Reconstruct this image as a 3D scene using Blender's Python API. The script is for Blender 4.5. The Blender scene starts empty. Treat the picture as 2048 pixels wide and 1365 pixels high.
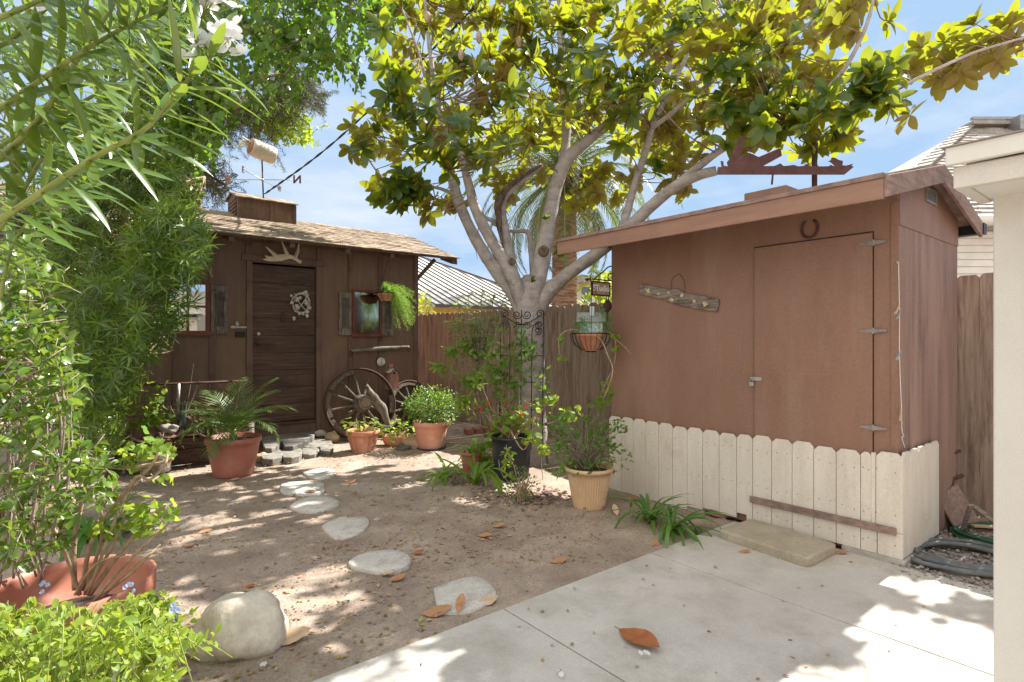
import bpy, math, random
import numpy as np
from mathutils import Vector, Matrix, noise as mnoise
R = math.radians
random.seed(7); rng = np.random.default_rng(7)
sc = bpy.context.scene
COL = sc.collection
# ------------------------------------------------------------------ camera, sky, sun
F, CX, CY, H = 1123.0, 1024.0, 682.5, 1.35
cam = bpy.data.objects.new('camera', bpy.data.cameras.new('camera')); COL.objects.link(cam)
cam.location = (0, 0, H); cam.rotation_euler = (R(90), 0, 0)
cam.data.lens = F / 2048 * 36; cam.data.sensor_width = 36; cam.data.clip_start = .05; cam.data.clip_end = 2000
sc.camera = cam
SUN_EL, SUN_AZ = R(47.5), math.atan2(.775, .632)          # azimuth measured from +Y towards +X
w = bpy.data.worlds.new('World'); sc.world = w; w.use_nodes = True
nt = w.node_tree; nt.nodes.clear()
o_ = nt.nodes.new('ShaderNodeOutputWorld'); bg = nt.nodes.new('ShaderNodeBackground')
sky = nt.nodes.new('ShaderNodeTexSky'); sky.sky_type = 'NISHITA'; sky.sun_disc = False
sky.sun_elevation = SUN_EL; sky.sun_rotation = SUN_AZ; sky.air_density = 1.0; sky.dust_density = .8; sky.ozone_density = 1.6
tc = nt.nodes.new('ShaderNodeTexCoord'); mp = nt.nodes.new('ShaderNodeMapping'); mp.inputs['Scale'].default_value = (1.2, 2.2, 4.5)
mp.inputs['Rotation'].default_value = (0, R(25), 0)
nz = nt.nodes.new('ShaderNodeTexNoise'); nz.inputs['Scale'].default_value = 2.2; nz.inputs['Detail'].default_value = 8; nz.inputs['Roughness'].default_value = .62
rp = nt.nodes.new('ShaderNodeValToRGB'); rp.color_ramp.elements[0].position = .42; rp.color_ramp.elements[1].position = .78
rp.color_ramp.elements[0].color = (.12, .12, .12, 1); rp.color_ramp.elements[1].color = (.8, .8, .8, 1)
mx = nt.nodes.new('ShaderNodeMix'); mx.data_type = 'RGBA'; mx.inputs[7].default_value = (2.9, 3.0, 3.15, 1)
nt.links.new(tc.outputs['Generated'], mp.inputs[0]); nt.links.new(mp.outputs[0], nz.inputs[0]); nt.links.new(nz.outputs[0], rp.inputs[0])
nt.links.new(rp.outputs[0], mx.inputs[0]); dk = nt.nodes.new('ShaderNodeMix'); dk.data_type = 'RGBA'; dk.blend_type = 'DARKEN'; dk.inputs[0].default_value = 1; dk.inputs[7].default_value = (1.15, 1.85, 2.8, 1)
nt.links.new(sky.outputs[0], dk.inputs[6]); nt.links.new(dk.outputs[2], mx.inputs[6])
# unseen bright cloud added overhead and behind the camera to fill the shade
vm = nt.nodes.new('ShaderNodeVectorMath'); vm.operation = 'DOT_PRODUCT'; vm.inputs[1].default_value = Vector((-.30, -.62, .72)).normalized(); nt.links.new(tc.outputs['Generated'], vm.inputs[0])
mr = nt.nodes.new('ShaderNodeMapRange'); mr.interpolation_type = 'SMOOTHSTEP'; mr.inputs[1].default_value = .42; mr.inputs[2].default_value = .78; nt.links.new(vm.outputs['Value'], mr.inputs[0])
cb = nt.nodes.new('ShaderNodeMix'); cb.data_type = 'RGBA'; cb.inputs[7].default_value = (4.9, 4.75, 4.5, 1)
nt.links.new(mr.outputs[0], cb.inputs[0]); nt.links.new(mx.outputs[2], cb.inputs[6]); nt.links.new(cb.outputs[2], bg.inputs[0])
bg.inputs[1].default_value = .13; nt.links.new(bg.outputs[0], o_.inputs[0])
sl = bpy.data.lights.new('sun', 'SUN'); sl.energy = 5.0; sl.angle = R(.53); sl.color = (1, .95, .88)
so = bpy.data.objects.new('sun', sl); COL.objects.link(so)
sd = Vector((math.sin(SUN_AZ) * math.cos(SUN_EL), math.cos(SUN_AZ) * math.cos(SUN_EL), math.sin(SUN_EL)))
so.rotation_euler = (-sd).to_track_quat('-Z', 'Y').to_euler(); so.location = (8, 8, 12)
sc.view_settings.view_transform = 'Standard'; sc.view_settings.look = 'None'; sc.view_settings.gamma = 1
sc.view_settings.exposure = 1.38
sc.cycles.max_bounces = 8; sc.cycles.transparent_max_bounces = 8; sc.cycles.diffuse_bounces = 4; sc.cycles.caustics_reflective = False; sc.cycles.caustics_refractive = False
try: sc.cycles.use_denoising = True
except Exception: pass

# ------------------------------------------------------------------ materials
def _nodes(name):
    m = bpy.data.materials.new(name); m.use_nodes = True; return m, m.node_tree, m.node_tree.nodes['Principled BSDF']
def C4(c): return (c[0], c[1], c[2], 1)
def mat(name, c1, c2=None, scale=6, st=(1, 1, 1), rough=.8, bump=.15, metal=0, lo=.35, hi=.65, dirt=None, dscale=1.5, dlo=.5, dhi=.7, fine=None, dst=(1, 1, 1), spec=.35, ff=.22):
    m, t, b = _nodes(name); N = t.nodes.new; Lk = t.links.new
    b.inputs['Roughness'].default_value = rough; b.inputs['Metallic'].default_value = metal; b.inputs['Specular IOR Level'].default_value = spec
    tcd = N('ShaderNodeTexCoord'); mp = N('ShaderNodeMapping'); mp.inputs['Scale'].default_value = st; Lk(tcd.outputs['Object'], mp.inputs[0])
    n = N('ShaderNodeTexNoise'); n.inputs['Scale'].default_value = scale; n.inputs['Detail'].default_value = 9; n.inputs['Roughness'].default_value = .65; Lk(mp.outputs[0], n.inputs[0])
    r = N('ShaderNodeValToRGB'); r.color_ramp.elements[0].position = lo; r.color_ramp.elements[1].position = hi
    c2 = c2 or tuple(x * 1.25 for x in c1)
    r.color_ramp.elements[0].color = C4(c1); r.color_ramp.elements[1].color = C4(c2); Lk(n.outputs[0], r.inputs[0])
    out = r.outputs[0]
    if dirt:
        mp2 = N('ShaderNodeMapping'); mp2.inputs['Scale'].default_value = dst; Lk(tcd.outputs['Object'], mp2.inputs[0])
        n2 = N('ShaderNodeTexNoise'); n2.inputs['Scale'].default_value = dscale; n2.inputs['Detail'].default_value = 6; n2.inputs['Roughness'].default_value = .7; Lk(mp2.outputs[0], n2.inputs[0])
        r2 = N('ShaderNodeMapRange'); r2.inputs[1].default_value = dlo; r2.inputs[2].default_value = dhi; Lk(n2.outputs[0], r2.inputs[0])
        x = N('ShaderNodeMix'); x.data_type = 'RGBA'; Lk(r2.outputs[0], x.inputs[0]); Lk(out, x.inputs[6]); x.inputs[7].default_value = C4(dirt); out = x.outputs[2]
    h = n.outputs[0]
    if fine:
        n3 = N('ShaderNodeTexNoise'); n3.inputs['Scale'].default_value = fine; n3.inputs['Detail'].default_value = 4; Lk(tcd.outputs['Object'], n3.inputs[0])
        x = N('ShaderNodeMix'); x.data_type = 'RGBA'; x.blend_type = 'OVERLAY'; x.inputs[0].default_value = ff; Lk(out, x.inputs[6]); Lk(n3.outputs[0], x.inputs[7]); out = x.outputs[2]
        ad = N('ShaderNodeMath'); ad.operation = 'ADD'; Lk(n.outputs[0], ad.inputs[0]); Lk(n3.outputs[0], ad.inputs[1]); h = ad.outputs[0]
    Lk(out, b.inputs['Base Color'])
    if bump:
        bp = N('ShaderNodeBump'); bp.inputs['Strength'].default_value = bump; bp.inputs['Distance'].default_value = .02; Lk(h, bp.inputs['Height']); Lk(bp.outputs[0], b.inputs['Normal'])
    return m
def leafmat(name, cols, back=None, trans=.45, tcol=None, rough=.4, spec=.5):
    m, t, b = _nodes(name); N = t.nodes.new; Lk = t.links.new
    g = N('ShaderNodeNewGeometry'); r = N('ShaderNodeValToRGB'); cr = r.color_ramp; cr.interpolation = 'LINEAR'
    for i, c in enumerate(cols):
        e = cr.elements[i] if i < 2 else cr.elements.new(1)
        e.position = i / (len(cols) - 1); e.color = C4(c)
    for i, c in enumerate(cols): cr.elements[i].position = i / (len(cols) - 1); cr.elements[i].color = C4(c)
    Lk(g.outputs['Random Per Island'], r.inputs[0]); out = r.outputs[0]
    if back:
        x = N('ShaderNodeMix'); x.data_type = 'RGBA'; Lk(g.outputs['Backfacing'], x.inputs[0]); Lk(out, x.inputs[6]); x.inputs[7].default_value = C4(back); out = x.outputs[2]
    Lk(out, b.inputs['Base Color']); b.inputs['Roughness'].default_value = rough; b.inputs['Specular IOR Level'].default_value = spec
    tr = N('ShaderNodeBsdfTranslucent')
    if tcol: tr.inputs[0].default_value = C4(tcol)
    else: Lk(r.outputs[0], tr.inputs[0])
    ms = N('ShaderNodeMixShader'); ms.inputs[0].default_value = trans; Lk(b.outputs[0], ms.inputs[1]); Lk(tr.outputs[0], ms.inputs[2])
    Lk(ms.outputs[0], t.nodes['Material Output'].inputs[0])
    return m
M = {}
M['dirt'] = mat('dirt', (.26, .195, .15), (.43, .345, .275), 2.2, rough=.95, bump=.5, dirt=(.24, .175, .14), dscale=.9, dlo=.48, dhi=.72, fine=70, ff=.5)
M['concrete'] = mat('concrete', (.475, .44, .395), (.57, .535, .485), 1.6, rough=.85, bump=.08, dirt=(.40, .365, .315), dscale=2.6, dlo=.47, dhi=.68, fine=130)
M['gravel'] = mat('gravel', (.17, .15, .14), (.38, .34, .31), 30, rough=.9, bump=.4)
M['shed'] = mat('shed_paint', (.228, .124, .084), (.268, .152, .106), 3, (1, 1, .5), rough=.6, bump=.06, dirt=(.29, .185, .14), dscale=2.2, dlo=.52, dhi=.8, dst=(2, 2, .35), fine=60)
M['shed_side'] = mat('shed_side_stain', (.23, .14, .11), (.31, .20, .16), 3, (1.6, 1.6, .3), rough=.75, bump=.1, dirt=(.16, .10, .095), dscale=2.2, dlo=.5, dhi=.68, dst=(3.5, 3.5, .45), fine=50)
M['shed_trim'] = mat('shed_trim_paint', (.25, .14, .098), (.31, .182, .128), 6, (.4, 3, 3), rough=.65, bump=.12, dirt=(.22, .13, .10), dscale=3, dlo=.55, dhi=.75)
M['old_trim'] = mat('weathered_trim', (.20, .13, .105), (.33, .23, .195), 7, (3, .4, 6), rough=.85, bump=.35, dirt=(.13, .085, .07), dscale=4, dlo=.5, dhi=.7)
M['cabin'] = mat('cabin_stain', (.16, .094, .062), (.205, .128, .088), 4, (3, 3, .4), rough=.7, bump=.12, dirt=(.13, .075, .065), dscale=1.2, dlo=.45, dhi=.75, fine=90)
M['cabin_trim'] = mat('cabin_batten_stain', (.13, .075, .052), (.18, .11, .08), 6, (4, 4, .35), rough=.75, bump=.2, dirt=(.085, .05, .04), dscale=3, dlo=.5, dhi=.7)
M['door'] = mat('old_plank_door', (.045, .024, .017), (.135, .072, .046), 4, (.6, 3, 12), rough=.6, bump=.35, dirt=(.028, .018, .015), dscale=1.8, dlo=.46, dhi=.7, dst=(.6, 1, 1.6))
M['red'] = mat('red_window_paint', (.12, .032, .022), (.18, .055, .038), 8, (1, 1, 1), rough=.6, bump=.15)
M['grey_wood'] = mat('weathered_grey_wood', (.10, .08, .062), (.30, .255, .205), 9, (6, 6, .5), rough=.9, bump=.5, dirt=(.05, .04, .035), dscale=5, dlo=.5, dhi=.7)
M['grey_wood_x'] = mat('weathered_grey_log', (.10, .08, .062), (.34, .29, .24), 9, (.6, 6, 6), rough=.9, bump=.5, dirt=(.06, .045, .035), dscale=5, dlo=.5, dhi=.7)
M['fence'] = mat('fence_wood', (.22, .155, .12), (.38, .295, .24), 7, (5, 5, .3), rough=.9, bump=.35, dirt=(.15, .10, .08), dscale=3, dlo=.52, dhi=.68, dst=(3, 3, .5))
M['cream_picket'] = mat('cream_picket_paint', (.59, .53, .455), (.68, .62, .545), 4, (3, 3, .6), rough=.6, bump=.1, dirt=(.47, .39, .30), dscale=3.5, dlo=.58, dhi=.82, fine=60)
M['cream_house'] = mat('cream_stucco', (.58, .55, .50), (.66, .63, .58), 2, rough=.85, bump=.2, dirt=(.56, .50, .42), dscale=1, dlo=.5, dhi=.8, fine=220)
M['cream_trim'] = mat('cream_trim_paint', (.64, .62, .57), (.72, .70, .65), 3, rough=.6, bump=.08)
M['shingle'] = mat('brown_roof_shingle', (.17, .125, .088), (.47, .375, .275), 5, (1, 1, 1), rough=.95, bump=.5, dirt=(.10, .075, .06), dscale=7, dlo=.5, dhi=.68, fine=60)
M['nshingle'] = mat('grey_roof_shingle', (.27, .235, .21), (.42, .375, .34), 6, rough=.95, bump=.4, fine=20)
M['terracotta'] = mat('terracotta', (.50, .20, .12), (.60, .28, .18), 5, rough=.75, bump=.08, dirt=(.62, .42, .33), dscale=5, dlo=.5, dhi=.75)
M['pinkclay'] = mat('pink_clay', (.62, .29, .20), (.70, .36, .26), 5, rough=.75, bump=.06, dirt=(.70, .50, .41), dscale=5, dlo=.52, dhi=.85)
M['redplastic'] = mat('red_brown_plastic', (.40, .135, .095), (.47, .175, .125), 4, rough=.5, bump=.04, dirt=(.46, .28, .21), dscale=6, dlo=.52, dhi=.85)
M['bowl'] = mat('bowl_plastic', (.48, .18, .12), (.55, .24, .16), 4, rough=.5, bump=.04, dirt=(.52, .33, .26), dscale=7, dlo=.55, dhi=.8)
M['beigepot'] = mat('beige_pot', (.60, .40, .23), (.70, .50, .31), 5, rough=.6, bump=.06, dirt=(.46, .31, .2), dscale=3, dlo=.55, dhi=.8, dst=(1, 1, 2))
M['blackpot'] = mat('black_nursery_plastic', (.018, .02, .026), (.035, .037, .043), 8, rough=.42, bump=.05, dirt=(.10, .09, .08), dscale=6, dlo=.6, dhi=.85)
M['soil'] = mat('potting_soil', (.06, .042, .03), (.14, .10, .075), 40, rough=1, bump=.6)
M['bark'] = mat('magnolia_bark', (.31, .275, .265), (.48, .435, .415), 7, (1, 1, 1.8), rough=.85, bump=.35, dirt=(.16, .12, .10), dscale=6, dlo=.55, dhi=.75, fine=45)
M['deadbark'] = mat('dead_wood', (.055, .035, .025), (.24, .17, .13), 14, (3, 3, .8), rough=.95, bump=.7)
M['twig'] = mat('twig_bark', (.20, .135, .09), (.33, .235, .16), 12, rough=.9, bump=.3)
M['woody'] = mat('woody_stem', (.30, .20, .125), (.50, .37, .26), 25, rough=.8, bump=.4)
M['vinewood'] = mat('vine_stem', (.20, .145, .12), (.36, .28, .24), 20, rough=.85, bump=.4)
M['palmbark'] = mat('palm_trunk', (.16, .09, .06), (.40, .27, .19), 2.5, (1, 1, 6), rough=.95, bump=1, lo=.4, hi=.6)
M['stone'] = mat('grey_stone', (.20, .185, .165), (.40, .37, .33), 5, rough=.9, bump=.5, dirt=(.12, .10, .085), dscale=3, dlo=.5, dhi=.75)
M['rockgrey'] = mat('step_rock', (.13, .12, .105), (.33, .305, .27), 6, rough=.9, bump=.6, dirt=(.10, .085, .07), dscale=4, dlo=.5, dhi=.7)
M['wheelwood'] = mat('old_wheel_wood', (.055, .043, .034), (.19, .155, .12), 9, (4, 4, 4), rough=.9, bump=.5)
M['darkstone'] = mat('dark_stone', (.07, .065, .06), (.17, .16, .145), 6, rough=.7, bump=.5)
M['tanstone'] = mat('tan_stone', (.34, .22, .13), (.50, .36, .24), 4, rough=.9, bump=.4)
M['boulder'] = mat('pale_boulder', (.50, .43, .345), (.68, .61, .51), 3, rough=.85, bump=.25, dirt=(.34, .26, .18), dscale=2.5, dlo=.52, dhi=.8, fine=45)
M['stepstone'] = mat('stepping_stone', (.50, .465, .42), (.64, .60, .545), 5, rough=.9, bump=.45, dirt=(.34, .27, .21), dscale=6, dlo=.52, dhi=.72, fine=60)
M['slabstone'] = mat('slab_stone', (.35, .295, .215), (.45, .395, .31), 8, rough=.9, bump=.4, fine=70)
M['block'] = mat('concrete_block', (.32, .29, .26), (.47, .43, .39), 10, rough=.95, bump=.6)
M['brick'] = mat('old_brick', (.26, .10, .07), (.38, .20, .15), 8, rough=.95, bump=.5)
M['iron'] = mat('black_iron', (.015, .015, .017), (.03, .028, .028), 20, rough=.5, bump=.1, metal=.3)
M['rust'] = mat('rusty_metal', (.065, .036, .03), (.13, .07, .05), 14, rough=.8, bump=.3, metal=.2)
M['rustdark'] = mat('rusty_plate', (.10, .045, .04), (.155, .075, .07), 14, rough=.75, bump=.1, metal=.2)
M['galv'] = mat('galvanised_metal', (.30, .30, .29), (.48, .47, .45), 18, rough=.45, bump=.08, metal=.7, dirt=(.22, .16, .12), dscale=9, dlo=.55, dhi=.75)
M['hingemetal'] = mat('worn_hinge_metal', (.20, .175, .16), (.33, .30, .28), 18, rough=.6, bump=.1, metal=.3)
M['bonewhite'] = mat('antler_bone', (.55, .46, .33), (.70, .61, .47), 12, rough=.7, bump=.25, dirt=(.38, .28, .18), dscale=9, dlo=.55, dhi=.75)
M['whitemetal'] = mat('pale_painted_metal', (.42, .39, .33), (.60, .56, .49), 15, rough=.7, bump=.2, dirt=(.25, .15, .1), dscale=14, dlo=.52, dhi=.7)
M['whitepaint'] = mat('white_paint', (.70, .69, .65), (.8, .79, .75), 6, rough=.6, bump=.08)
M['mintpaint'] = mat('mint_paint', (.34, .45, .42), (.46, .56, .52), 9, rough=.7, bump=.15)
M['greypaint'] = mat('worn_grey_paint', (.22, .235, .22), (.36, .37, .35), 12, rough=.8, bump=.3)
M['wire'] = mat('black_cable', (.02, .02, .025), (.035, .035, .04), 5, rough=.5, bump=0)
M['hose_grey'] = mat('grey_rubber_hose', (.085, .095, .105), (.16, .165, .165), 12, rough=.5, bump=.05, dirt=(.22, .2, .17), dscale=9, dlo=.55, dhi=.8)
M['hose_green'] = mat('green_rubber_hose', (.02, .07, .04), (.04, .11, .06), 12, rough=.45, bump=.05)
M['rope'] = mat('white_cord', (.60, .57, .50), (.72, .69, .62), 40, rough=.9, bump=.3)
M['pinwood'] = mat('clothespin_wood', (.42, .28, .17), (.52, .37, .24), 20, rough=.8, bump=.1)
M['birdpink'] = mat('faded_pink_paint', (.34, .165, .13), (.46, .25, .20), 8, rough=.8, bump=.2)
M['yellowwall'] = mat('yellow_stucco', (.62, .42, .11), (.70, .5, .16), 3, rough=.9, bump=.1)
M['orangewall'] = mat('orange_wall', (.62, .25, .05), (.70, .31, .08), 3, rough=.9, bump=.1)
M['metalroof'] = mat('standing_seam_metal', (.50, .48, .45), (.56, .54, .51), 2, rough=.5, bump=.02, metal=.0)
M['seam'] = mat('dark_seam', (.09, .075, .065), (.12, .10, .09), 3, rough=.6, bump=0)
M['crystal'] = mat('rock_crystal', (.50, .37, .22), (.72, .62, .45), 20, rough=.4, bump=.5)
M['dryleaf'] = mat('dry_leaf', (.36, .17, .075), (.52, .30, .16), 18, rough=.6, bump=.3, dirt=(.22, .09, .04), dscale=16, dlo=.5, dhi=.65)
M['dryleaf_red'] = mat('dry_leaf_red', (.30, .095, .035), (.40, .15, .06), 18, rough=.35, bump=.3)
M['dryleaf_pale'] = mat('dry_leaf_pale', (.46, .31, .19), (.60, .44, .30), 18, rough=.6, bump=.3)
M['glassdark'] = mat('dark_bottle_glass', (.01, .02, .02), (.02, .035, .03), 4, rough=.1, bump=0, spec=.8)
M['glasspane'] = mat('window_glass', (.10, .12, .13), (.14, .16, .17), 2, rough=.08, bump=0, spec=.8)
M['mirror'] = mat('mirror_glass', (.74, .73, .69), (.80, .79, .75), 6, rough=.02, bump=0, metal=1)
M['mirror_dusty'] = mat('dusty_mirror_glass', (.34, .36, .35), (.52, .53, .51), 6, rough=.10, bump=0, metal=1, dirt=(.62, .62, .6), dscale=4, dlo=.55, dhi=.75, dst=(4, 1, 1))
M['dial'] = mat('dial_face', (.62, .60, .52), (.74, .72, .64), 12, rough=.5, bump=0)
M['petal'] = leafmat('white_petal', [(.68, .68, .64), (.76, .76, .73)], trans=.25, rough=.6)
M['redpetal'] = leafmat('red_petal', [(.60, .03, .02), (.75, .06, .04)], trans=.3, rough=.6)
M['bluepetal'] = leafmat('blue_petal', [(.42, .52, .85), (.55, .62, .9)], trans=.3, rough=.6)
M['lf_mag'] = leafmat('magnolia_leaf', [(.016, .055, .010), (.03, .09, .014), (.07, .14, .02), (.025, .075, .014), (.08, .15, .02)], back=(.24, .135, .03), trans=.42, tcol=(.44, .50, .02), rough=.28, spec=.6)
M['lf_ficus'] = leafmat('ficus_leaf', [(.035, .085, .012), (.07, .16, .018), (.12, .22, .025), (.05, .12, .015)], trans=.45, tcol=(.26, .46, .03), rough=.3, spec=.6)
M['lf_yellow'] = leafmat('bright_leaf', [(.12, .20, .02), (.22, .33, .03), (.32, .38, .04)], trans=.5, tcol=(.5, .62, .05), rough=.45)
M['lf_red'] = leafmat('redwood_needles', [(.05, .062, .022), (.09, .10, .035), (.14, .13, .06)], trans=.35, rough=.6)
M['lf_pod'] = leafmat('fernpine_leaf', [(.022, .06, .010), (.045, .10, .014), (.08, .15, .02), (.15, .24, .035)], trans=.38, tcol=(.28, .42, .03), rough=.35, spec=.5)
M['lf_ole'] = leafmat('oleander_leaf', [(.035, .075, .018), (.06, .12, .025), (.10, .17, .04)], back=(.13, .18, .07), trans=.28, tcol=(.32, .44, .03), rough=.24, spec=.8)
M['lf_tall'] = leafmat('tall_shrub_leaf', [(.08, .15, .03), (.14, .24, .04), (.20, .30, .06)], trans=.48, tcol=(.50, .62, .05), rough=.35)
M['lf_vine'] = leafmat('vine_leaf', [(.04, .095, .016), (.08, .16, .022), (.15, .25, .035), (.06, .13, .02)], trans=.32, tcol=(.32, .44, .035), rough=.28, spec=.6)
M['lf_plumb'] = leafmat('plumbago_leaf', [(.09, .17, .02), (.17, .27, .03), (.27, .36, .045)], trans=.42, tcol=(.46, .55, .04), rough=.5)
M['lf_ger'] = leafmat('geranium_leaf', [(.07, .15, .025), (.13, .24, .035), (.20, .33, .05)], trans=.5, tcol=(.50, .62, .07), rough=.6, spec=.3)
M['lf_shrub'] = leafmat('small_shrub_leaf', [(.05, .12, .025), (.09, .19, .035), (.15, .27, .05)], trans=.4, tcol=(.32, .52, .06), rough=.35)
M['lf_strap'] = leafmat('strap_leaf', [(.05, .14, .03), (.08, .20, .04), (.12, .25, .045)], trans=.35, tcol=(.25, .50, .04), rough=.35)
M['lf_lightstrap'] = leafmat('light_strap_leaf', [(.10, .20, .03), (.17, .29, .04)], trans=.42, tcol=(.42, .62, .05), rough=.4)
M['lf_palm'] = leafmat('palm_leaflet', [(.06, .11, .03), (.11, .18, .05), (.19, .26, .09)], trans=.35, tcol=(.28, .44, .06), rough=.4)
M['lf_date'] = leafmat('date_palm_leaflet', [(.035, .06, .028), (.06, .09, .04), (.10, .13, .05)], trans=.3, tcol=(.2, .27, .04), rough=.5)
M['lf_deadfrond'] = leafmat('dead_palm_leaflet', [(.36, .20, .09), (.48, .30, .15)], trans=.3, rough=.7)
M['lf_fern'] = leafmat('asparagus_fern', [(.16, .32, .03), (.26, .44, .05)], trans=.45, tcol=(.40, .66, .06), rough=.5)
M['lf_green'] = leafmat('fresh_green_fern', [(.05, .18, .02), (.09, .26, .03)], trans=.4, tcol=(.2, .5, .04), rough=.5)
M['lf_dry'] = leafmat('dry_foliage', [(.22, .10, .05), (.36, .20, .10)], trans=.3, rough=.8)
M['lf_litter'] = leafmat('litter_bits', [(.20, .09, .045), (.40, .24, .13), (.52, .36, .2), (.26, .14, .08), (.42, .38, .06)], trans=.15, rough=.8)
M['stem_green'] = mat('green_stem', (.16, .20, .045), (.27, .30, .08), 20, rough=.5, bump=.1)
M['cloth_white'] = mat('white_rag', (.6, .58, .52), (.72, .7, .64), 9, rough=.8, bump=.3)
M['mulch'] = mat('bark_mulch', (.14, .08, .06), (.34, .24, .20), 20, rough=.95, bump=.4)
M['copper'] = mat('brown_barrel_end', (.26, .11, .045), (.36, .18, .085), 9, rough=.5, bump=.15)
M['barrelmetal'] = mat('pale_barrel_metal', (.50, .42, .34), (.64, .57, .49), 10, rough=.45, bump=.15, metal=.3)

# ------------------------------------------------------------------ geometry helpers
WM = {}
def P(px, py, Y): return Vector(((px - CX) / F * Y, Y, H - (py - CY) / F * Y))
def G(px, py, z=0.0):
    Y = (H - z) * F / (py - CY); return Vector(((px - CX) / F * Y, Y, z))
def frame(loc, deg): return Matrix.Translation(Vector(loc)) @ Matrix.Rotation(R(deg), 4, 'Z')
SH = frame((2.33, 3.39, 0), -51.17)      # shed frame: x towards the near corner, y into the shed
CB = frame((-1.44, 8.57, 0), 38.83)      # cabin frame: x along its front to the right corner, y away
def onpl(fr, px, py, yo=0.0):
    """point of the frame's plane y = yo seen at that photo pixel, in the frame's own coordinates"""
    inv = fr.inverted(); o = inv @ Vector((0, 0, H)); d = inv.to_3x3() @ (P(px, py, 1) - Vector((0, 0, H)))
    t = (yo - o.y) / d.y; return o + d * t
def cat(pts, n=6):
    out = []
    for i in range(len(pts) - 1):
        p0 = pts[max(i - 1, 0)]; p1 = pts[i]; p2 = pts[i + 1]; p3 = pts[min(i + 2, len(pts) - 1)]
        for k in range(n):
            t = k / n
            out.append(tuple(.5 * ((2 * b) + (-a + c) * t + (2 * a - 5 * b + 4 * c - d) * t * t + (-a + 3 * b - 3 * c + d) * t ** 3) for a, b, c, d in zip(p0, p1, p2, p3)))
    out.append(tuple(pts[-1])); return out
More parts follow.
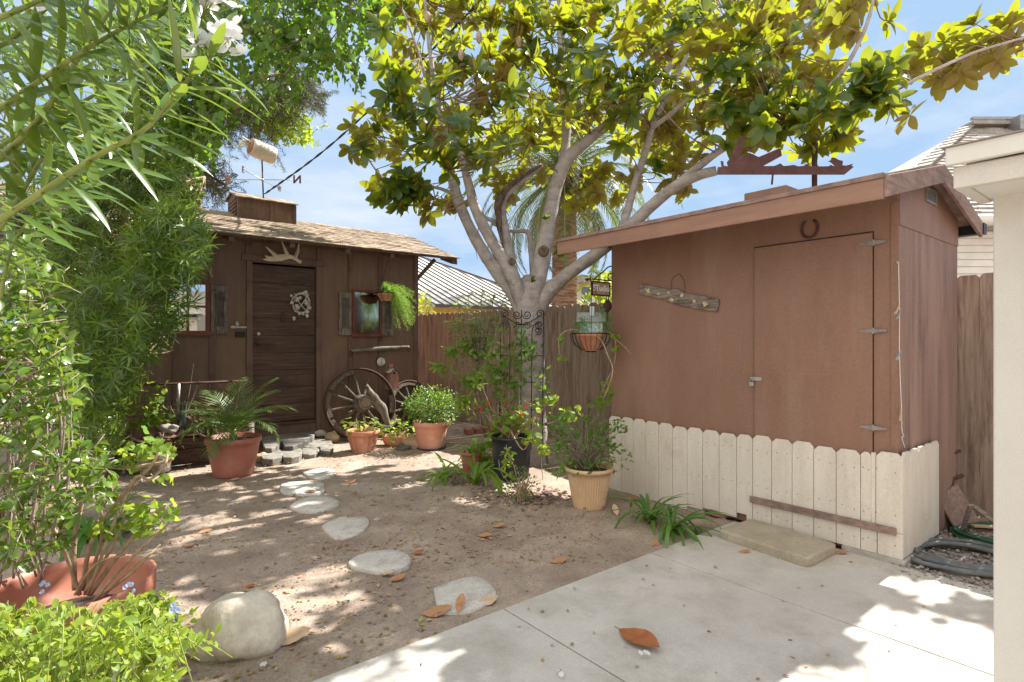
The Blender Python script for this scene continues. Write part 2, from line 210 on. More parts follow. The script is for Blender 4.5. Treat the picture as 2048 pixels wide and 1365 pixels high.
class MB:
    def __init__(s, fr=None): s.v = []; s.n = 0; s.f = []; s.fr = fr; s.ng = []
    def add(s, V, Fc):
        V = np.asarray(V, float).reshape(-1, 3)
        if s.fr is not None:
            m = np.array(s.fr); V = V @ m[:3, :3].T + m[:3, 3]
        s.v.append(V)
        if isinstance(Fc, np.ndarray): s.f.append(Fc + s.n)
        else:
            for f in Fc: s.ng.append([i + s.n for i in f])
        s.n += len(V)
    def box(s, c, sz, rot=None, taper=1.0):
        x, y, z = (a / 2 for a in sz)
        V = [(-x, -y, -z), (x, -y, -z), (x, y, -z), (-x, y, -z), (-x * taper, -y * taper, z), (x * taper, -y * taper, z), (x * taper, y * taper, z), (-x * taper, y * taper, z)]
        if rot is not None: V = [tuple(rot @ Vector(q)) for q in V]
        V = [(q[0] + c[0], q[1] + c[1], q[2] + c[2]) for q in V]
        s.add(V, [(0, 3, 2, 1), (4, 5, 6, 7), (0, 1, 5, 4), (1, 2, 6, 5), (2, 3, 7, 6), (3, 0, 4, 7)]); return s
    def bx(s, x0, x1, y0, y1, z0, z1): return s.box(((x0 + x1) / 2, (y0 + y1) / 2, (z0 + z1) / 2), (abs(x1 - x0), abs(y1 - y0), abs(z1 - z0)))
    def bar(s, a, b, wd, th, up=(0, 0, 1)):
        a, b = Vector(a), Vector(b); d = b - a; L = d.length; d.normalize(); u = Vector(up); r = d.cross(u).normalized(); u = r.cross(d)
        return s.box((a + b) / 2, (wd, L, th), Matrix((r, d, u)).transposed())
    def prism(s, pts, ax, off, th):
        """polygon pts (2D) extruded; ax 'y': pts are (x,z) at y=off..off+th ; 'z': (x,y)"""
        n = len(pts)
        if ax == 'y': V = [(p[0], off, p[1]) for p in pts] + [(p[0], off + th, p[1]) for p in pts]
        elif ax == 'x': V = [(off, p[0], p[1]) for p in pts] + [(off + th, p[0], p[1]) for p in pts]
        else: V = [(p[0], p[1], off) for p in pts] + [(p[0], p[1], off + th) for p in pts]
        s.add(V, [tuple(range(n))[::-1], tuple(range(n, 2 * n))] + [(i, (i + 1) % n, n + (i + 1) % n, n + i) for i in range(n)]); return s
    def tube(s, pts, rad, n=8, sm=0, jit=0, caps=True):
        if not hasattr(rad, '__len__'): rad = [rad] * len(pts)
        if sm: q = cat([tuple(p) + (r,) for p, r in zip(pts, rad)], sm); pts = [Vector(a[:3]) for a in q]; rad = [max(a[3], .0004) for a in q]
        pts = [Vector(p) for p in pts]; K = len(pts); V = []; u = None
        for i, p in enumerate(pts):
            d = (pts[min(i + 1, K - 1)] - pts[max(i - 1, 0)])
            if d.length < 1e-9: d = Vector((0, 0, 1))
            d.normalize()
            if u is None: u = d.orthogonal().normalized()
            u = (u - d * u.dot(d))
            u = u.normalized() if u.length > 1e-6 else d.orthogonal().normalized()
            v = d.cross(u)
            for k in range(n):
                a = 2 * math.pi * k / n; r = rad[i] * (1 + (jit * mnoise.noise(p * 6 + Vector((math.cos(a), math.sin(a), 0)) * 1.3) if jit else 0))
                V.append(p + (u * math.cos(a) + v * math.sin(a)) * r)
        Fc = [(i * n + k, i * n + (k + 1) % n, (i + 1) * n + (k + 1) % n, (i + 1) * n + k) for i in range(K - 1) for k in range(n)]
        if caps: Fc += [tuple(range(n))[::-1], tuple(range((K - 1) * n, K * n))]
        s.add([tuple(q) for q in V], Fc); return s
    def lathe(s, prof, c, n=32, ax=None, rib=None, closed=False):
        K = len(prof); V = []
        rot = Vector(ax).normalized().to_track_quat('Z', 'Y').to_matrix() if ax is not None else None
        for j, (r, z) in enumerate(prof):
            for k in range(n):
                a = 2 * math.pi * k / n; rr = r
                if rib and rib[0] <= j <= rib[1]: rr = r * (1 - rib[3] * (k * rib[2] % n < n / 2 if rib[2] == 0 else (.5 + .5 * math.cos(a * rib[2]))))
                q = Vector((rr * math.cos(a), rr * math.sin(a), z))
                if rot: q = rot @ q
                V.append((q.x + c[0], q.y + c[1], q.z + c[2]))
        Fc = [(j * n + k, j * n + (k + 1) % n, (j + 1) * n + (k + 1) % n, (j + 1) * n + k) for j in range(K - 1) for k in range(n)]
        if prof[0][0] > 1e-4: Fc.append(tuple(range(n))[::-1])
        if prof[-1][0] > 1e-4: Fc.append(tuple(range((K - 1) * n, K * n)))
        s.add(V, Fc); return s
    def blob(s, c, r, seed=0, amp=.15, rot=0, flat=0, n=3, freq=1.5):
        V, Fc = ICO[n]; out = []
        cr, sr = math.cos(rot), math.sin(rot)
        for p in V:
            k = 1 + amp * mnoise.noise(p * freq + Vector((seed * 7.1, seed * 3.3, seed))) * 2 + amp * .4 * mnoise.noise(p * freq * 2.7 + Vector((seed, 9, 1)))
            q = Vector((p.x * r[0] * k, p.y * r[1] * k, p.z * r[2] * k))
            if flat and q.z < -r[2] * flat: q.z = -r[2] * flat
            out.append((q.x * cr - q.y * sr + c[0], q.x * sr + q.y * cr + c[1], q.z + c[2]))
        s.add(out, Fc); return s
    # --- foliage in batches
    def leaves(s, base, d, nrm, L, W, prof, curl=.15, fold=.25):
        base, d, nrm = (np.asarray(a, float).reshape(-1, 3) for a in (base, d, nrm)); N = len(base)
        if N == 0: return s
        L = np.broadcast_to(L, (N,))[:, None]; W = np.broadcast_to(W, (N,))[:, None]; curl = np.broadcast_to(curl, (N,))[:, None]
        d = d / np.linalg.norm(d, axis=1, keepdims=True); sd_ = np.cross(d, nrm); sd_ /= np.linalg.norm(sd_, axis=1, keepdims=True) + 1e-9; nn = np.cross(sd_, d)
        rows = []
        for t, wv in prof:
            c = base + d * L * t * (1 - .35 * np.abs(curl) * t) - nn * curl * L * t * t
            rows += [c - sd_ * W * wv / 2 + nn * fold * wv * W / 2, c, c + sd_ * W * wv / 2 + nn * fold * wv * W / 2]
        V = np.stack(rows, 1); K = len(prof); q = []
        for i in range(K - 1):
            a = i * 3; q += [(a, a + 1, a + 4, a + 3), (a + 1, a + 2, a + 5, a + 4)]
        Fc = (np.array(q)[None] + (np.arange(N) * K * 3)[:, None, None]).reshape(-1, 4)
        s.add(V.reshape(-1, 3), Fc); return s
    def kites(s, base, d, nrm, L, W, droop=0.0, wide=.45):
        base, d, nrm = (np.asarray(a, float).reshape(-1, 3) for a in (base, d, nrm)); N = len(base)
        if N == 0: return s
        L = np.broadcast_to(L, (N,))[:, None]; W = np.broadcast_to(W, (N,))[:, None]
        d = d / np.linalg.norm(d, axis=1, keepdims=True); sd_ = np.cross(d, nrm); sd_ /= np.linalg.norm(sd_, axis=1, keepdims=True) + 1e-9; nn = np.cross(sd_, d)
        m = base + d * L * wide
        V = np.stack([base, m - sd_ * W / 2 + nn * W * .12, base + d * L - nn * L * droop, m + sd_ * W / 2 + nn * W * .12], 1)
        Fc = (np.array([(0, 1, 2, 3)])[None] + (np.arange(N) * 4)[:, None, None]).reshape(-1, 4)
        s.add(V.reshape(-1, 3), Fc); return s
    def discs(s, c, nrm, r, k=9, wav=.25):
        c, nrm = (np.asarray(a, float).reshape(-1, 3) for a in (c, nrm)); N = len(c); r = np.broadcast_to(r, (N,))
        for i in range(N):
            n_ = Vector(nrm[i]).normalized(); u = n_.orthogonal().normalized(); v = n_.cross(u); cc = Vector(c[i]); ph = random.random() * 6.28
            rim = []
            for j in range(k * 2):
                a = ph + 2 * math.pi * (j + .0) / (k * 2) * .93; rr = r[i] * (1 if j % 2 else .88)
                rim.append(cc + (u * math.cos(a) + v * math.sin(a)) * rr + n_ * (r[i] * (wav * math.sin(a * 3 + ph) * .5 + .18)))
            s.add([tuple(cc)] + [tuple(q) for q in rim], [(0, j + 1, j + 2) for j in range(k * 2 - 1)])
        return s
    def build(s, name, m, parent=None, smooth=True, loc=None, bevel=0):
        V = np.concatenate(s.v) if s.v else np.zeros((0, 3))
        if parent is not None: W_ = WM[parent.name]
        elif loc is not None: W_ = loc if isinstance(loc, Matrix) else Matrix.Translation(Vector(loc))
        else: W_ = s.fr.copy() if s.fr is not None else Matrix.Translation(Vector((float(V[:, 0].mean()), float(V[:, 1].mean()), float(V[:, 2].min()))))
        inv = np.array(W_.inverted()); V = V @ inv[:3, :3].T + inv[:3, 3]
        me = bpy.data.meshes.new(name)
        lens = []; idx = []
        for a in s.f: lens.append(np.full(len(a), a.shape[1])); idx.append(a.reshape(-1))
        if s.ng: lens.append(np.array([len(f) for f in s.ng])); idx.append(np.array([i for f in s.ng for i in f]))
        lens = np.concatenate(lens).astype(np.int32); idx = np.concatenate(idx).astype(np.int32)
        me.vertices.add(len(V)); me.vertices.foreach_set('co', V.astype(np.float32).reshape(-1))
        me.loops.add(len(idx)); me.loops.foreach_set('vertex_index', idx)
        me.polygons.add(len(lens)); st = np.concatenate([[0], np.cumsum(lens)[:-1]]).astype(np.int32)
        me.polygons.foreach_set('loop_start', st); me.polygons.foreach_set('loop_total', lens)
        me.polygons.foreach_set('use_smooth', np.full(len(lens), bool(smooth)))
        me.update(calc_edges=True); me.validate()
        me.materials.append(M[m] if isinstance(m, str) else m)
        o = bpy.data.objects.new(name, me); COL.objects.link(o)
        if parent is not None: o.parent = parent
        else: o.matrix_world = W_
        WM[o.name] = W_
        if bevel:
            b = o.modifiers.new('bevel', 'BEVEL'); b.width = bevel; b.segments = 2; b.limit_method = 'ANGLE'; b.angle_limit = R(40)
        return o
def _ico(sub):
    import bmesh
    bm = bmesh.new(); bmesh.ops.create_icosphere(bm, subdivisions=sub, radius=1)
    V = [v.co.copy() for v in bm.verts]; Fc = [tuple(v.index for v in f.verts) for f in bm.faces]; bm.free(); return V, Fc
ICO = {1: _ico(1), 2: _ico(2), 3: _ico(3), 4: _ico(4)}
def tag(o, label, cat_, group=None):
    o['label'] = label; o['category'] = cat_
    if group: o['group'] = group
    return o
def kind(o, k): o['kind'] = k; return o
def thing(name, label, cat_, fr, group=None):
    o = bpy.data.objects.new(name, None); COL.objects.link(o); o.empty_display_size = .1
    if not isinstance(fr, Matrix): fr = Matrix.Translation(Vector(fr))
    o.matrix_world = fr; WM[o.name] = fr
    return tag(o, label, cat_, group)
def rv(n, zb=0.0):
    a = rng.normal(size=(n, 3)); a /= np.linalg.norm(a, axis=1, keepdims=True); a[:, 2] += zb; return a
def inpoly(poly, n):
    poly = np.array(poly, float); lo, hi = poly.min(0), poly.max(0); out = []
    while len(out) < n:
        p = lo + rng.random(2) * (hi - lo); c = False; j = len(poly) - 1
        for i in range(len(poly)):
            if (poly[i, 1] > p[1]) != (poly[j, 1] > p[1]) and p[0] < (poly[j, 0] - poly[i, 0]) * (p[1] - poly[i, 1]) / (poly[j, 1] - poly[i, 1]) + poly[i, 0]: c = not c
            j = i
        if c: out.append(p)
    return out
PROF_MAG = [(0, .06), (.12, .42), (.35, .9), (.6, 1), (.84, .68), (1, .02)]
PROF_LONG = [(0, .15), (.2, .75), (.5, 1), (.8, .7), (1, .02)]
PROF_STRAP = [(0, .7), (.15, 1), (.35, 1), (.55, .95), (.75, .8), (.9, .5), (1, .05)]

# ------------------------------------------------------------------ ground, slab, gravel
def ground():
    xs = np.concatenate([[-400, -100, -40, -20, -12, -8], np.arange(-6, 5.01, .05), [6, 8, 12, 20, 40, 100, 400]])
    ys = np.concatenate([[-400, -100, -30, -10, -4, -1], np.arange(1, 10.51, .05), [12, 16, 25, 50, 120, 400]])
    X, Y = np.meshgrid(xs, ys, indexing='ij'); Z = np.zeros_like(X)
    inv = np.array(SH.inverted())
    for i in range(X.shape[0]):
        for j in range(X.shape[1]):
            x, y = X[i, j], Y[i, j]
            if -6.5 < x < 5.5 and .5 < y < 11:
                z = .020 * mnoise.noise(Vector((x * .9, y * .9, 0))) + .010 * mnoise.noise(Vector((x * 4, y * 4, 3))) + .004 * mnoise.noise(Vector((x * 13, y * 13, 5)))
                z += .06 * math.exp(-((x - .15) ** 2 + (y - 5.7) ** 2) / .5)
                lx = inv[0, 0] * x + inv[0, 1] * y + inv[0, 3]; ly = inv[1, 0] * x + inv[1, 1] * y + inv[1, 3]
                if lx > -1.16 and ly < .0: z = .004 + .016 * mnoise.noise(Vector((x * 7, y * 7, 9))) if lx < -1.0 else (.002 + .016 * mnoise.noise(Vector((x * 7, y * 7, 9))) if lx < -.96 else -.04)
                Z[i, j] = z
    a, b = X.shape; V = np.stack([X, Y, Z], -1).reshape(-1, 3)
    idx = np.arange(a * b).reshape(a, b); Fc = np.stack([idx[:-1, :-1], idx[1:, :-1], idx[1:, 1:], idx[:-1, 1:]], -1).reshape(-1, 4)
    mb = MB(); mb.add(V, Fc); kind(mb.build('ground', 'dirt', loc=(0, 0, 0)), 'structure')
ground()
pat = MB(SH)
for y0, y1 in ((-1.03, -.03), (-2.21, -1.03), (-3.39, -2.21), (-4.57, -3.39)):
    for x0, x1 in ((-1.04, .85 + .0), (.85, 2.8), (2.8, 4.7)):
        pat.bx(x0 + .0045, x1 - .0045, y0 + .0045, y1 - .0045, -.1, .012)
kind(pat.build('patio', 'concrete', smooth=False, bevel=.004), 'structure')
gv = MB(SH); gv.prism([(.02, -.02), (.03, 1.5), (.5, 1.5), (2.2, 1.4), (2.2, -.02)], 'z', -.05, .052); kind(gv.build('gravel_bed', 'gravel', smooth=False), 'structure')
gs = MB(SH)
for i in range(900):
    x, y = random.uniform(-.02, .8), random.uniform(-.06, 1.1); r = random.uniform(.006, .018)
    if random.random() < .15: y = random.uniform(-.16, -.02); x = random.uniform(.05, .9); r *= .6
    gs.blob((x, y, .008 + r * .4), (r, r * .8, r * .6), i, .3, random.random() * 6, n=1)
kind(tag(gs.build('gravel', M['gravel']), 'loose grey pebbles strewn beside the shed corner', 'gravel'), 'stuff')

# ------------------------------------------------------------------ right-hand shed
shed = thing('garden_shed', 'brown plywood garden shed with cream pickets around its foot', 'shed', SH)
LW, DW = 2.26, 1.28
EZ, RZ, YR = 2.235, 2.49, .5      # eave and ridge heights (roof top), ridge line at y = YR
def shroof(y): return RZ - (abs(y - YR)) * (RZ - EZ) / 1.0
b = MB(SH)
b.bx(-LW, 0, 0, .02, .02, shroof(0) - .03)
b.build('front_wall', 'shed', shed, smooth=False)
s_ = MB(SH)
s_.prism([(.02, .02), (DW, .02), (DW, 2.06), (.02, 2.06)], 'x', -.02, .018)
s_.build('side_wall', 'shed_side', shed, smooth=False)
g_ = MB(SH)
g_.prism([(.02, 2.055), (DW, 2.055), (DW, shroof(DW) - .04), (YR, RZ - .04), (.02, shroof(0.02) - .04)], 'x', -.018, .022)
g_.build('gable', 'shed', shed, smooth=False)
MB(SH).bx(-LW, -.02, DW - .02, DW, .02, shroof(DW) - .04).build('back_wall', 'shed', shed, smooth=False)
MB(SH).bx(-LW, -LW + .02, .02, DW - .02, .02, 2.2).build('far_wall', 'shed', shed, smooth=False)
c_ = MB(SH); c_.bx(-.035, .006, -.006, .0, .7, 2.2); c_.build('corner_board', 'shed', shed, smooth=False)
# roof
rf = MB(SH); x0, x1 = -LW - .17, .09; YE, YB = YR - 1.0, YR + .95
rf.prism([(YE, EZ), (YR, RZ), (YB, shroof(YB)), (YB, shroof(YB) - .02), (YR, RZ - .02), (YE, EZ - .02)], 'x', x0, x1 - x0)
roof = rf.build('roof', 'old_trim', shed, smooth=False)
ss = MB(SH)
for k in range(9):
    for side in (0, 1):
        ya = YE - .015 + k * .115; yb = ya + .14
        if side: ya = YB + .015 - k * .115; yb = ya - .14
        n = 16
        for j in range(n):
            xa = x0 - .01 + (x1 - x0 + .03) * j / n; xb = x0 - .01 + (x1 - x0 + .03) * (j + 1) / n - .004
            if (side == 0 and yb > YR + .02) or (side == 1 and yb < YR - .02): continue
            za, zb = (EZ + (ya - YE) * .255, EZ + (yb - YE) * .255) if side == 0 else (shroof(ya), shroof(yb))
            t = .006 + random.random() * .003
            ss.add([(xa, ya, za + .002), (xb, ya, za + .002), (xb, yb, zb + .001), (xa, yb, zb + .001), (xa, ya, za + t + .004), (xb, ya, za + t + .004), (xb, yb, zb + .003), (xa, yb, zb + .003)],
                   [(0, 3, 2, 1), (4, 5, 6, 7), (0, 1, 5, 4), (1, 2, 6, 5), (2, 3, 7, 6), (3, 0, 4, 7)])
ss.build('shingles', 'shingle', roof, smooth=False)
fa = MB(SH); fa.bx(x0, x1 - .0, YE - .024, YE - .002, EZ - .125, EZ - .015); fa.build('fascia', 'shed_trim', shed, smooth=False, bevel=.002)
fl = MB(SH); fl.bx(x0, x1 + .002, YE - .034, YE - .003, EZ - .014, EZ + .012); fl.build('drip_edge', 'old_trim', shed, smooth=False)
sf = MB(SH); sf.prism([(YE, EZ - .024), (0, shroof(0) - .024), (0, shroof(0) - .045), (YE, EZ - .045)], 'x', x0 + .01, x1 - x0 - .02); sf.build('soffit', 'shed', shed, smooth=False)
for ya, yb in ((YE - .02, YR), (YR, YB)):
    za, zb = shroof(max(ya, YE)) - .003, shroof(yb) - .003
    if ya == YR: za = RZ - .003
    mb = MB(SH); mb.prism([(ya, za), (yb, zb), (yb, zb - .115), (ya, za - .115)], 'x', x1 + .001, .022); mb.build('rake_board', 'old_trim', shed, smooth=False, bevel=.003)
gt = MB(SH); gt.bx(x1 - .5, x1 + .03, YB + .002, YB + .09, shroof(YB) - .09, shroof(YB) - .01); gt.build('gutter', 'iron', shed, smooth=False)
# gable vent
vp = onpl(frame(SH @ Vector((.006, 0, 0)), -51.17 + 90), 1861, 393)    # plane of the side wall (x of frame = shed y)
vy = vp.x; vz = vp.z
mb = MB(SH); VW, VH = .11, .05
mb.bx(.005, .016, vy - VW, vy + VW, vz + VH - .012, vz + VH); mb.bx(.005, .016, vy - VW, vy + VW, vz - VH, vz - VH + .012)
for q in (-VW, -.037, .03, VW - .008): mb.bx(.005, .0155, vy + q, vy + q + .009, vz - VH + .012, vz + VH - .012)
for k in range(7): mb.bx(.005, .012, vy - VW + .008, vy + VW - .008, vz - VH + .016 + k * .0112, vz - VH + .021 + k * .0112)
vent = mb.build('gable_vent', 'galv', shed, smooth=False)
MB(SH).bx(.0045, .0055, vy - VW, vy + VW, vz - VH, vz + VH).build('vent_screen', 'iron', vent, smooth=False)
# door leaf, set proud of the wall
dl = onpl(SH, 1510, 497); dr = onpl(SH, 1746, 466); db = onpl(SH, 1740, 880)
DX0, DX1, DZ = dl.x, dr.x, (dl.z + dr.z) / 2
mb = MB(SH); mb.bx(DX0, DX1, -.014, -.001, .18, DZ); door = mb.build('door', 'shed', shed, smooth=False, bevel=.003)
mb = MB(SH)
mb.bx(DX0 - .007, DX0 - .002, -.002, -.0004, .18, DZ + .009); mb.bx(DX1 + .001, DX1 + .006, -.002, -.0004, .18, DZ + .007); mb.bx(DX0 - .002, DX1 + .001, -.002, -.0004, DZ + .002, DZ + .009)
mb.build('door_gap', 'iron', shed, smooth=False)
xs2 = onpl(SH, 1481, 600).x; MB(SH).bx(xs2 - .002, xs2 + .002, -.0012, -.0002, .6, 2.2).build('panel_seam', 'old_trim', shed, smooth=False); sp = onpl(SH, 1600, 752); MB(SH).bx(DX0 + .002, DX1 - .002, -.0155, -.0142, onpl(SH, 1700, 752).z, onpl(SH, 1700, 752).z + .004).build('door_seam', 'shed_trim', door, smooth=False)
for py in (486, 662, 856):
    c = onpl(SH, 1746, py, -.016); mb = MB(SH)
    for sg in (-1, 1):
        mb.prism([(c.x + sg * .004, c.z - .014), (c.x + sg * .072, c.z - .005), (c.x + sg * .076, c.z), (c.x + sg * .072, c.z + .005), (c.x + sg * .004, c.z + .014)][::sg], 'y', -.0185, .003)
    mb.tube([(c.x, -.019, c.z - .02), (c.x, -.019, c.z + .02)], .005, 8)
    for q in (-.055, -.025, .025, .055): mb.lathe([(.004, 0), (.003, .002)], (c.x + q, -.0185, c.z), 8, (0, -1, 0))
    mb.build('hinge', 'hingemetal', door, smooth=False)
c = onpl(SH, 1508, 758, -.016); mb = MB(SH)
mb.bx(c.x - .01, c.x + .062, -.021, -.0165, c.z - .012, c.z + .014); mb.bx(c.x - .028, c.x - .01, -.021, -.002, c.z - .012, c.z + .012)
mb.build('hasp', 'galv', door, smooth=False)
pl = thing('padlock', 'small silver padlock hanging from the shed door hasp', 'padlock', SH @ Matrix.Translation((c.x - .012, -.03, c.z - .05)))
mb = MB(SH); mb.box((c.x - .012, -.03, c.z - .038), (.036, .016, .03)); mb.build('body', 'galv', pl, smooth=False, bevel=.004)
MB(SH).tube([(c.x - .012 + .012 * math.cos(a), -.03, c.z - .018 + .022 * math.sin(a)) for a in np.linspace(-.2, math.pi + .2, 12)], .003, 6).build('shackle', 'galv', pl)
hs = onpl(SH, 1620, 458, -.002)
mb = MB(SH)
pts = [(hs.x + .052 * math.cos(a), -.008, hs.z + .062 * math.sin(a)) for a in np.linspace(R(120), R(420), 18)]
for i in range(len(pts) - 1): mb.bar(pts[i], pts[i + 1], .011, .02, (pts[i][0] - hs.x, 0, pts[i][2] - hs.z))
mb2 = MB(SH).tube(pts, [.007] + [.009] * 16 + [.007], 8)
hz = mb2.build('horseshoe', 'rust', loc=SH @ Matrix.Translation((hs.x, -.008, hs.z - .06))); tag(hz, 'rusty horseshoe nailed above the brown shed door', 'horseshoe')
# picket skirt
bounds = [1218, 1242, 1266, 1290, 1317, 1345, 1374, 1405, 1438, 1473, 1505, 1543, 1584, 1627, 1672, 1721, 1742]
bxs = [onpl(SH, b_, 950, -.035).x for b_ in bounds]
def picket(mb, xa, xb, z0, z1, y0=-.035, th=.016, cut=.028):
    w_ = xb - xa; cut = min(cut, w_ * .3)
    mb.prism([(xa, z0), (xb, z0), (xb, z1 - cut), (xb - cut, z1), (xa + cut, z1), (xa, z1 - cut)], 'y', y0, th)
mb = MB(SH); mb2 = MB(SH); mb3 = MB(SH)
ztop = lambda x: .665 + .0 * x
barz = onpl(SH, 1600, 1028, -.05).z
for i in range(16):
    xa, xb = bxs[i] + .0018, bxs[i + 1] - .0018
    if i < 10: picket(mb, xa, xb, -.02 + (0.10 if i > 8 else (.05 + .02 * random.random() if i > 5 else .02)), ztop(xa) + random.uniform(-.009, .009))
    else: picket(mb2, xa, xb, .215, ztop(xa) + random.uniform(-.009, .009)); 
xs_ = [bxs[9] + .075] + bxs[10:16] + [-.10]
for i in range(len(xs_) - 1):
    mb3.bx(xs_[i] + .0018, xs_[i + 1] - .0018, -.034, -.02, .045, .213)
xa = onpl(SH, 1752, 950, -.035).x; picket(mb, xa, .034, .20, .675)
mb.bx(bxs[0], bxs[10], -.018, -.002, .42, .50); mb.bx(xa, 0, -.018, -.001, .25, .62)
mb3.bx(-.098, .034, -.034, -.02, .045, .197)
mb.build('picket_panel', 'cream_picket', shed, smooth=False, bevel=.0015)
mb2.bx(bxs[10] + .01, bxs[16] - .01, -.018, -.0145, .40, .47); mb2.build('picket_panel', 'cream_picket', door, smooth=False, bevel=.0015)
mb3.build('skirt_boards', 'cream_picket', shed, smooth=False, bevel=.0015)
mb = MB(SH); r_ = random.Random(3)
for i in range(17):
    if i == 16: xm, hw = (xa) / 2, .05
    else: xm = (bxs[i] + bxs[i + 1]) / 2; hw = (bxs[i + 1] - bxs[i]) * .25
    for zz in (.56, .30, .12):
        for sg in (-1, 1):
            z = zz + r_.uniform(-.012, .012)
            if zz == .12 and i < 10: continue
            mb.lathe([(.0035, 0), (.0025, .0015)], (xm + sg * hw, -.0352, z), 6, (0, -1, 0))
mb.build('nail_heads', 'rust', shed)
mb = MB(SH)
sw = .70 / 5
mb.fr = SH @ Matrix.Translation((.0, 0, 0)) @ Matrix.Rotation(R(90), 4, 'Z')
for k in range(5): picket(mb, -.0185 + k * sw + .001, -.0185 + (k + 1) * sw - .001, .05, .68, -.035, .016, .03)
mb.bx(.02, .62, -.018, -.001, .4, .48)
mb.fr = None; o = mb.build('side_picket_panel', 'cream_picket', shed, smooth=False, bevel=.0015)
mb = MB(SH); ba = onpl(SH, 1500, 1003, -.05); bb = onpl(SH, 1792, 1078, -.05); zb_ = .205
mb.bx(ba.x, bb.x, -.060, -.0365, zb_ - .02, zb_ + .025); mb.build('brace_bar', 'old_trim', shed, smooth=False, bevel=.004)
mb = MB(SH); mb.bx(xa - .028, xa - .004, -.03, -.001, .2, .66); mb.build('door_post', 'cream_picket', shed, smooth=False)
for lab, xa_, xb_, ya_, yb_, h_ in (('rough concrete block under the near shed corner', -.30, .05, -.045, .14, .05), ('rough concrete block beneath the middle of the picket skirt', -1.56, -1.3, -.02, .12, .10)):
    mb = MB(SH); mb.bx(xa_, xb_, ya_, yb_, -.05, h_ - .006); tag(mb.build('foundation_block', 'block', smooth=False, loc=SH @ Matrix.Translation(((xa_ + xb_) / 2, ya_, 0)), bevel=.008), lab, 'concrete block', 'blocks carrying the shed')
mb = MB(SH); mb.bx(-1.27, -1.12, -.02, .06, 0, .085); tag(mb.build('brick', 'brick', smooth=False, loc=SH @ Matrix.Translation((-1.2, 0, 0)), bevel=.006), 'reddish brick wedged under the shed pickets', 'brick')
# stone slab step
cs = [G(1435, 1062, .06), G(1502, 1040, .06), G(1676, 1092, .06), G(1617, 1122, .06)]
mb = MB(); n = 40; top = []
import itertools
ring = []
for i in range(4):
    a, c2 = cs[i], cs[(i + 1) % 4]
    for k in range(10): ring.append(a.lerp(c2, k / 10))
cen = sum(cs, Vector()) / 4
lay = [(.985, .0), (1.0, .015), (.995, .05), (.97, .062)]
V = []
for sca, z in lay:
    for i, p in enumerate(ring):
        q = cen.lerp(p, sca * (1 + .012 * mnoise.noise(p * 14 + Vector((0, 0, z * 40))))); 
        rr = 1 - .03 * max(0, 1 - min((p - c).length for c in cs) / .04)
        q = cen.lerp(q, rr); V.append((q.x, q.y, z))
N_ = len(ring); mb.add(V, [(j * N_ + i, j * N_ + (i + 1) % N_, (j + 1) * N_ + (i + 1) % N_, (j + 1) * N_ + i) for j in range(3) for i in range(N_)] + [tuple(range(3 * N_, 4 * N_))])
st = mb.build('stone_step', 'slabstone', smooth=False, bevel=.006); tag(st, 'rectangular tan stone slab lying in front of the shed door', 'stone step')
st.location.z += .012
# gem board
gb = thing('decorative_board', 'weathered wooden board studded with pale rocks hung on the shed', 'wall decoration', SH @ Matrix.Translation(tuple(onpl(SH, 1360, 597, -.02))))
q = lambda px, py, yo=-.004: onpl(SH, px, py, yo)
outl = [(1283, 569), (1330, 577), (1343, 580), (1356, 578), (1370, 586), (1438, 598), (1440, 604), (1436, 624), (1400, 619), (1350, 608), (1330, 600), (1282, 589), (1280, 580)]
mb = MB(SH); mb.prism([(q(*a).x, q(*a).z) for a in outl][::-1], 'y', -.024, .02); mb.build('board', 'grey_wood_x', gb, smooth=False, bevel=.003)
for i, (px, py, r) in enumerate([(1297, 582, .020), (1317, 588, .014), (1337, 586, .011), (1343, 600, .015), (1364, 591, .015), (1388, 603, .013), (1411, 608, .019), (1291, 579, .010)]):
    c = onpl(SH, px, py, -.028); MB(SH).blob(tuple(c), (r, .012, r * .9), i, .45, 0, n=2).build('rock', 'crystal', gb, smooth=False)
c1, c2, c3 = onpl(SH, 1342, 579, -.012), onpl(SH, 1356, 549, -.006), onpl(SH, 1369, 585, -.012)
MB(SH).tube([c1, onpl(SH, 1343, 562, -.008), c2, onpl(SH, 1368, 562, -.008), c3], .0018, 5, 5).build('hanging_wire', 'rust', gb)
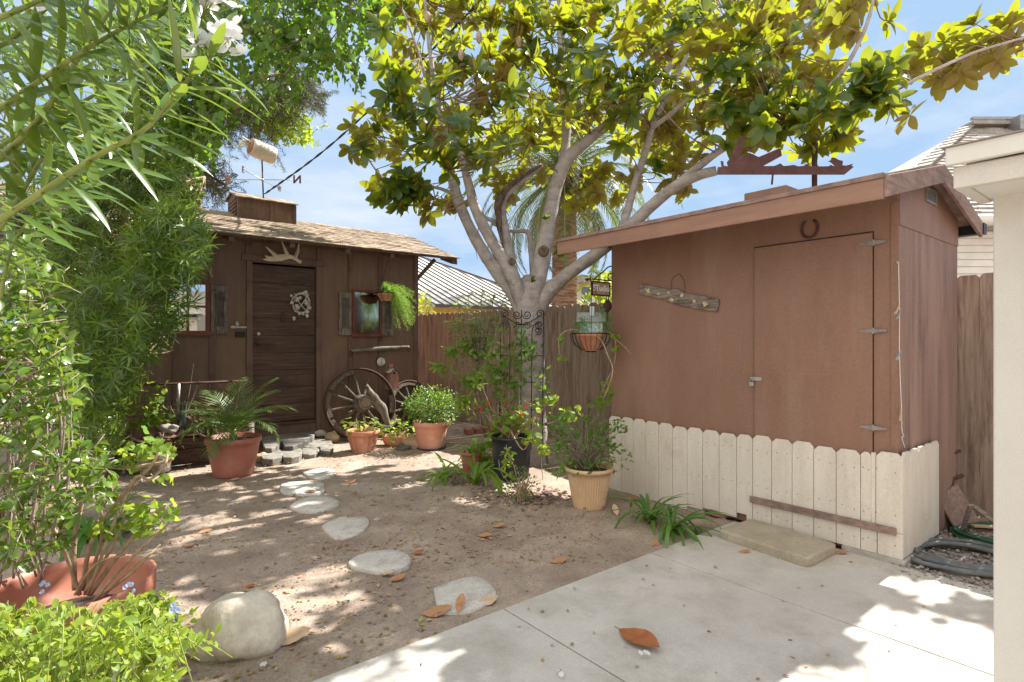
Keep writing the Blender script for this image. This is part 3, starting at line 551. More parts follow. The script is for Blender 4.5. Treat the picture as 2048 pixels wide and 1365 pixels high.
# clothesline with pegs on the side corner
SD = frame(SH @ Vector((.004, 0, 0)), -51.17 + 90)
cl = [onpl(SD, 1797, 525, -.012), onpl(SD, 1799, 625, -.012), onpl(SD, 1799, 712, -.012), onpl(SD, 1803, 820, -.012), onpl(SD, 1804, 862, -.012), onpl(SD, 1808, 872, -.012), onpl(SD, 1804, 876, -.012), onpl(SD, 1810, 896, -.012)]
tag(MB(SD).tube(cl, .0022, 5, 4).build('cord', 'rope', loc=SD @ Matrix.Translation(tuple(cl[-1]))), 'thin white cord hanging down the corner of the shed', 'cord')
hk = MB(SD); hk.tube([cl[0], cl[0] + Vector((0, .012, .01))], .003, 6); hk.lathe([(.009, 0), (.009, .004)], tuple(cl[0] + Vector((0, .009, 0))), 10, (0, -1, 0)); hk.build('cord_hook', 'galv', shed)
for i, (px, py, ang, m_, lab) in enumerate([(1794, 621, 35, 'pinwood', 'upper tan wooden clothespin clipped to the white cord'), (1798, 628, 50, 'greypaint', 'grey weathered clothespin right below the upper tan one'), (1797, 712, 40, 'greypaint', 'grey clothespin alone halfway down the cord'), (1802, 830, 75, 'pinwood', 'lowest tan clothespin on the white cord')]):
    c = onpl(SD, px, py, -.02); t = thing('clothespin', lab, 'clothespin', SD @ Matrix.Translation(tuple(c)), 'clothespins on the cord')
    for sg in (-1, 1):
        d = Vector((math.cos(R(ang + sg * 6)), 0, math.sin(R(ang + sg * 6)))); mb = MB(SD); cc = c + Vector((0, -.004 * sg, 0)) + Vector((-d.z, 0, d.x)) * .005 * sg
        mb.bar(cc - d * .036, cc + d * .036, .006, .008); mb.build('half', m_, t, smooth=False)
# roof boxes, vent pipe, silhouette
for (pa, pb, ph, lab) in (((1497, 387), (1560, 374), .06, 'low brown box on the ridge of the shed roof'),):
    A = onpl(SH, *pa, yo=.45); B = onpl(SH, 1581, 372, .45); mb = MB(SH); mb.bx(A.x, B.x, .38, .60, RZ - .02, RZ + .055); o = mb.build('roof_box', 'shed_trim', loc=SH @ Matrix.Translation(((A.x + B.x) / 2, .5, RZ)), smooth=False, bevel=.006); tag(o, lab, 'roof box')
vpp = P(1629, 330, 4.62); mb = MB(); zz = 2.36
t = thing('vent_pipe', 'short rusty vent pipe standing behind the shed ridge', 'pipe', (vpp.x, vpp.y, zz))
MB().lathe([(.021, 0), (.021, P(0, 292, 4.62).z - zz)], (vpp.x, vpp.y, zz), 16).build('pipe', 'rust', t)
MB().lathe([(.027, P(0, 300, 4.62).z - zz), (.027, P(0, 287, 4.62).z - zz)], (vpp.x, vpp.y, zz), 16).build('pipe_cap', 'rust', t)
Zs = [(85, 575), (100, 480), (150, 475), (135, 400), (170, 405), (175, 460), (230, 470), (215, 415), (270, 350), (290, 270), (350, 190), (370, 100), (430, 80), (440, 105), (500, 95), (445, 140), (425, 175), (420, 225), (520, 215), (600, 140), (650, 110), (640, 150), (580, 200), (530, 250), (420, 258), (400, 265), (385, 345), (430, 310), (500, 295), (560, 320), (620, 350), (880, 240), (905, 245), (918, 335), (680, 465), (820, 465), (900, 430), (940, 465), (1000, 460), (1070, 450), (1130, 470), (1200, 462), (1230, 435), (1270, 465), (1400, 470), (1520, 468), (1540, 450), (1580, 465), (1595, 458), (1545, 415), (1512, 405), (1545, 390), (1560, 355), (1600, 360), (1640, 385), (1700, 400), (1695, 440), (1690, 455), (1740, 460), (1830, 435), (1810, 465), (1840, 475), (1720, 575)]
YS = 4.5
sil = thing('metal_silhouette', 'rusty cut-metal silhouette of a figure and a bird above the shed roof', 'metal sculpture', P(1545, 372, YS))
def zp(a, Y=YS): return P(1420 + a[0] * .15625, 260 + a[1] * .15625, Y)
mb = MB(); pts = [zp(a) for a in Zs]; mb.prism([(p.x, p.z) for p in pts][::-1], 'y', YS - .003, .006); o = mb.build('cutout', 'rustdark', sil, smooth=False)
a_, b2_ = zp((805, 560)), zp((792, 700)); MB().tube([a_, b2_], .008, 8).build('mounting_post', 'rust', sil)

# ------------------------------------------------------------------ back fence
FA, FB = Vector((3.75, 4.12, 0)), Vector((-1.80, 10.45, 0)); fd = (FB - FA).normalized(); FL = (FB - FA).length
FRF = Matrix.Translation(FA) @ Matrix.Rotation(math.atan2(fd.y, fd.x) + math.pi, 4, 'Z')    # x runs back towards the camera side
fence = thing('wooden_fence', 'weathered dog-eared board fence running behind the sheds', 'fence', FRF)
mb = MB(FRF); x = .45; r_ = random.Random(5)
while x > -FL:
    w_ = r_.uniform(.132, .142) ; g2 = r_.choice([.002, .003, .004, .007]); z1 = 1.83 + r_.uniform(-.015, .015) + (.04 if x > -.6 else 0); th = r_.uniform(-.004, .004)
    picket(mb, x - w_, x, -.02, z1, -.01 + th, .018, .022); x -= w_ + g2
mb.build('boards', 'fence', fence, smooth=False, bevel=.002)
for z in (.35, 1.45): MB(FRF).bx(-FL, .4, .013, .05, z, z + .085).build('rail', 'fence', fence, smooth=False)

# ------------------------------------------------------------------ cabin
cabin = thing('cabin', 'dark brown board and batten cabin with a shingled roof', 'cabin', CB)
WX0 = -4.6; WH = 2.78; SL = .38
mb = MB(CB); dxl, dxr = onpl(CB, 505, 700).x, onpl(CB, 631, 700).x; dz0, dz1 = .30, 2.33
mb.bx(WX0, dxl - .02, 0, .08, 0, 2.70); mb.bx(dxr + .02, 0, 0, .08, 0, 2.70); mb.bx(dxl - .02, dxr + .02, 0, .08, dz1 + .02, 2.70); mb.bx(dxl - .02, dxr + .02, .0, .08, 0, dz0 - .04)
mb.build('front_wall', 'cabin', cabin, smooth=False)
MB(CB).prism([(.08, 0), (2.9, 0), (2.9, 2.7), (1.5, 3.12), (.08, 2.7)], 'x', -.08, .08).build('side_wall', 'cabin', cabin, smooth=False)
MB(CB).bx(WX0, -.08, 2.82, 2.9, 0, 2.7).build('back_wall', 'cabin', cabin, smooth=False)
MB(CB).prism([(.08, 0), (2.82, 0), (2.82, 2.7), (1.5, 3.12), (.08, 2.7)], 'x', WX0, .08).build('far_wall', 'cabin', cabin, smooth=False)
for px in (352, 425, 740, 833, 230, 762):      # battens
    x = onpl(CB, px, 600, -.02).x
    if px in (352,): z0, z1 = 0, 1.35
    elif px == 740: x = onpl(CB, 702, 600, -.02).x; z0, z1 = 0, 2.66
    elif px == 762: z0, z1 = 0, 2.66
    else: z0, z1 = 0, 2.66
    if px == 833: x = -.035
    MB(CB).bx(x - .035, x + .035, -.022, -.001, z0, z1).build('batten', 'cabin_trim', cabin, smooth=False, bevel=.003)
x = onpl(CB, 352, 600, -.02).x; 
# door frame
for xa_, xb_ in ((dxl - .075, dxl - .005), (dxr + .005, dxr + .075)): MB(CB).bx(xa_, xb_, -.03, .05, .02, dz1 + .03).build('door_jamb', 'cabin_trim', cabin, smooth=False, bevel=.003)
MB(CB).bx(dxl - .13, dxr + .12, -.034, .05, dz1 + .032, dz1 + .11).build('door_header', 'cabin_trim', cabin, smooth=False, bevel=.003)
for xx in (dxl - .05, dxr + .045): MB(CB).bx(xx - .035, xx + .035, -.022, -.001, dz1 + .112, 2.66).build('batten', 'cabin_trim', cabin, smooth=False)
MB(CB).bx(dxl - .004, dxr + .004, -.035, .06, dz0 - .045, dz0 - .005).build('threshold', 'door', cabin, smooth=False, bevel=.006)
MB(CB).bx(dxl, dxr, -.012, -.001, .06, dz0 - .048).build('riser', 'cabin_trim', cabin, smooth=False)
cd = MB(CB); npk = 9; ph = (dz1 - dz0 - .01) / npk
for k in range(npk): cd.bx(dxl + .004, dxr - .004, .012 + .003 * (k % 2), .04, dz0 + k * ph + .004, dz0 + (k + 1) * ph)
cdoor = cd.build('door', 'door', cabin, smooth=False, bevel=.003)
MB(CB).bx(dxl, dxr, .042, .05, dz0, dz1).build('door_backing', 'iron', cdoor, smooth=False)
for px, py, r in ((517, 668, .022), (515, 686, .028)):
    c = onpl(CB, px, py, .012); mb = MB(CB); mb.lathe([(r, 0), (r, .008), (r * .5, .012), (r * .45, .03), (r * .9, .04), (r * .8, .055), (0, .06)] if r > .025 else [(r, 0), (r, .01), (r * .6, .014), (0, .014)], tuple(c), 16, (0, -1, 0)); mb.build('door_knob' if r > .025 else 'deadbolt', 'rust' if r > .025 else 'whitemetal', cdoor)
c = onpl(CB, 566, 634, .01); mb = MB(CB); mb.prism([(c.x - .03, c.z - .06), (c.x + .03, c.z - .06), (c.x + .035, c.z + .03), (c.x + .015, c.z + .065), (c.x - .015, c.z + .065), (c.x - .035, c.z + .03)], 'y', .0, .012)
mb.lathe([(.018, 0), (.012, .02), (0, .022)], (c.x, 0, c.z + .03), 10, (0, -1, 0)); mb.tube([(c.x + .026 * math.cos(a), -.012, c.z - .01 + .035 * math.sin(a)) for a in np.linspace(-math.pi, 0, 10)], .006, 6); mb.build('door_knocker', 'rust', cdoor, bevel=.003)
for py in (570, 790):
    c = onpl(CB, 628, py, .008); MB(CB).prism([(c.x - .16, c.z), (c.x - .14, c.z + .012), (c.x, c.z + .035), (c.x, c.z - .035), (c.x - .14, c.z - .012)], 'y', .004, .006).build('strap_hinge', 'rust', cdoor, smooth=False)
# iron wreath on door
c = onpl(CB, 602, 607, -.02); wr = thing('vine_wreath', 'round pale metal grapevine wreath hung on the cabin door', 'wreath', CB @ Matrix.Translation(tuple(c)))
mb = MB(CB); mb.tube([(c.x + .115 * math.cos(a) * (1 + .05 * math.sin(5 * a)), -.022 + .006 * math.sin(7 * a), c.z + .135 * math.sin(a)) for a in np.linspace(0, 2 * math.pi, 40)], .008, 6)
mb.tube([(c.x + .10 * math.cos(a) * (1 + .08 * math.sin(4 * a)), -.028, c.z + .12 * math.sin(a)) for a in np.linspace(1, 1 + 2 * math.pi, 40)], .006, 6)
for sg in (-1, 1): mb.tube([(c.x - sg * .09, -.024, c.z - .12), (c.x + .02 * sg, -.026, c.z), (c.x + sg * .09, -.024, c.z + .13)], .006, 6, 4)
mb.build('ring', 'whitemetal', wr)
mb = MB(CB); r_ = random.Random(2)
for a in np.linspace(0, 6.28, 15):
    k = 1 if r_.random() < .6 else .55; mb.blob((c.x + .12 * k * math.cos(a), -.032, c.z + .14 * k * math.sin(a)), (.024, .01, .022), a * 9, .5, n=2)
for px, py in ((588, 637), (614, 632), (583, 592), (612, 585)): d = onpl(CB, px, py, -.03); mb.blob(tuple(d), (.02, .008, .026), px, .4, n=2)
mb.build('leaves', 'whitemetal', wr)
# windows
def window(pts, mirror, label, muntin, shut):
    xa, xb, za, zb = pts
    wn = MB(CB); fw = .045 if muntin else .032
    wn.bx(xa, xb, -.05, -.001, zb - fw, zb); wn.bx(xa - .015, xb + .015, -.06, -.001, za, za + fw * 1.3); wn.bx(xa, xa + fw, -.05, -.001, za + fw * 1.3, zb - fw); wn.bx(xb - fw, xb, -.05, -.001, za + fw * 1.3, zb - fw)
    wf = wn.build('window', 'red', cabin, smooth=False, bevel=.003)
    MB(CB).bx(xa + fw * .9, xb - fw * .9, -.022, -.012, za + fw, zb - fw * .9).build('pane', mirror, wf, smooth=False)
    if muntin:
        xm, zm = (xa + xb) / 2, (za + zb) / 2 + .02; mm = MB(CB); mm.bx(xm - .013, xm + .013, -.038, -.0225, za + fw * 1.3, zb - fw); mm.bx(xa + fw, xb - fw, -.036, -.0226, zm - .013, zm + .013); mm.build('muntin', 'cabin_trim', wf, smooth=False)
    for side, ok in zip((-1, 1), shut):
        if not ok: continue
        sa, sb = (xa - .19, xa - .008) if side < 0 else (xb + .008, xb + .19); s0, s1 = za + .02, zb - .05
        s2 = MB(CB); s2.bx(sa, sa + .038, -.04, -.023, s0, s1); s2.bx(sb - .038, sb, -.04, -.023, s0, s1); s2.bx(sa + .038, sb - .038, -.039, -.0231, s1 - .07, s1); s2.bx(sa + .038, sb - .038, -.039, -.0231, s0, s0 + .09)
        so_ = s2.build('shutter', 'grey_wood', cabin, smooth=False, bevel=.002)
        s3 = MB(CB); k = s0 + .095
        while k < s1 - .08:
            s3.box(((sa + sb) / 2, -.031, k), (sb - sa - .078, .014, .004), Matrix.Rotation(R(35), 3, 'X')); k += .0165
        s3.bx(sa + .03, sb - .03, -.0225, -.021, s0, s1); s3.build('louvres', 'grey_wood', so_, smooth=False)
lw = [onpl(CB, 330, 673, -.03), onpl(CB, 420, 565, -.03)]
window((lw[0].x, lw[1].x, onpl(CB, 420, 672, -.03).z, onpl(CB, 420, 563, -.03).z), 'mirror', '', True, (1, 1))
window((onpl(CB, 704, 625, -.03).x, onpl(CB, 763, 625, -.03).x, onpl(CB, 730, 674, -.03).z, onpl(CB, 730, 581, -.03).z), 'mirror_dusty', '', False, (1, 1))
# roof
T0, T1, EW, RW = WX0 - .3, .49, -.35, 1.18
ez, rz = 2.62, 3.17
def crz(y): return ez + (y - EW) * (rz - ez) / (RW - EW)
mb = MB(CB)
mb.prism([(EW, ez), (RW, rz), (RW + 1.9, rz - .7), (RW + 1.9, rz - .73), (RW, rz - .03), (EW, ez - .03)], 'x', T0, T1 - T0)
croof = mb.build('roof', 'cabin_trim', cabin, smooth=False)
mb = MB(CB); r_ = random.Random(9); nrow = 13; step = (RW - EW + .03) / nrow
for k in range(nrow):
    x = T0 - .02
    while x < T1 + .02:
        w_ = r_.choice([.10, .14, .17, .2]) ; xb = min(x + w_, T1 + .03); ya = EW - .03 + k * step + r_.uniform(-.008, .008); yb = min(EW - .03 + (k + 1.3) * step, RW + .01)
        za, zb = crz(ya) + .012 + r_.uniform(0, .006), crz(yb) + .003
        mb.add([(x, ya, za - .010), (xb - .003, ya, za - .010), (xb - .003, yb, zb - .001), (x, yb, zb - .001), (x, ya, za + .002), (xb - .003, ya, za + .002), (xb - .003, yb, zb + .004), (x, yb, zb + .004)],
               [(0, 3, 2, 1), (4, 5, 6, 7), (0, 1, 5, 4), (1, 2, 6, 5), (2, 3, 7, 6), (3, 0, 4, 7)]); x = xb
for j in range(26):     # ridge caps and back slope course
    xa_ = T0 + (T1 - T0) * j / 26; mb.prism([(RW - .08, crz(RW - .08) + .012), (RW, rz + .022), (RW + .09, rz - .02), (RW + .09, rz - .03), (RW, rz + .008), (RW - .08, crz(RW - .08) + .004)], 'x', xa_, (T1 - T0) / 26 - .006)
mb.build('shingles', 'shingle', croof, smooth=False)
MB(CB).bx(T0, -.07, -.019, -.001, 2.60, 2.70).build('frieze', 'cabin_trim', cabin, smooth=False)
for px in (462, 583, 693, 783, 850, 380):
    x = onpl(CB, px, 520, -.3).x
    if px == 850: x = T1 - .06
    MB(CB).prism([(EW + .015, ez - .095), (EW + .015, ez - .033), (.0, crz(0) - .035), (.0, crz(0) - .115)], 'x', x - .03, .06).build('rafter_tail', 'cabin_trim', cabin, smooth=False)
mb = MB(CB); mb.bar((.0, .06, 2.28), (.30, .0, 2.62), .05, .05); mb.build('roof_brace', 'cabin_trim', cabin, smooth=False)
mb = MB(CB); mb.prism([(EW, ez - .035), (RW, rz - .035), (RW, rz - .12), (EW, ez - .10)], 'x', T1 - .03, .03); mb.build('rake_board', 'cabin_trim', cabin, smooth=False)
# leaf debris on roof
mb = MB(CB); n = 160; B = np.zeros((n, 3)); B[:, 0] = rng.uniform(-3.4, -1.0, n); B[:, 1] = rng.uniform(-.3, .7, n); B[:, 2] = [crz(y) + .03 for y in B[:, 1]]
mb.kites(B, rv(n) * (1, 1, .15), np.tile((0, 0, 1.), (n, 1)) + rv(n) * .4, rng.uniform(.03, .06, n), .018); kind(tag(mb.build('roof_litter', M['lf_litter'], loc=CB), 'dry leaf litter scattered on the cabin roof', 'leaf litter'), 'stuff')
# cupola
cx0, cx1 = onpl(CB, 472, 430, .95).x, onpl(CB, 588, 430, .95).x
cup = MB(CB); cya, cyb = .86, 1.45
cup.prism([(cya, 2.95), (cyb, 2.95), (cyb, 3.40), ((cya + cyb) / 2, 3.46), (cya, 3.36)], 'x', cx0, cx1 - cx0)
co = cup.build('roof_vent_box', 'cabin_trim', cabin, smooth=False, bevel=.005)
mb = MB(CB)
for xx in (cx0 + .02, (cx0 + cx1) / 2 + .05, cx1 - .02): MB(CB).bx(xx - .022, xx + .022, cya - .014, cya - .001, 2.95, 3.34).build('trim', 'cabin_trim', co, smooth=False)
for k in range(6): mb.bar((cx0 - .006, cya + .05, 3.08 + k * .055), (cx0 - .006, cya + .5, 3.09 + k * .05), .01, .03)
mb.build('louvres', 'cabin_trim', co, smooth=False)
MB(CB).prism([(cya - .05, 3.355), ((cya + cyb) / 2, 3.475), (cyb + .05, 3.41), (cyb + .05, 3.395), ((cya + cyb) / 2, 3.461), (cya - .05, 3.34)], 'x', cx0 - .03, cx1 - cx0 + .05).build('cap', 'shingle', co, smooth=False)
# weather vane
YV = 8.05; vb = P(527, 388, YV)
vane = thing('weathervane', 'weathervane with mirrored compass letters and a tin barrel on the cabin roof', 'weathervane', vb)
MB().tube([vb - Vector((0, 0, .1)), P(524, 322, YV)], .011, 8).build('pole', 'rust', vane)
hub = P(524.5, 360, YV); mb = MB(); mb.blob(tuple(hub), (.022, .022, .022), 1, 0, n=2)
mb.tube([hub - Vector((.42, 0, 0)), hub + Vector((.42, 0, 0))], .006, 6); mb.tube([hub - Vector((.04, .42, 0)), hub + Vector((.04, .42, 0))], .006, 6); mb.build('arms', 'galv', vane)
def text(s_, size, Mx, m_, par, ext=.004, name='letter'):
    cu = bpy.data.curves.new(name, 'FONT'); cu.body = s_; cu.size = size; cu.extrude = ext; cu.align_x = 'CENTER'; cu.align_y = 'CENTER'; cu.offset = .003 * size / .12
    tmp = bpy.data.objects.new(name + '_curve', cu); COL.objects.link(tmp); bpy.context.view_layer.update()
    me = bpy.data.meshes.new_from_object(tmp.evaluated_get(bpy.context.evaluated_depsgraph_get())); bpy.data.objects.remove(tmp)
    o = bpy.data.objects.new(name, me); COL.objects.link(o); me.materials.clear(); me.materials.append(M[m_]); o.parent = par; o.matrix_local = WM[par.name].inverted() @ Mx; return o
def back(p, x=(-1, 0, 0), zup=(0, 0, 1)):
    x = Vector(x).normalized(); u = Vector(zup); n_ = x.cross(u); return Matrix.Translation(p) @ Matrix((x, u, n_)).transposed().to_4x4()
text('N', .16, back(hub + Vector((.50, 0, -.0))), 'rust', vane); text('S', .16, back(hub + Vector((-.49, 0, .0))), 'copper', vane)
text('E', .12, back(hub + Vector((-.05, -.47, 0)), (0, 1, 0)), 'rust', vane); text('W', .12, back(hub + Vector((.05, .47, 0)), (0, 1, 0)), 'rust', vane)
bc = P(525, 303, YV); ax = Vector((.62, .68, -.16)).normalized(); L_ = .34; rr_ = .115
mb = MB(); pr = [(rr_ * .9, -L_ / 2)]
for k in range(13): t = k / 12; pr.append((rr_ * (1 + .1 * math.sin(math.pi * t)) + (.004 if k % 2 else 0), -L_ / 2 + L_ * t))
pr.append((rr_ * .9, L_ / 2)); mb.lathe(pr, tuple(bc), 28, ax); mb.build('barrel', 'barrelmetal', vane)
e = bc - ax * (L_ / 2 + .003); MB().lathe([(rr_ * .93, 0), (rr_ * .93, .004), (0, .004)], tuple(e - ax * .004), 28, ax).build('barrel_end', 'copper', vane)
mb = MB(); r_ = random.Random(4)
for k in range(7):
    q0 = e - ax * .01 + Vector((r_.uniform(-.06, .02), r_.uniform(-.03, .03), r_.uniform(-.06, .08)))
    mb.tube([q0, q0 + Vector((-.05, -.02, .03)), q0 + Vector((-.09 + r_.uniform(-.03, .03), -.02, r_.uniform(-.06, .1)))], [.012, .016, .004], 6, 4)
mb.build('figure', 'cloth_white', vane)
mb = MB(); w0 = P(530, 388, 8.0); w1 = P(680, 270, 7.6); w2 = P(963, 0, 6.6); w3 = P(1250, -330, 5.8)
base = cat([tuple(w0), tuple(w1 - Vector((0, 0, .03))), tuple(w2), tuple(w3)], 30)
for ph_ in (0, math.pi): mb.tube([Vector(p) + Vector((math.cos(i * .9 + ph_), 0, math.sin(i * .9 + ph_))) * .008 for i, p in enumerate(base)], .008, 6)
tag(mb.build('power_cable', 'wire', loc=w0), 'twisted black cable rising from the cabin roof into the tree', 'cable')
# things on the cabin wall
an = thing('moose_antler', 'pale moose antler mounted above the cabin door', 'antler', CB @ Matrix.Translation(tuple(onpl(CB, 565, 510, -.05))))
A = lambda zx, zy, yo=-.06: onpl(CB, 400 + zx * .29297, 200 + zy * .29297, yo)
mb = MB(CB)
mb.tube([A(690, 1110), A(665, 1095), A(640, 1080)], [.03, .022, .024], 10, 3)
outl = [(640, 1065), (600, 1055), (540, 1055), (500, 1060), (460, 1080), (425, 1088), (450, 1100), (500, 1105), (560, 1100), (610, 1085), (650, 1090)]
mb.prism([(A(*a).x, A(*a).z) for a in outl][::-1], 'y', -.07, .022)
for tn in ([(600, 1070), (580, 1020), (556, 958)], [(650, 1080), (668, 1030), (676, 975)], [(530, 1075), (490, 1040), (450, 1002)], [(500, 1085), (465, 1075), (442, 1062)]):
    mb.tube([A(*tn[0]), A(*tn[1]), A(tn[2][0], tn[2][1], -.10)], [.028, .02, .004], 9, 5)
mb.build('palm_and_tines', 'bonewhite', an, bevel=.006)
c = onpl(CB, 480, 655, -.01); lt = thing('latch_bar', 'old metal latch bar with a dark plate beside the cabin door', 'latch', CB @ Matrix.Translation(tuple(c)))
mb = MB(CB); mb.bx(onpl(CB, 462, 655).x, onpl(CB, 495, 658).x, -.026, -.012, c.z - .012, c.z + .012); mb.blob((onpl(CB, 464, 657).x, -.02, c.z), (.028, .01, .02), 2, .3, n=2); mb.blob((onpl(CB, 473, 650).x, -.02, c.z + .04), (.02, .01, .028), 3, .4, n=2); mb.build('bar', 'whitemetal', lt)
a1, a2 = onpl(CB, 470, 662), onpl(CB, 490, 675); MB(CB).bx(a1.x, a2.x, -.016, -.004, a2.z, a1.z - .01).build('plate', 'iron', lt, smooth=False)
# yoke
ya_, yb_ = onpl(CB, 702, 702, -.06), onpl(CB, 818, 694, -.06); yk = thing('wooden_yoke', 'grey wooden singletree bar with iron hooks hung under the right window', 'yoke', CB @ Matrix.Translation(tuple((ya_ + yb_) / 2)))
mb = MB(CB); mb.tube([ya_, ya_.lerp(yb_, .25), ya_.lerp(yb_, .5), ya_.lerp(yb_, .75), yb_], [.018, .026, .032, .026, .018], 10, 4, .2); mb.build('bar', 'grey_wood_x', yk)
for px, py in ((702, 702), (760, 684), (818, 694)):
    c = onpl(CB, px, py, -.07); sgn = 1 if px == 760 else -1
    MB(CB).tube([(c.x + .022 * math.cos(a), c.y, c.z + sgn * .04 + .034 * math.sin(a)) for a in np.linspace(-1.4, 4.4, 14)], .006, 6).build('hook', 'iron', yk)
c = onpl(CB, 761, 724, -.012); th = thing('thermometer', 'round white dial thermometer on the cabin wall', 'thermometer', CB @ Matrix.Translation(tuple(c)))
MB(CB).lathe([(.075, 0), (.075, .018), (.066, .022), (.064, .016)], tuple(c), 28, (0, -1, 0)).build('rim', 'rust', th)
MB(CB).lathe([(.065, 0), (.065, .0005)], (c.x, c.y - .017, c.z), 28, (0, -1, 0)).build('dial', 'dial', th)
mb = MB(CB); mb.bar((c.x, c.y - .019, c.z - .03), (c.x + .012, c.y - .019, c.z + .04), .004, .002, (0, 1, 0)); mb.bar((c.x - .03, c.y - .0195, c.z - .005), (c.x + .02, c.y - .0195, c.z + .008), .003, .002, (0, 1, 0)); mb.build('needle', 'rust', th, smooth=False)
c = onpl(CB, 785, 758, -.07); bh = thing('birdhouse', 'small faded pink birdhouse with a grey roof on the cabin wall', 'birdhouse', CB @ Matrix.Translation((c.x, c.y, c.z - .13)))
mb = MB(CB); z0, z1 = onpl(CB, 785, 779, -.07).z, onpl(CB, 785, 745, -.07).z
mb.prism([(c.x - .085, z0), (c.x + .085, z0), (c.x + .062, z1), (c.x, z1 + .055), (c.x - .062, z1)], 'y', -.13, .125); mb.build('box', 'birdpink', bh, smooth=False, bevel=.002)
mb = MB(CB)
for sg in (-1, 1): mb.bar((c.x + sg * .045, -.165, z1 + .03), (c.x + sg * .045, .0 - .003, z1 + .03), .13, .01, (sg * .6, 0, .8))
mb.build('roof', 'grey_wood', bh, smooth=False)
MB(CB).lathe([(.017, 0), (.017, .001)], (c.x, -.1305, z1 - .012), 16, (0, -1, 0)).build('entrance_hole', 'iron', bh)
MB(CB).bx(c.x - .03, c.x + .03, -.02, -.003, z1, z1 + .12).build('mounting_board', 'birdpink', bh, smooth=False)
# curved horn / root on far wall
pts = [onpl(CB, *q_, yo=-.05) for q_ in ((260, 655), (262, 680), (272, 695), (286, 702))]
tag(MB(CB).tube(pts, [.03, .026, .02, .008], 8, 5, .3).build('curved_branch', 'grey_wood', loc=CB @ Matrix.Translation(tuple(pts[1]))), 'curved grey branch hung on the cabin wall left of the window', 'branch')

# ------------------------------------------------------------------ cream house on the right
HS = frame(SH @ Vector((.72, -1.48, 0)), -51.17)       # its corner; x runs to the right and behind the camera
house = thing('cream_house', 'cream stucco house corner with a low eave at the right edge', 'house', HS)
hz_ = 1.86
mb = MB(HS); mb.bx(0, 1.2, 0, .34, 0, hz_ + .12); mb.build('corner_wall', 'cream_house', house, smooth=False, bevel=.006)
mb = MB(HS); mb.bx(1.2, 9, 0, 2.5, 0, 2.6); mb.build('wall', 'cream_house', house, smooth=False)
fb = onpl(HS, 1890, 297, -.30); fbt = fb.z
mb = MB(HS); mb.bx(fb.x, 9, -.30, -.275, fbt - .055, fbt); mb.build('fascia', 'cream_trim', house, smooth=False, bevel=.003)
bx_ = onpl(HS, 1906, 330, -.27).x
mb = MB(HS); mb.bx(bx_, 9, -.270, -.235, fbt - .125, fbt - .057); mb.bx(bx_, bx_ + .035, -.234, .05, fbt - .125, fbt - .057); mb.build('beam', 'cream_house', house, smooth=False, bevel=.004)
mb = MB(HS); mb.bx(bx_ + .036, 9, -.234, .05, fbt - .118, fbt - .095); mb.build('soffit', 'cream_trim', house, smooth=False)
mb = MB(HS); mb.prism([(-.31, fbt + .003), (.1, fbt + .03), (.1, fbt + .015), (-.31, fbt - .0)], 'x', fb.x - .01, 9 - fb.x); hr = mb.build('roof', 'nshingle', house, smooth=False)
for x0_, w_, nm in ((1.5, .9, 'door'), (3.2, .85, 'door'), (5.1, 1.3, 'window')):
    z0 = .05 if nm == 'door' else .9; mb = MB(HS)
    mb.bx(x0_ - .09, x0_, -.03, -.001, z0, 2.06); mb.bx(x0_ + w_, x0_ + w_ + .09, -.03, -.001, z0, 2.06); mb.bx(x0_ - .09, x0_ + w_ + .09, -.032, -.001, 2.061, 2.15)
    d_ = MB(HS).bx(x0_, x0_ + w_, -.012, -.001, z0, 2.06).build(nm, 'cream_trim' if nm == 'door' else 'glasspane', house, smooth=False); mb.build('frame', 'whitepaint', d_, smooth=False)
    if nm == 'door': MB(HS).bx(x0_ + .14, x0_ + w_ - .14, -.016, -.0125, 1.1, 1.9).build('door_panel', 'cream_house', d_, smooth=False)

# ------------------------------------------------------------------ houses beyond the fence
NB = frame((-2.28, 16.6, 0), 38.83)
nh = thing('yellow_house', 'yellow house with a ribbed grey metal roof beyond the fence', 'house', NB)
nz_ = lambda L: 2.42 + .39 * L
mb = MB(NB); top = [(0, 0), (5.9, 0), (2.2, 8), (0, 8)]
mb.add([(a, b_, nz_(b_)) for a, b_ in top] + [(a, b_, nz_(b_) - .08) for a, b_ in top], [(0, 1, 2, 3), (7, 6, 5, 4), (0, 4, 5, 1), (1, 5, 6, 2), (2, 6, 7, 3), (3, 7, 4, 0)])
nr = mb.build('roof', 'metalroof', nh, smooth=False)
mb = MB(NB); k = .0
while k < 5.9:
    Lm = min(8, (5.9 - k) * 8 / 3.7); mb.bar((k, 0, nz_(0) + .02), (k, Lm, nz_(Lm) + .02), .03, .035); k += .31
mb.bar((5.9, 0, nz_(0) + .03), (2.2, 8, nz_(8) + .03), .12, .06); mb.bar((0, -.02, nz_(0) - .02), (5.95, -.02, nz_(0) - .02), .04, .1)
kind(mb.build('roof_seams', 'seam', nr, smooth=False), 'thing')
MB(NB).bx(.15, 5.5, .35, .5, 0, 2.4).build('wall', 'yellowwall', nh, smooth=False)
MB(NB).prism([(.5, 0), (8, 0), (8, 5.3), (.5, 2.5)], 'x', .15, .15).build('gable_wall', 'yellowwall', nh, smooth=False)
MB(NB).bx(1.3, 2.9, .32, .345, .5, 2.32).build('door_panel', 'orangewall', nh, smooth=False)
w2h = thing('white_house', 'distant white house with a grey window behind the palm trunk', 'house', (3.0, 24, 0))
a1, a2 = P(1100, 556, 24), P(1400, 620, 24)
MB().bx(a1.x, a2.x, 24, 27, 0, a1.z - .25).build('wall', 'whitepaint', w2h, smooth=False)
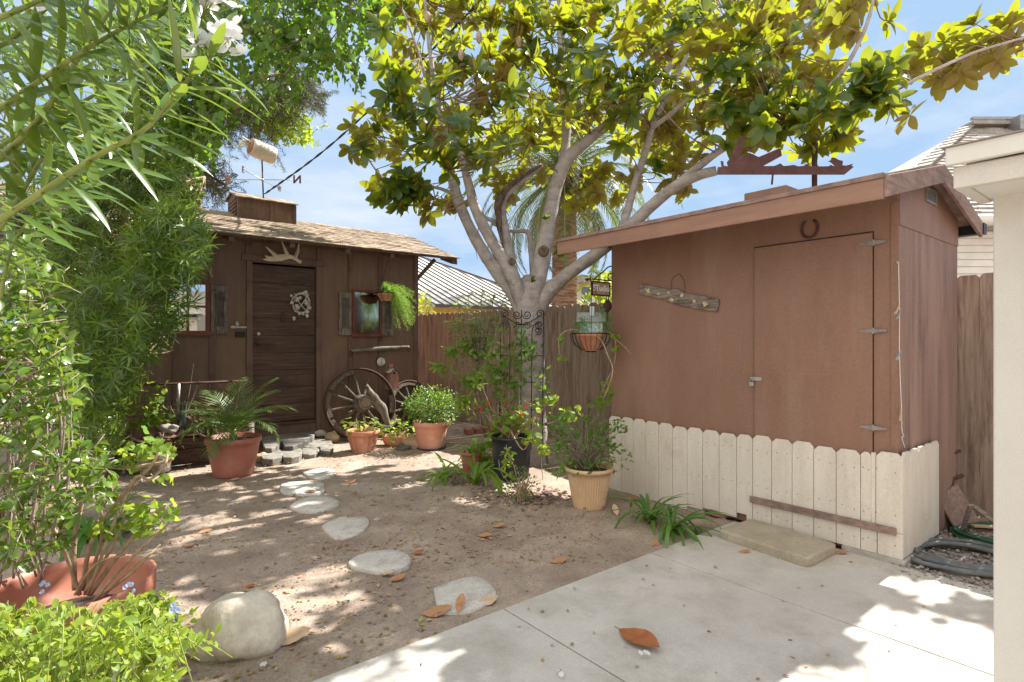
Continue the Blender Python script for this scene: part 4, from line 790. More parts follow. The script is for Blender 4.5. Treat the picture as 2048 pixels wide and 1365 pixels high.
mb = MB(); mb.prism([(a1.x - .4, a1.z - .25), (a2.x + .4, a1.z - .25), (a2.x + .2, a1.z), (a1.x + .5, a1.z + .05)], 'y', 23.5, 3.8); mb.build('roof', 'nshingle', w2h, smooth=False)
b1, b2_ = P(1160, 572, 23.95), P(1186, 610, 23.95); wf = MB().bx(b1.x, b2_.x, 23.94, 23.99, b2_.z, b1.z).build('window', 'whitepaint', w2h, smooth=False); MB().bx(b1.x + .06, b2_.x - .06, 23.92, 23.935, b2_.z + .06, b1.z - .06).build('pane', 'glasspane', wf, smooth=False)
mb = MB(); c1_, c2_ = P(1162, 566, 23.8), P(1230, 568, 23.8); mb.bar(tuple(c1_), tuple(c2_), .3, .12); mb.build('gutter', 'yellowwall', w2h, smooth=False)
# tan shingled house right
rh = thing('tan_house', 'pale sided house with a shingled hip roof behind the shed', 'house', (8, 9, 0))
e0, e1, r0, r1 = P(1735, 372, 7.5), P(2500, 455, 7.5), P(1935, 256, 10.5), P(2500, 236, 10.5)
e1.z = e0.z = P(0, 436, 7.5).z; r1.z = r0.z; lb = Vector((e0.x, 13.5, e0.z)); rb = Vector((e1.x, 13.5, e0.z))
mb = MB(); mb.add([tuple(v) for v in (e0, e1, r1, r0, lb, rb)] + [tuple(v - Vector((0, 0, .1))) for v in (e0, e1, rb, lb)], [(0, 1, 2, 3), (4, 0, 3), (4, 3, 2, 5), (0, 6, 7, 1), (4, 9, 6, 0), (9, 8, 7, 6), (1, 7, 8, 5), (5, 8, 9, 4), (1, 5, 2)])
rr2 = mb.build('roof', 'nshingle', rh, smooth=False)
mb = MB(); up = (r0 - Vector((r0.x, e0.y, e0.z))); n = 30
for k in range(n):
    t0, t1 = k / n, (k + 1.08) / n; xl0 = e0.x + (r0.x - e0.x) * t0; xl1 = e0.x + (r0.x - e0.x) * t1
    x = xl0; r_ = random.Random(k)
    while x < e1.x:
        xb = x + r_.choice([.22, .3, .36]); 
        y0_, y1_ = e0.y + 3 * t0, e0.y + 3 * t1; z0_, z1_ = e0.z + (r0.z - e0.z) * t0, e0.z + (r0.z - e0.z) * t1; h_ = .018 + r_.random() * .02
        if x > 8.2 and False: break
        mb.add([(x, y0_, z0_), (xb - .015, y0_, z0_), (xb - .015, y1_, z1_ + .004), (x, y1_, z1_ + .004), (x, y0_ - .01, z0_ + h_), (xb - .015, y0_ - .01, z0_ + h_), (xb - .015, y1_, z1_ + .01), (x, y1_, z1_ + .01)], [(4, 5, 6, 7), (0, 1, 5, 4), (1, 2, 6, 5), (3, 0, 4, 7)]); x = xb
mb.build('shingles', 'nshingle', rr2, smooth=False)
mb = MB()
for k in range(22):
    a, b_ = e0.lerp(r0, k / 22), e0.lerp(r0, (k + 1) / 22); mb.bar(a + Vector((0, 0, .04)), b_ + Vector((0, 0, .025)), .22, .025)
mb.bar(r0 + Vector((0, 0, .05)), r1 + Vector((0, 0, .05)), .3, .06); mb.build('ridge_caps', 'nshingle', rr2, smooth=False)
mb = MB(); mb.bar(r0 + Vector((0, -.1, .13)), r1 + Vector((0, -.1, .13)), .08, .05); q = P(2040, 250, 10.3); mb.box(tuple(q), (.26, .3, .26)); mb.build('roof_vent', 'galv', rr2, smooth=False)
mb = MB(); mb.bx(e0.x + .5, e1.x - .3, 7.9, 13, 0, e0.z - .08); rw = mb.build('wall', 'cream_house', rh, smooth=False)
mb = MB(); z = .3
while z < 3: mb.bx(e0.x + .5, e1.x - .3, 7.885, 7.899, z, z + .085); z += .1
mb.build('siding', 'whitepaint', rw, smooth=False)
mb = MB(); mb.tube([e0 + Vector((-.02, -.08, -.05)), e1 + Vector((0, -.08, -.05))], .07, 8); mb.build('gutter', 'cream_trim', rh)

# ------------------------------------------------------------------ magnolia
mag = thing('magnolia_tree', 'large grey-barked magnolia with bronze-backed leaves in the middle of the yard', 'tree', (.21, 5.9, 0))
def PP(*q): return P(q[0], q[1], q[2])
BR = {}
def branch(nm, pts, par, m_='bark', n=10, sm=5, jit=.12):
    v = [P(a, b_, c) for a, b_, c, r in pts]; rr = [r * (1 if nm == 'trunk' else .88) for *_, r in pts]
    BR[nm] = cat([tuple(p) + (r,) for p, r in zip(v, rr)], sm)
    return MB().tube(v, rr, n, sm, jit).build('branch' if nm != 'trunk' else 'trunk', m_, par)
tr = branch('trunk', [(1066, 960, 5.95, .19), (1065, 900, 5.92, .155), (1064, 800, 5.9, .142), (1063, 700, 5.9, .136), (1061, 640, 5.9, .148), (1058, 600, 5.9, .165), (1057, 570, 5.9, .13), (1056, 550, 5.9, .04)], mag, n=18)
for nm, pts in (('b1', [(1050, 640, 5.9, .09), (1030, 592, 5.9, .095), (997, 548, 5.92, .083), (958, 490, 6, .072), (928, 430, 6.1, .066), (908, 370, 6.2, .066), (897, 300, 6.3, .056), (880, 220, 6.4, .04), (862, 120, 6.5, .03), (850, 0, 6.6, .02)]),
                ('b2', [(1045, 610, 5.85, .09), (1022, 545, 5.72, .082), (1000, 510, 5.7, .070), (972, 462, 5.6, .064), (950, 415, 5.5, .058), (938, 372, 5.45, .048), (925, 320, 5.4, .04), (912, 270, 5.4, .03), (905, 200, 5.4, .02)]),
                ('b4', [(1062, 610, 5.85, .11), (1078, 550, 5.85, .105), (1087, 500, 5.9, .10), (1100, 430, 5.95, .088), (1113, 370, 6, .082), (1132, 322, 6, .085), (1165, 290, 6, .066), (1215, 250, 6, .06), (1258, 222, 6, .055), (1300, 178, 6, .045), (1350, 120, 6, .035), (1400, 40, 6, .028), (1430, -60, 6, .02)]),
                ('b5', [(1122, 345, 6, .07), (1130, 300, 6.2, .06), (1134, 230, 6.3, .058), (1126, 150, 6.4, .056), (1122, 80, 6.5, .05), (1120, 0, 6.6, .04), (1118, -120, 6.7, .025)]),
                ('b6', [(1070, 640, 5.9, .09), (1088, 596, 5.85, .095), (1118, 564, 5.8, .085), (1152, 537, 5.7, .078), (1200, 503, 5.6, .073), (1250, 462, 5.5, .072), (1300, 415, 5.4, .066), (1345, 377, 5.3, .06), (1395, 352, 5.2, .055), (1432, 342, 5.15, .05)]),
                ('b7', [(1232, 478, 5.52, .05), (1250, 440, 5.6, .046), (1268, 375, 5.7, .042), (1292, 300, 5.8, .04), (1308, 245, 5.8, .034), (1340, 180, 5.8, .03), (1378, 100, 5.8, .022), (1410, 0, 5.8, .015)]),
                ('b8', [(1345, 377, 5.3, .045), (1395, 335, 5.2, .04), (1460, 290, 5.0, .036), (1530, 265, 4.9, .034), (1590, 230, 4.8, .03), (1650, 185, 4.7, .026), (1700, 120, 4.6, .02), (1740, 30, 4.5, .015), (1752, -60, 4.5, .01)]),
                ('b9', [(1590, 230, 4.8, .026), (1680, 214, 4.7, .022), (1755, 198, 4.6, .018), (1850, 150, 4.5, .015), (1950, 105, 4.4, .012), (2070, 70, 4.3, .008)]),
                ('b10', [(1300, 260, 5.8, .03), (1390, 190, 5.6, .026), (1470, 130, 5.5, .022), (1560, 85, 5.4, .018), (1650, 25, 5.3, .012), (1700, -60, 5.3, .008)]),
                ('b11', [(948, 425, 6.1, .03), (980, 440, 6.15, .026), (1010, 448, 6.2, .018)]),
                ('b12', [(915, 392, 6.15, .03), (870, 375, 6.0, .02), (810, 372, 5.8, .014), (760, 350, 5.6, .01), (720, 290, 5.5, .006)]),
                ('b13', [(1068, 560, 6.0, .045), (1062, 500, 6.2, .038), (1055, 465, 6.3, .03), (1020, 462, 6.35, .024), (985, 448, 6.4, .016)]),
                ('b14', [(905, 330, 6.2, .03), (860, 250, 5.6, .022), (855, 180, 5.4, .018), (835, 100, 5.2, .014), (805, 20, 5.1, .01)])):
    branch(nm, pts, mag, n=12 if nm in ('b1', 'b4', 'b6') else 8)
branch('b3', [(1045, 610, 6.0, .07), (1024, 545, 6.05, .075), (1012, 480, 6.1, .068), (1003, 430, 6.2, .062), (1005, 398, 6.2, .058), (1030, 372, 6.2, .046), (1060, 350, 6.2, .036), (1084, 330, 6.2, .025)], mag, n=10)
MB().tube([P(1006, 500, 6.0), P(998, 440, 6.08), P(998, 400, 6.1), P(1026, 367, 6.13), P(1082, 330, 6.15)], [.008, .035, .042, .03, .014], 7, 6, .6).build('dead_wood', 'deadbark', mag)
for px, py, Y, r in ((1087, 503, 5.78, .045), (1024, 524, 5.63, .03)): MB().lathe([(r * 1.3, 0), (r * 1.25, .02), (r * .8, .03), (r * .5, .012), (0, .01)], tuple(P(px, py, Y)), 14, (-.1, -1, 0)).build('knot', 'deadbark', mag)
BP = np.array([p for nm in BR for p in BR[nm] if nm != 'trunk' and p[3] < .075])
def clusters(spec, par, name, m_, nl, Lr, Wk, tw, droop=.25, seed=1, prof=PROF_MAG):
    """spec: list of (poly, count, ymin, ymax). leaf rosettes at twig ends, twigs reaching the nearest limb"""
    global rng
    lf = MB(); tg = MB(); B = []; D = []; Nn = []; Ls = []; Cu = []
    for poly, cnt, y0, y1 in spec:
        for px, py in inpoly(poly, cnt):
            for _try in range(14):
                c = P(px + random.uniform(-18, 18), py + random.uniform(-14, 14), random.uniform(y0, y1))
                if mnoise.noise(c * 1.15 + Vector((3, 1, 7))) > .07: break
            dd = ((BP[:, :3] - np.array(c)) ** 2).sum(1); j = int(dd.argmin()); b0 = Vector(BP[j, :3])
            # the limb point should lie lower than the rosette where possible
            v = c - b0; L = v.length
            if .03 < L < .85:
                mid = b0 + v * .5 + Vector((random.uniform(-.1, .1), random.uniform(-.1, .1), -.08 * L)) ; tg.tube([b0, mid, c], [min(BP[j, 3] * .5, .004 + .004 * L), .005, .0035], 5, 3, 0, False)
            ax = (v.normalized() * .7 + Vector((random.uniform(-.6, .6), random.uniform(-.6, .6), random.uniform(-.2, .9)))).normalized()
            u = ax.orthogonal().normalized(); w_ = ax.cross(u); n = random.randint(*nl); ph = random.random() * 6.28
            for k in range(n):
                a = ph + k * 2.4; el = R(random.uniform(25, 95)); d = ax * math.cos(el) + (u * math.cos(a) + w_ * math.sin(a)) * math.sin(el); d.z -= droop * random.random() * 1.3
                B.append(c - ax * .02 * (k / n) * 2); D.append(d.normalized()); nn = ax * 1.0 + Vector((0, 0, .35)); Nn.append(nn); Ls.append(random.uniform(*Lr)); Cu.append(random.uniform(-.05, .35))
    Ls = np.array(Ls); lf.leaves([tuple(q) for q in B], [tuple(q) for q in D], [tuple(q) for q in Nn], Ls, Ls * Wk * rng.uniform(.85, 1.15, len(Ls)), prof, np.array(Cu), .22)
    t = tg.build('twigs', 'twig', par); l = lf.build(name, m_, par); return l
clusters([([(700, 290), (725, 215), (770, 120), (775, 0), (830, -60), (1700, -60), (1690, 40), (1560, 120), (1520, 200), (1440, 250), (1330, 330), (1290, 330), (1180, 250), (1080, 300), (960, 330), (850, 330), (770, 340)], 790, 4.4, 8.6),
          ([(760, -60), (800, -300), (1800, -300), (1900, -60)], 26, 4.6, 8.0),
          ([(735, 355), (790, 345), (870, 380), (930, 400), (910, 415), (840, 412), (760, 402)], 30, 5.2, 6.6),
          ([(690, 250), (760, 250), (760, 310), (700, 300)], 7, 5.2, 5.8),
          ([(1020, 330), (1090, 360), (1080, 410), (990, 400), (940, 400)], 14, 6.2, 7.6), ([(1130, 330), (1290, 330), (1290, 390), (1140, 420)], 24, 6.2, 7.8),
          ([(1290, 330), (1400, 300), (1410, 360), (1330, 385)], 10, 5.2, 6.5)],
         mag, 'foliage', 'lf_mag', (8, 12), (.125, .195), .43, .01)
clusters([([(1440, 190), (1600, 120), (1700, 150), (1760, 130), (1870, 90), (1960, 50), (2060, 10), (2060, 90), (1950, 135), (1860, 165), (1790, 215), (1680, 225), (1600, 260), (1500, 290), (1430, 290)], 90, 4.2, 5.3),
          ([(1600, 250), (1700, 240), (1690, 290), (1650, 310), (1590, 300)], 10, 4.6, 5.2), ([(1770, 200), (1830, 190), (1820, 250), (1790, 255)], 3, 4.4, 4.6),
          ([(1640, 20), (1780, -40), (1770, 60), (1690, 110)], 7, 4.4, 4.8), ([(2060, -100), (2350, -250), (2400, 120), (2070, 150)], 12, 4.8, 6.6)],
         mag, 'foliage', 'lf_mag', (8, 11), (.14, .20), .44, .008)
for px, py, Y in ((855, 35, 5.0), (958, 75, 5.2), (1105, 40, 5.2), (922, 110, 5.2), (1038, 85, 5.3)):
    c = P(px, py, Y); MB().blob(tuple(c), (.028, .028, .06), px, .1, n=2, freq=9).build('seed_cone', 'woody', mag)
# small sprouts on the trunk
mb = MB(); B = []; D = []
for px, py, Y in ((1062, 565, 5.7), (1090, 440, 5.84), (1225, 500, 5.5), (1115, 510, 5.68), (1118, 515, 5.7)):
    for k in range(7): B.append(P(px, py, Y)); D.append((random.uniform(-1, 1), -.6, random.uniform(.2, 1)))
n = len(B); mb.leaves([tuple(q) for q in B], D, rv(n, .5), rng.uniform(.06, .1, n), .03, PROF_MAG); mb.build('sprouts', 'lf_vine', mag)

# ------------------------------------------------------------------ palm far behind
pal = thing('date_palm', 'tall date palm with rough trunk standing beyond the fence behind the magnolia', 'palm tree', (1.65, 18, 0))
YPm = 18; mb = MB(); pr = []; z = 0; top = P(0, 395, YPm).z; k = 0
while z < top:
    r = .42 - .05 * min(z / top, 1) + (.03 if z > top - .3 else 0); pr += [(r + .025, z), (r - .015, z + .09)]; z += .1
mb.lathe(pr, (1.68, YPm, 0), 26); mb.build('trunk', 'palmbark', pal)
mb = MB(); r_ = random.Random(8)
for k in range(80): a = r_.uniform(0, 6.28); zz = top + r_.uniform(-.1, .9); mb.tube([(1.68 + .3 * math.cos(a), YPm + .3 * math.sin(a), zz), (1.68 + .62 * math.cos(a), YPm + .62 * math.sin(a), zz + .25)], [.10, .04], 5)
mb.build('boot_scales', 'deadbark', pal)
def frond(rachis, leaf, p0, az, el, L, droop, nleaf, ll, lw, r0=.02, vang=.6, rnd=random):
    az, el = R(az), R(el); h = Vector((math.cos(az), math.sin(az), 0)); pts = []; N_ = 14; p = Vector(p0); e = el
    for i in range(N_ + 1):
        pts.append(p.copy()); e -= droop / N_ * (.4 + 1.2 * i / N_); p = p + (h * math.cos(e) + Vector((0, 0, math.sin(e)))) * L / N_
    rachis.tube(pts, [r0 * (1 - .85 * i / N_) for i in range(N_ + 1)], 5)
    B = []; D = []; Nn = []; Ls = []
    side = h.cross(Vector((0, 0, 1)))
    for i in range(nleaf):
        t = .12 + .88 * i / nleaf; f = t * N_; j = min(int(f), N_ - 1); q = pts[j].lerp(pts[j + 1], f - j); tan = (pts[j + 1] - pts[j]).normalized(); up = side.cross(tan)
        for sg in (-1, 1):
            d = side * sg * math.cos(vang * .5) + tan * (.55 + .6 * t) + up * math.sin(vang * .5) * .8; d += Vector((rnd.uniform(-.1, .1), rnd.uniform(-.1, .1), rnd.uniform(-.25, .02)))
            B.append(tuple(q)); D.append(tuple(d)); Nn.append(tuple(up + side * sg * .3)); Ls.append(ll * math.sin(math.pi * (.15 + .8 * t)) * rnd.uniform(.85, 1.1))
    leaf.leaves(B, D, Nn, np.array(Ls), lw, [(0, .5), (.4, 1), (1, .05)], .25, .15)
rc = MB(); lf = MB(); dl_ = MB(); c0 = (1.68, YPm, top + .7)
for k in range(78):
    az = k * 137.5; el = 75 - 110 * (k / 78) ** .9; frond(rc, lf, c0, az, el, random.uniform(3.6, 4.6), 1.5 + .5 * (k / 78), 46, .5, .035, .03)
for k in range(12): frond(rc, dl_, (1.68, YPm, top + .4), k * 30 + 11, -35, 2.6, 1.0, 24, .4, .03, .03)
rc.build('frond_stems', 'stem_green', pal); lf.build('fronds', 'lf_date', pal); dl_.build('dead_fronds', 'lf_deadfrond', pal)
# greenery over the fence
def bush(name, label, cat_, base, polys, m_, L, Wd, n, Y0, Y1, stem='twig', up=.3, group=None, kite=False, nst=8, prof=PROF_MAG):
    t = thing(name, label, cat_, base, group); mb = MB(); pts = []
    tot = n
    for poly, frac in polys:
        for px, py in inpoly(poly, int(n * frac)): pts.append(P(px, py, random.uniform(Y0, Y1)))
    B = np.array(pts); k = len(B); d = rv(k, up); nn = rv(k) * .6 + (0, 0, 1); Ls = rng.uniform(L * .7, L * 1.2, k)
    if kite: mb.kites(B, d, nn, Ls, Ls * Wd)
    else: mb.leaves(B, d, nn, Ls, Ls * Wd, prof)
    mb.build('foliage', m_, t); st_ = MB(); b0 = Vector(base)
    for i in range(nst):
        q = pts[random.randrange(k)]; st_.tube([b0 + Vector((random.uniform(-.05, .05), random.uniform(-.05, .05), 0)), b0.lerp(q, .5) + Vector((random.uniform(-.1, .1), 0, .1)), q], [.02, .013, .005], 6, 4)
    st_.build('stem', stem, t); return t
bush('background_shrub', 'light green shrubs rising above the fence right of the palm trunk', 'shrub', (2.2, 14, 0), [([(1165, 590), (1232, 585), (1240, 640), (1160, 640)], .55), ([(1185, 560), (1225, 548), (1230, 600), (1180, 600)], .45)], 'lf_yellow', .22, .5, 260, 13.5, 15)
bush('background_vine', 'bright green leaves behind the corner of the cabin above the fence', 'shrub', (-2.2, 12, 0), [([(840, 590), (862, 600), (866, 640), (838, 640)], 1)], 'lf_yellow', .14, .6, 60, 11.5, 12)
bp = thing('banana_palm', 'small fan palm frond seen above the fence beside the shed', 'palm', (2.7, 17, 0)); rc = MB(); lf = MB()
for az, el in ((170, 50), (140, 80), (200, 20), (30, 70), (0, 40)): frond(rc, lf, (2.75, 17, 3.0), az, el, 1.0, 1.4, 22, .4, .04, .02)
rc.tube([(2.75, 17, 0), (2.75, 17, 3.05)], .08, 8); rc.build('trunk', 'twig', bp); lf.build('fronds', 'lf_yellow', bp)

# ------------------------------------------------------------------ stones, boulder, stepping stones
def px_poly(mb, pts, z1, th, seed=0, sm=3):
    """irregular stepping stone: outline given on the ground, rounded upper edge"""
    g = [G(a, b_, z1) for a, b_ in pts]; cen = sum(g, Vector()) / len(g); ring = cat([tuple(p) for p in g] + [tuple(g[0])], sm)[:-1]; n = len(ring); V = []
    for sca, z in ((1.0, z1 - th), (1.015, z1 - .006), (.985, z1), (.6, z1 + .002), (.25, z1 + .001)):
        for p in ring:
            p = Vector(p); q = cen + (p - cen) * sca; k = 1 + (.11 * mnoise.noise(Vector((p.x * 22, p.y * 22, seed))) if th > .1 else .02 * mnoise.noise(p * 20 + Vector((seed, 0, 0)))); q = cen + (q - cen) * k
            V.append((q.x, q.y, z + .003 * mnoise.noise(Vector((q.x * 9, q.y * 9, seed)))))
    mb.add(V, [(j * n + i, j * n + (i + 1) % n, (j + 1) * n + (i + 1) % n, (j + 1) * n + i) for j in range(4) for i in range(n)] + [tuple(range(4 * n, 5 * n))])
SS = [([(605, 944), (625, 938), (660, 938), (672, 944), (665, 952), (640, 957), (622, 955)], 'farthest pale stepping stone, nearest the cabin door'),
      ([(562, 970), (575, 964), (640, 963), (648, 975), (640, 986), (580, 988), (562, 982)], 'grey stepping stone with a brown leaf lying on it'),
      ([(579, 1012), (600, 998), (640, 991), (672, 998), (677, 1010), (650, 1019), (610, 1022)], 'long pale stepping stone third from the cabin step'),
      ([(644, 1052), (670, 1038), (728, 1034), (737, 1048), (715, 1068), (672, 1077)], 'cracked pale stepping stone fourth from the cabin step'),
      ([(697, 1124), (720, 1108), (770, 1099), (808, 1104), (822, 1122), (800, 1136), (762, 1142), (710, 1134)], 'stained round stepping stone with a dry leaf at its right side'),
      ([(868, 1176), (925, 1156), (960, 1155), (990, 1178), (985, 1196), (950, 1216), (900, 1222), (878, 1215)], 'nearest white stepping stone beside the patio edge')]
for i, (pts, lab) in enumerate(SS):
    mb = MB(); px_poly(mb, pts, .022, .05, i); c = G(sum(p[0] for p in pts) / len(pts), sum(p[1] for p in pts) / len(pts)); tag(mb.build('stepping_stone', 'stepstone', loc=(c.x, c.y, 0)), lab, 'stepping stone', 'stepping stones across the dirt')
def rock(name, label, px, py, Yoff, r, m_, seed, rot=0, group=None, z=0, flat=.6, amp=.2, n=3, cat_='rock'):
    c = G(px, py, z) + Vector((0, Yoff, 0)); mb = MB().blob((c.x, c.y, z + r[2] * flat * .8), r, seed, amp, rot, flat, n, 1.5); return tag(mb.build(name, m_, loc=(c.x, c.y, z)), label, cat_, group)
rock('boulder', 'big smooth pale boulder in the lower left of the yard', 440, 1333, .17, (.195, .17, .15), 'boulder', 4, .2, None, 0, .62, .125, 4, 'boulder')
RK = [('flat pale slab at the left end of the cabin step top', 540, 905, .15, (.17, .15, .05), 'stone', .10), ('round brown stone in the top tier of the cabin step', 557, 900, .05, (.13, .10, .09), 'stone', .10), ('dark slate stone in the top tier of the cabin step', 605, 900, .10, (.19, .13, .07), 'darkstone', .12),
      ('long pale flat stone at the back of the cabin step', 590, 885, .1, (.34, .14, .06), 'stone', .14), ('squared grey stone at the lower left of the cabin step', 541, 928, .10, (.135, .12, .085), 'stone', 0), ('wide light stone in the lower tier of the cabin step', 585, 922, .14, (.17, .14, .075), 'stone', 0), ('rounded light stone at the lower right of the cabin step', 650, 906, .12, (.15, .12, .07), 'stone', 0),
      ('light low stone in the middle of the lower step tier', 618, 915, .14, (.14, .12, .06), 'stone', 0), ('tan stone behind the small white stone by the doorpost', 660, 885, .1, (.10, .08, .085), 'tanstone', .02), ('small tan stone hidden under the left side of the step', 515, 925, .1, (.09, .08, .06), 'tanstone', 0),
      ('tan rock between the flower bowl and pink pot', 826, 900, .12, (.17, .13, .11), 'tanstone', 0), ('dark flat slate in front of the flower bowl', 808, 900, .04, (.15, .09, .05), 'darkstone', 0), ('pale stone half hidden behind the lower left vine', 60, 1075, .2, (.20, .15, .2), 'tanstone', 0)]
SLB = [([(512, 868), (540, 861), (600, 858), (624, 862), (622, 873), (590, 879), (530, 880)], .20, 'rockgrey'), ([(524, 876), (548, 871), (560, 878), (556, 892), (530, 896)], .19, 'rockgrey'), ([(560, 872), (600, 866), (620, 874), (604, 886), (570, 892)], .185, 'darkstone'),
       ([(590, 884), (640, 876), (664, 882), (650, 892), (600, 894)], .09, 'rockgrey'), ([(521, 905), (540, 898), (562, 900), (563, 914), (526, 918)], .105, 'rockgrey'), ([(563, 900), (590, 894), (604, 900), (598, 912), (568, 914)], .10, 'rockgrey'), ([(640, 886), (660, 883), (668, 892), (660, 902), (642, 901)], .085, 'rockgrey'), ([(604, 897), (624, 892), (638, 898), (630, 908), (606, 909)], .075, 'rockgrey')]
for i, (lab, px, py, yo, r, m_, z) in enumerate(RK):
    if i < 8:
        pts, z1, m_ = SLB[i]; mb = MB(); px_poly(mb, pts, z1 * .66, .125, i + 30, 2); g_c = G(sum(p[0] for p in pts) / len(pts), sum(p[1] for p in pts) / len(pts), z1); tag(mb.build('rock', m_, loc=(g_c.x, g_c.y, z1 - .12), smooth=False, bevel=.008), lab, 'rock', 'rocks of the cabin step')
    else: rock('rock', lab, px, py, yo, r, m_, i + 11, i * .7, None, z, .6, .2)
c = G(640, 873, .06); mb = MB().blob((c.x, c.y, .10), (.085, .06, .05), 77, .15, .3, .7); tag(mb.build('white_stone', 'stepstone'), 'small white stone beside the cabin door post', 'rock')

# ------------------------------------------------------------------ pots
def pot(name, label, px, Y, rt, rb, h, m_, rimh=.04, rimo=.012, rib=None, group=None, tilt=0, cat_='flower pot', soil=True, n=40, shape='cone'):
    x = (px - CX) / F * Y; W_ = Matrix.Translation((x, Y, 0)) @ Matrix.Rotation(R(tilt), 4, 'Y'); t = thing(name, label, cat_, W_, group); mb = MB(W_)
    if shape == 'bowl': prof = [(rb, 0)] + [(rb + (rt - rb) * math.sin(k / 8 * math.pi / 2) ** .8, h * (1 - math.cos(k / 8 * math.pi / 2)) ** .9) for k in range(1, 9)] + [(rt - .012, h), (rt - .02, h - .03), (rt - .04, h * .62), (rb * .9, h * .45)]; r0, r1 = 1, 7
    else:
        hb = h - rimh; rn = rt - rimo; prof = [(rb * .96, 0), (rb, .006)] + [(rb + (rn - .0 - rb) * k / 6, .006 + (hb - .006) * k / 6) for k in range(1, 7)] + [(rt, hb + .004), (rt + .003, hb + rimh * .5), (rt, h - .004), (rt - .005, h), (rt - .014, h - .003), (rt - .02, h - .05)]; r0, r1 = 1, 7
    mb.lathe(prof, (0, 0, 0), (rib[0] * 8) if rib else n, rib=(r0, r1, rib[0], rib[1]) if rib else None); mb.build('body', m_, t)
    if soil: MB(W_).lathe([(rt - .02, h - .045), (rt * .5, h - .035), (0, h - .03)], (0, 0, 0), 24).build('soil', 'soil', t)
    return t, Vector((x, Y, h - .035))
pots = {}
_, pots['palm'] = pot('plant_pot', 'large red-brown plastic pot holding a small palm', 467, 5.68, .262, .185, .385, 'redplastic', .055, .014)
_, pots['ribbed'] = pot('terracotta_pot', 'ribbed terracotta pot in front of the wagon wheel', 726, 6.85, .20, .135, .27, 'terracotta', .06, .012, (16, .06))
_, pots['bowl2'] = pot('terracotta_bowl', 'small terracotta bowl between the wagon wheel and pink pot', 790, 7.25, .165, .08, .14, 'terracotta', shape='bowl')
_, pots['pink'] = pot('pink_clay_pot', 'pale pink clay pot with a round green shrub', 862, 7.05, .225, .155, .35, 'pinkclay', .06, .014)
x = (862 - CX) / F * 7.05; tag(MB().lathe([(.17, 0), (.19, .02), (.18, .024), (.16, .012)], (x, 7.05, 0), 32).build('saucer', 'blackpot', loc=(x, 7.05, 0)), 'thin dark saucer under the pink clay pot', 'saucer')
_, pots['small'] = pot('small_clay_pot', 'small brown clay pot behind the strap-leaved plants', 943, 5.75, .115, .085, .22, 'redplastic', .03, .008)
_, pots['black'] = pot('nursery_pot', 'tall black nursery pot in front of the magnolia trunk', 1023, 5.42, .200, .165, .44, 'blackpot', .03, .008)
_, pots['beige'] = pot('ribbed_beige_pot', 'ribbed beige pot left of the cream picket skirt', 1178, 4.58, .198, .128, .33, 'beigepot', .035, .016, (44, .055))
_, pots['tub'] = pot('grey_tub', 'tilted grey wooden tub with small weeds near the dark rack', 312, 5.75, .165, .135, .25, 'grey_wood_x', .02, .004, tilt=-6)
_, pots['big'] = pot('large_bowl_pot', 'very large terracotta-coloured bowl pot at the lower left', 143, 2.45, .315, .235, .30, 'bowl', .05, .02, soil=False, shape='bowl')
x = (143 - CX) / F * 2.45; MB().lathe([(.285, .14), (.15, .15), (0, .158)], (x, 2.45, 0), 24).build('soil', 'soil', bpy.data.objects['large_bowl_pot'])

# ------------------------------------------------------------------ potted plants
def rosette(mbL, base, n, L, Wd, el, m=None, droop=(.4, 1.0), spread=.02, az0=0, azr=360, prof=PROF_STRAP, fold=.25):
    """strap leaves arching from the base, built as bent strips"""
    for i in range(n):
        az = R(az0 + random.uniform(0, azr)); e = R(random.uniform(*el)); LL = random.uniform(*L); dr = random.uniform(*droop); p = Vector(base) + Vector((random.uniform(-spread, spread), random.uniform(-spread, spread), 0))
        h = Vector((math.cos(az), math.sin(az), 0)); s_ = Vector((-h.y, h.x, 0)); N_ = 9; V = []; W_ = Wd * random.uniform(.8, 1.15)
        for j in range(N_ + 1):
            t = j / N_; wv = np.interp(t, [a for a, _ in prof], [b_ for _, b_ in prof]) * W_ / 2; up = h.cross(s_) ; nn = (Vector((0, 0, 1)) * math.cos(e) - h * math.sin(e))
            V += [tuple(p - s_ * wv + nn * fold * wv), tuple(p), tuple(p + s_ * wv + nn * fold * wv)]
            e -= dr / N_ * (1 + 1.0 * t) * 1.6; p = p + (h * math.cos(e) + Vector((0, 0, math.sin(e)))) * LL / N_
        mbL.add(V, np.array([q_ for j in range(N_) for q_ in ((j * 3, j * 3 + 1, j * 3 + 4, j * 3 + 3), (j * 3 + 1, j * 3 + 2, j * 3 + 5, j * 3 + 4))]))
# palm
pp = pots['palm']; t = thing('potted_palm', 'small arching palm growing in the red-brown pot', 'palm', pp); rc = MB(); lf = MB(); r_ = random.Random(12)
for az, el, L, dr in ((95, 80, .62, .6), (35, 74, .72, .9), (10, 55, .72, 1.5), (170, 52, .68, 1.5), (200, 62, .66, 1.3), (-25, 44, .62, 1.6), (-70, 48, .60, 2.2), (-95, 30, .5, 2.4), (-50, 60, .6, 1.5), (150, 66, .66, 1.0), (70, 50, .6, 1.4), (-130, 45, .58, 1.8), (-160, 36, .56, 1.9), (20, 30, .52, 2.0), (240, 70, .55, 1.6), (-10, 68, .7, 1.1)):
    frond(rc, lf, pp + Vector((0, 0, .06)), az, el, L, dr, 24, .24, .011, .006, .7, r_)
rc.tube([pp, pp + Vector((0, 0, .12))], [.04, .03], 8); rc.build('stems', 'stem_green', t); lf.build('fronds', 'lf_palm', t)
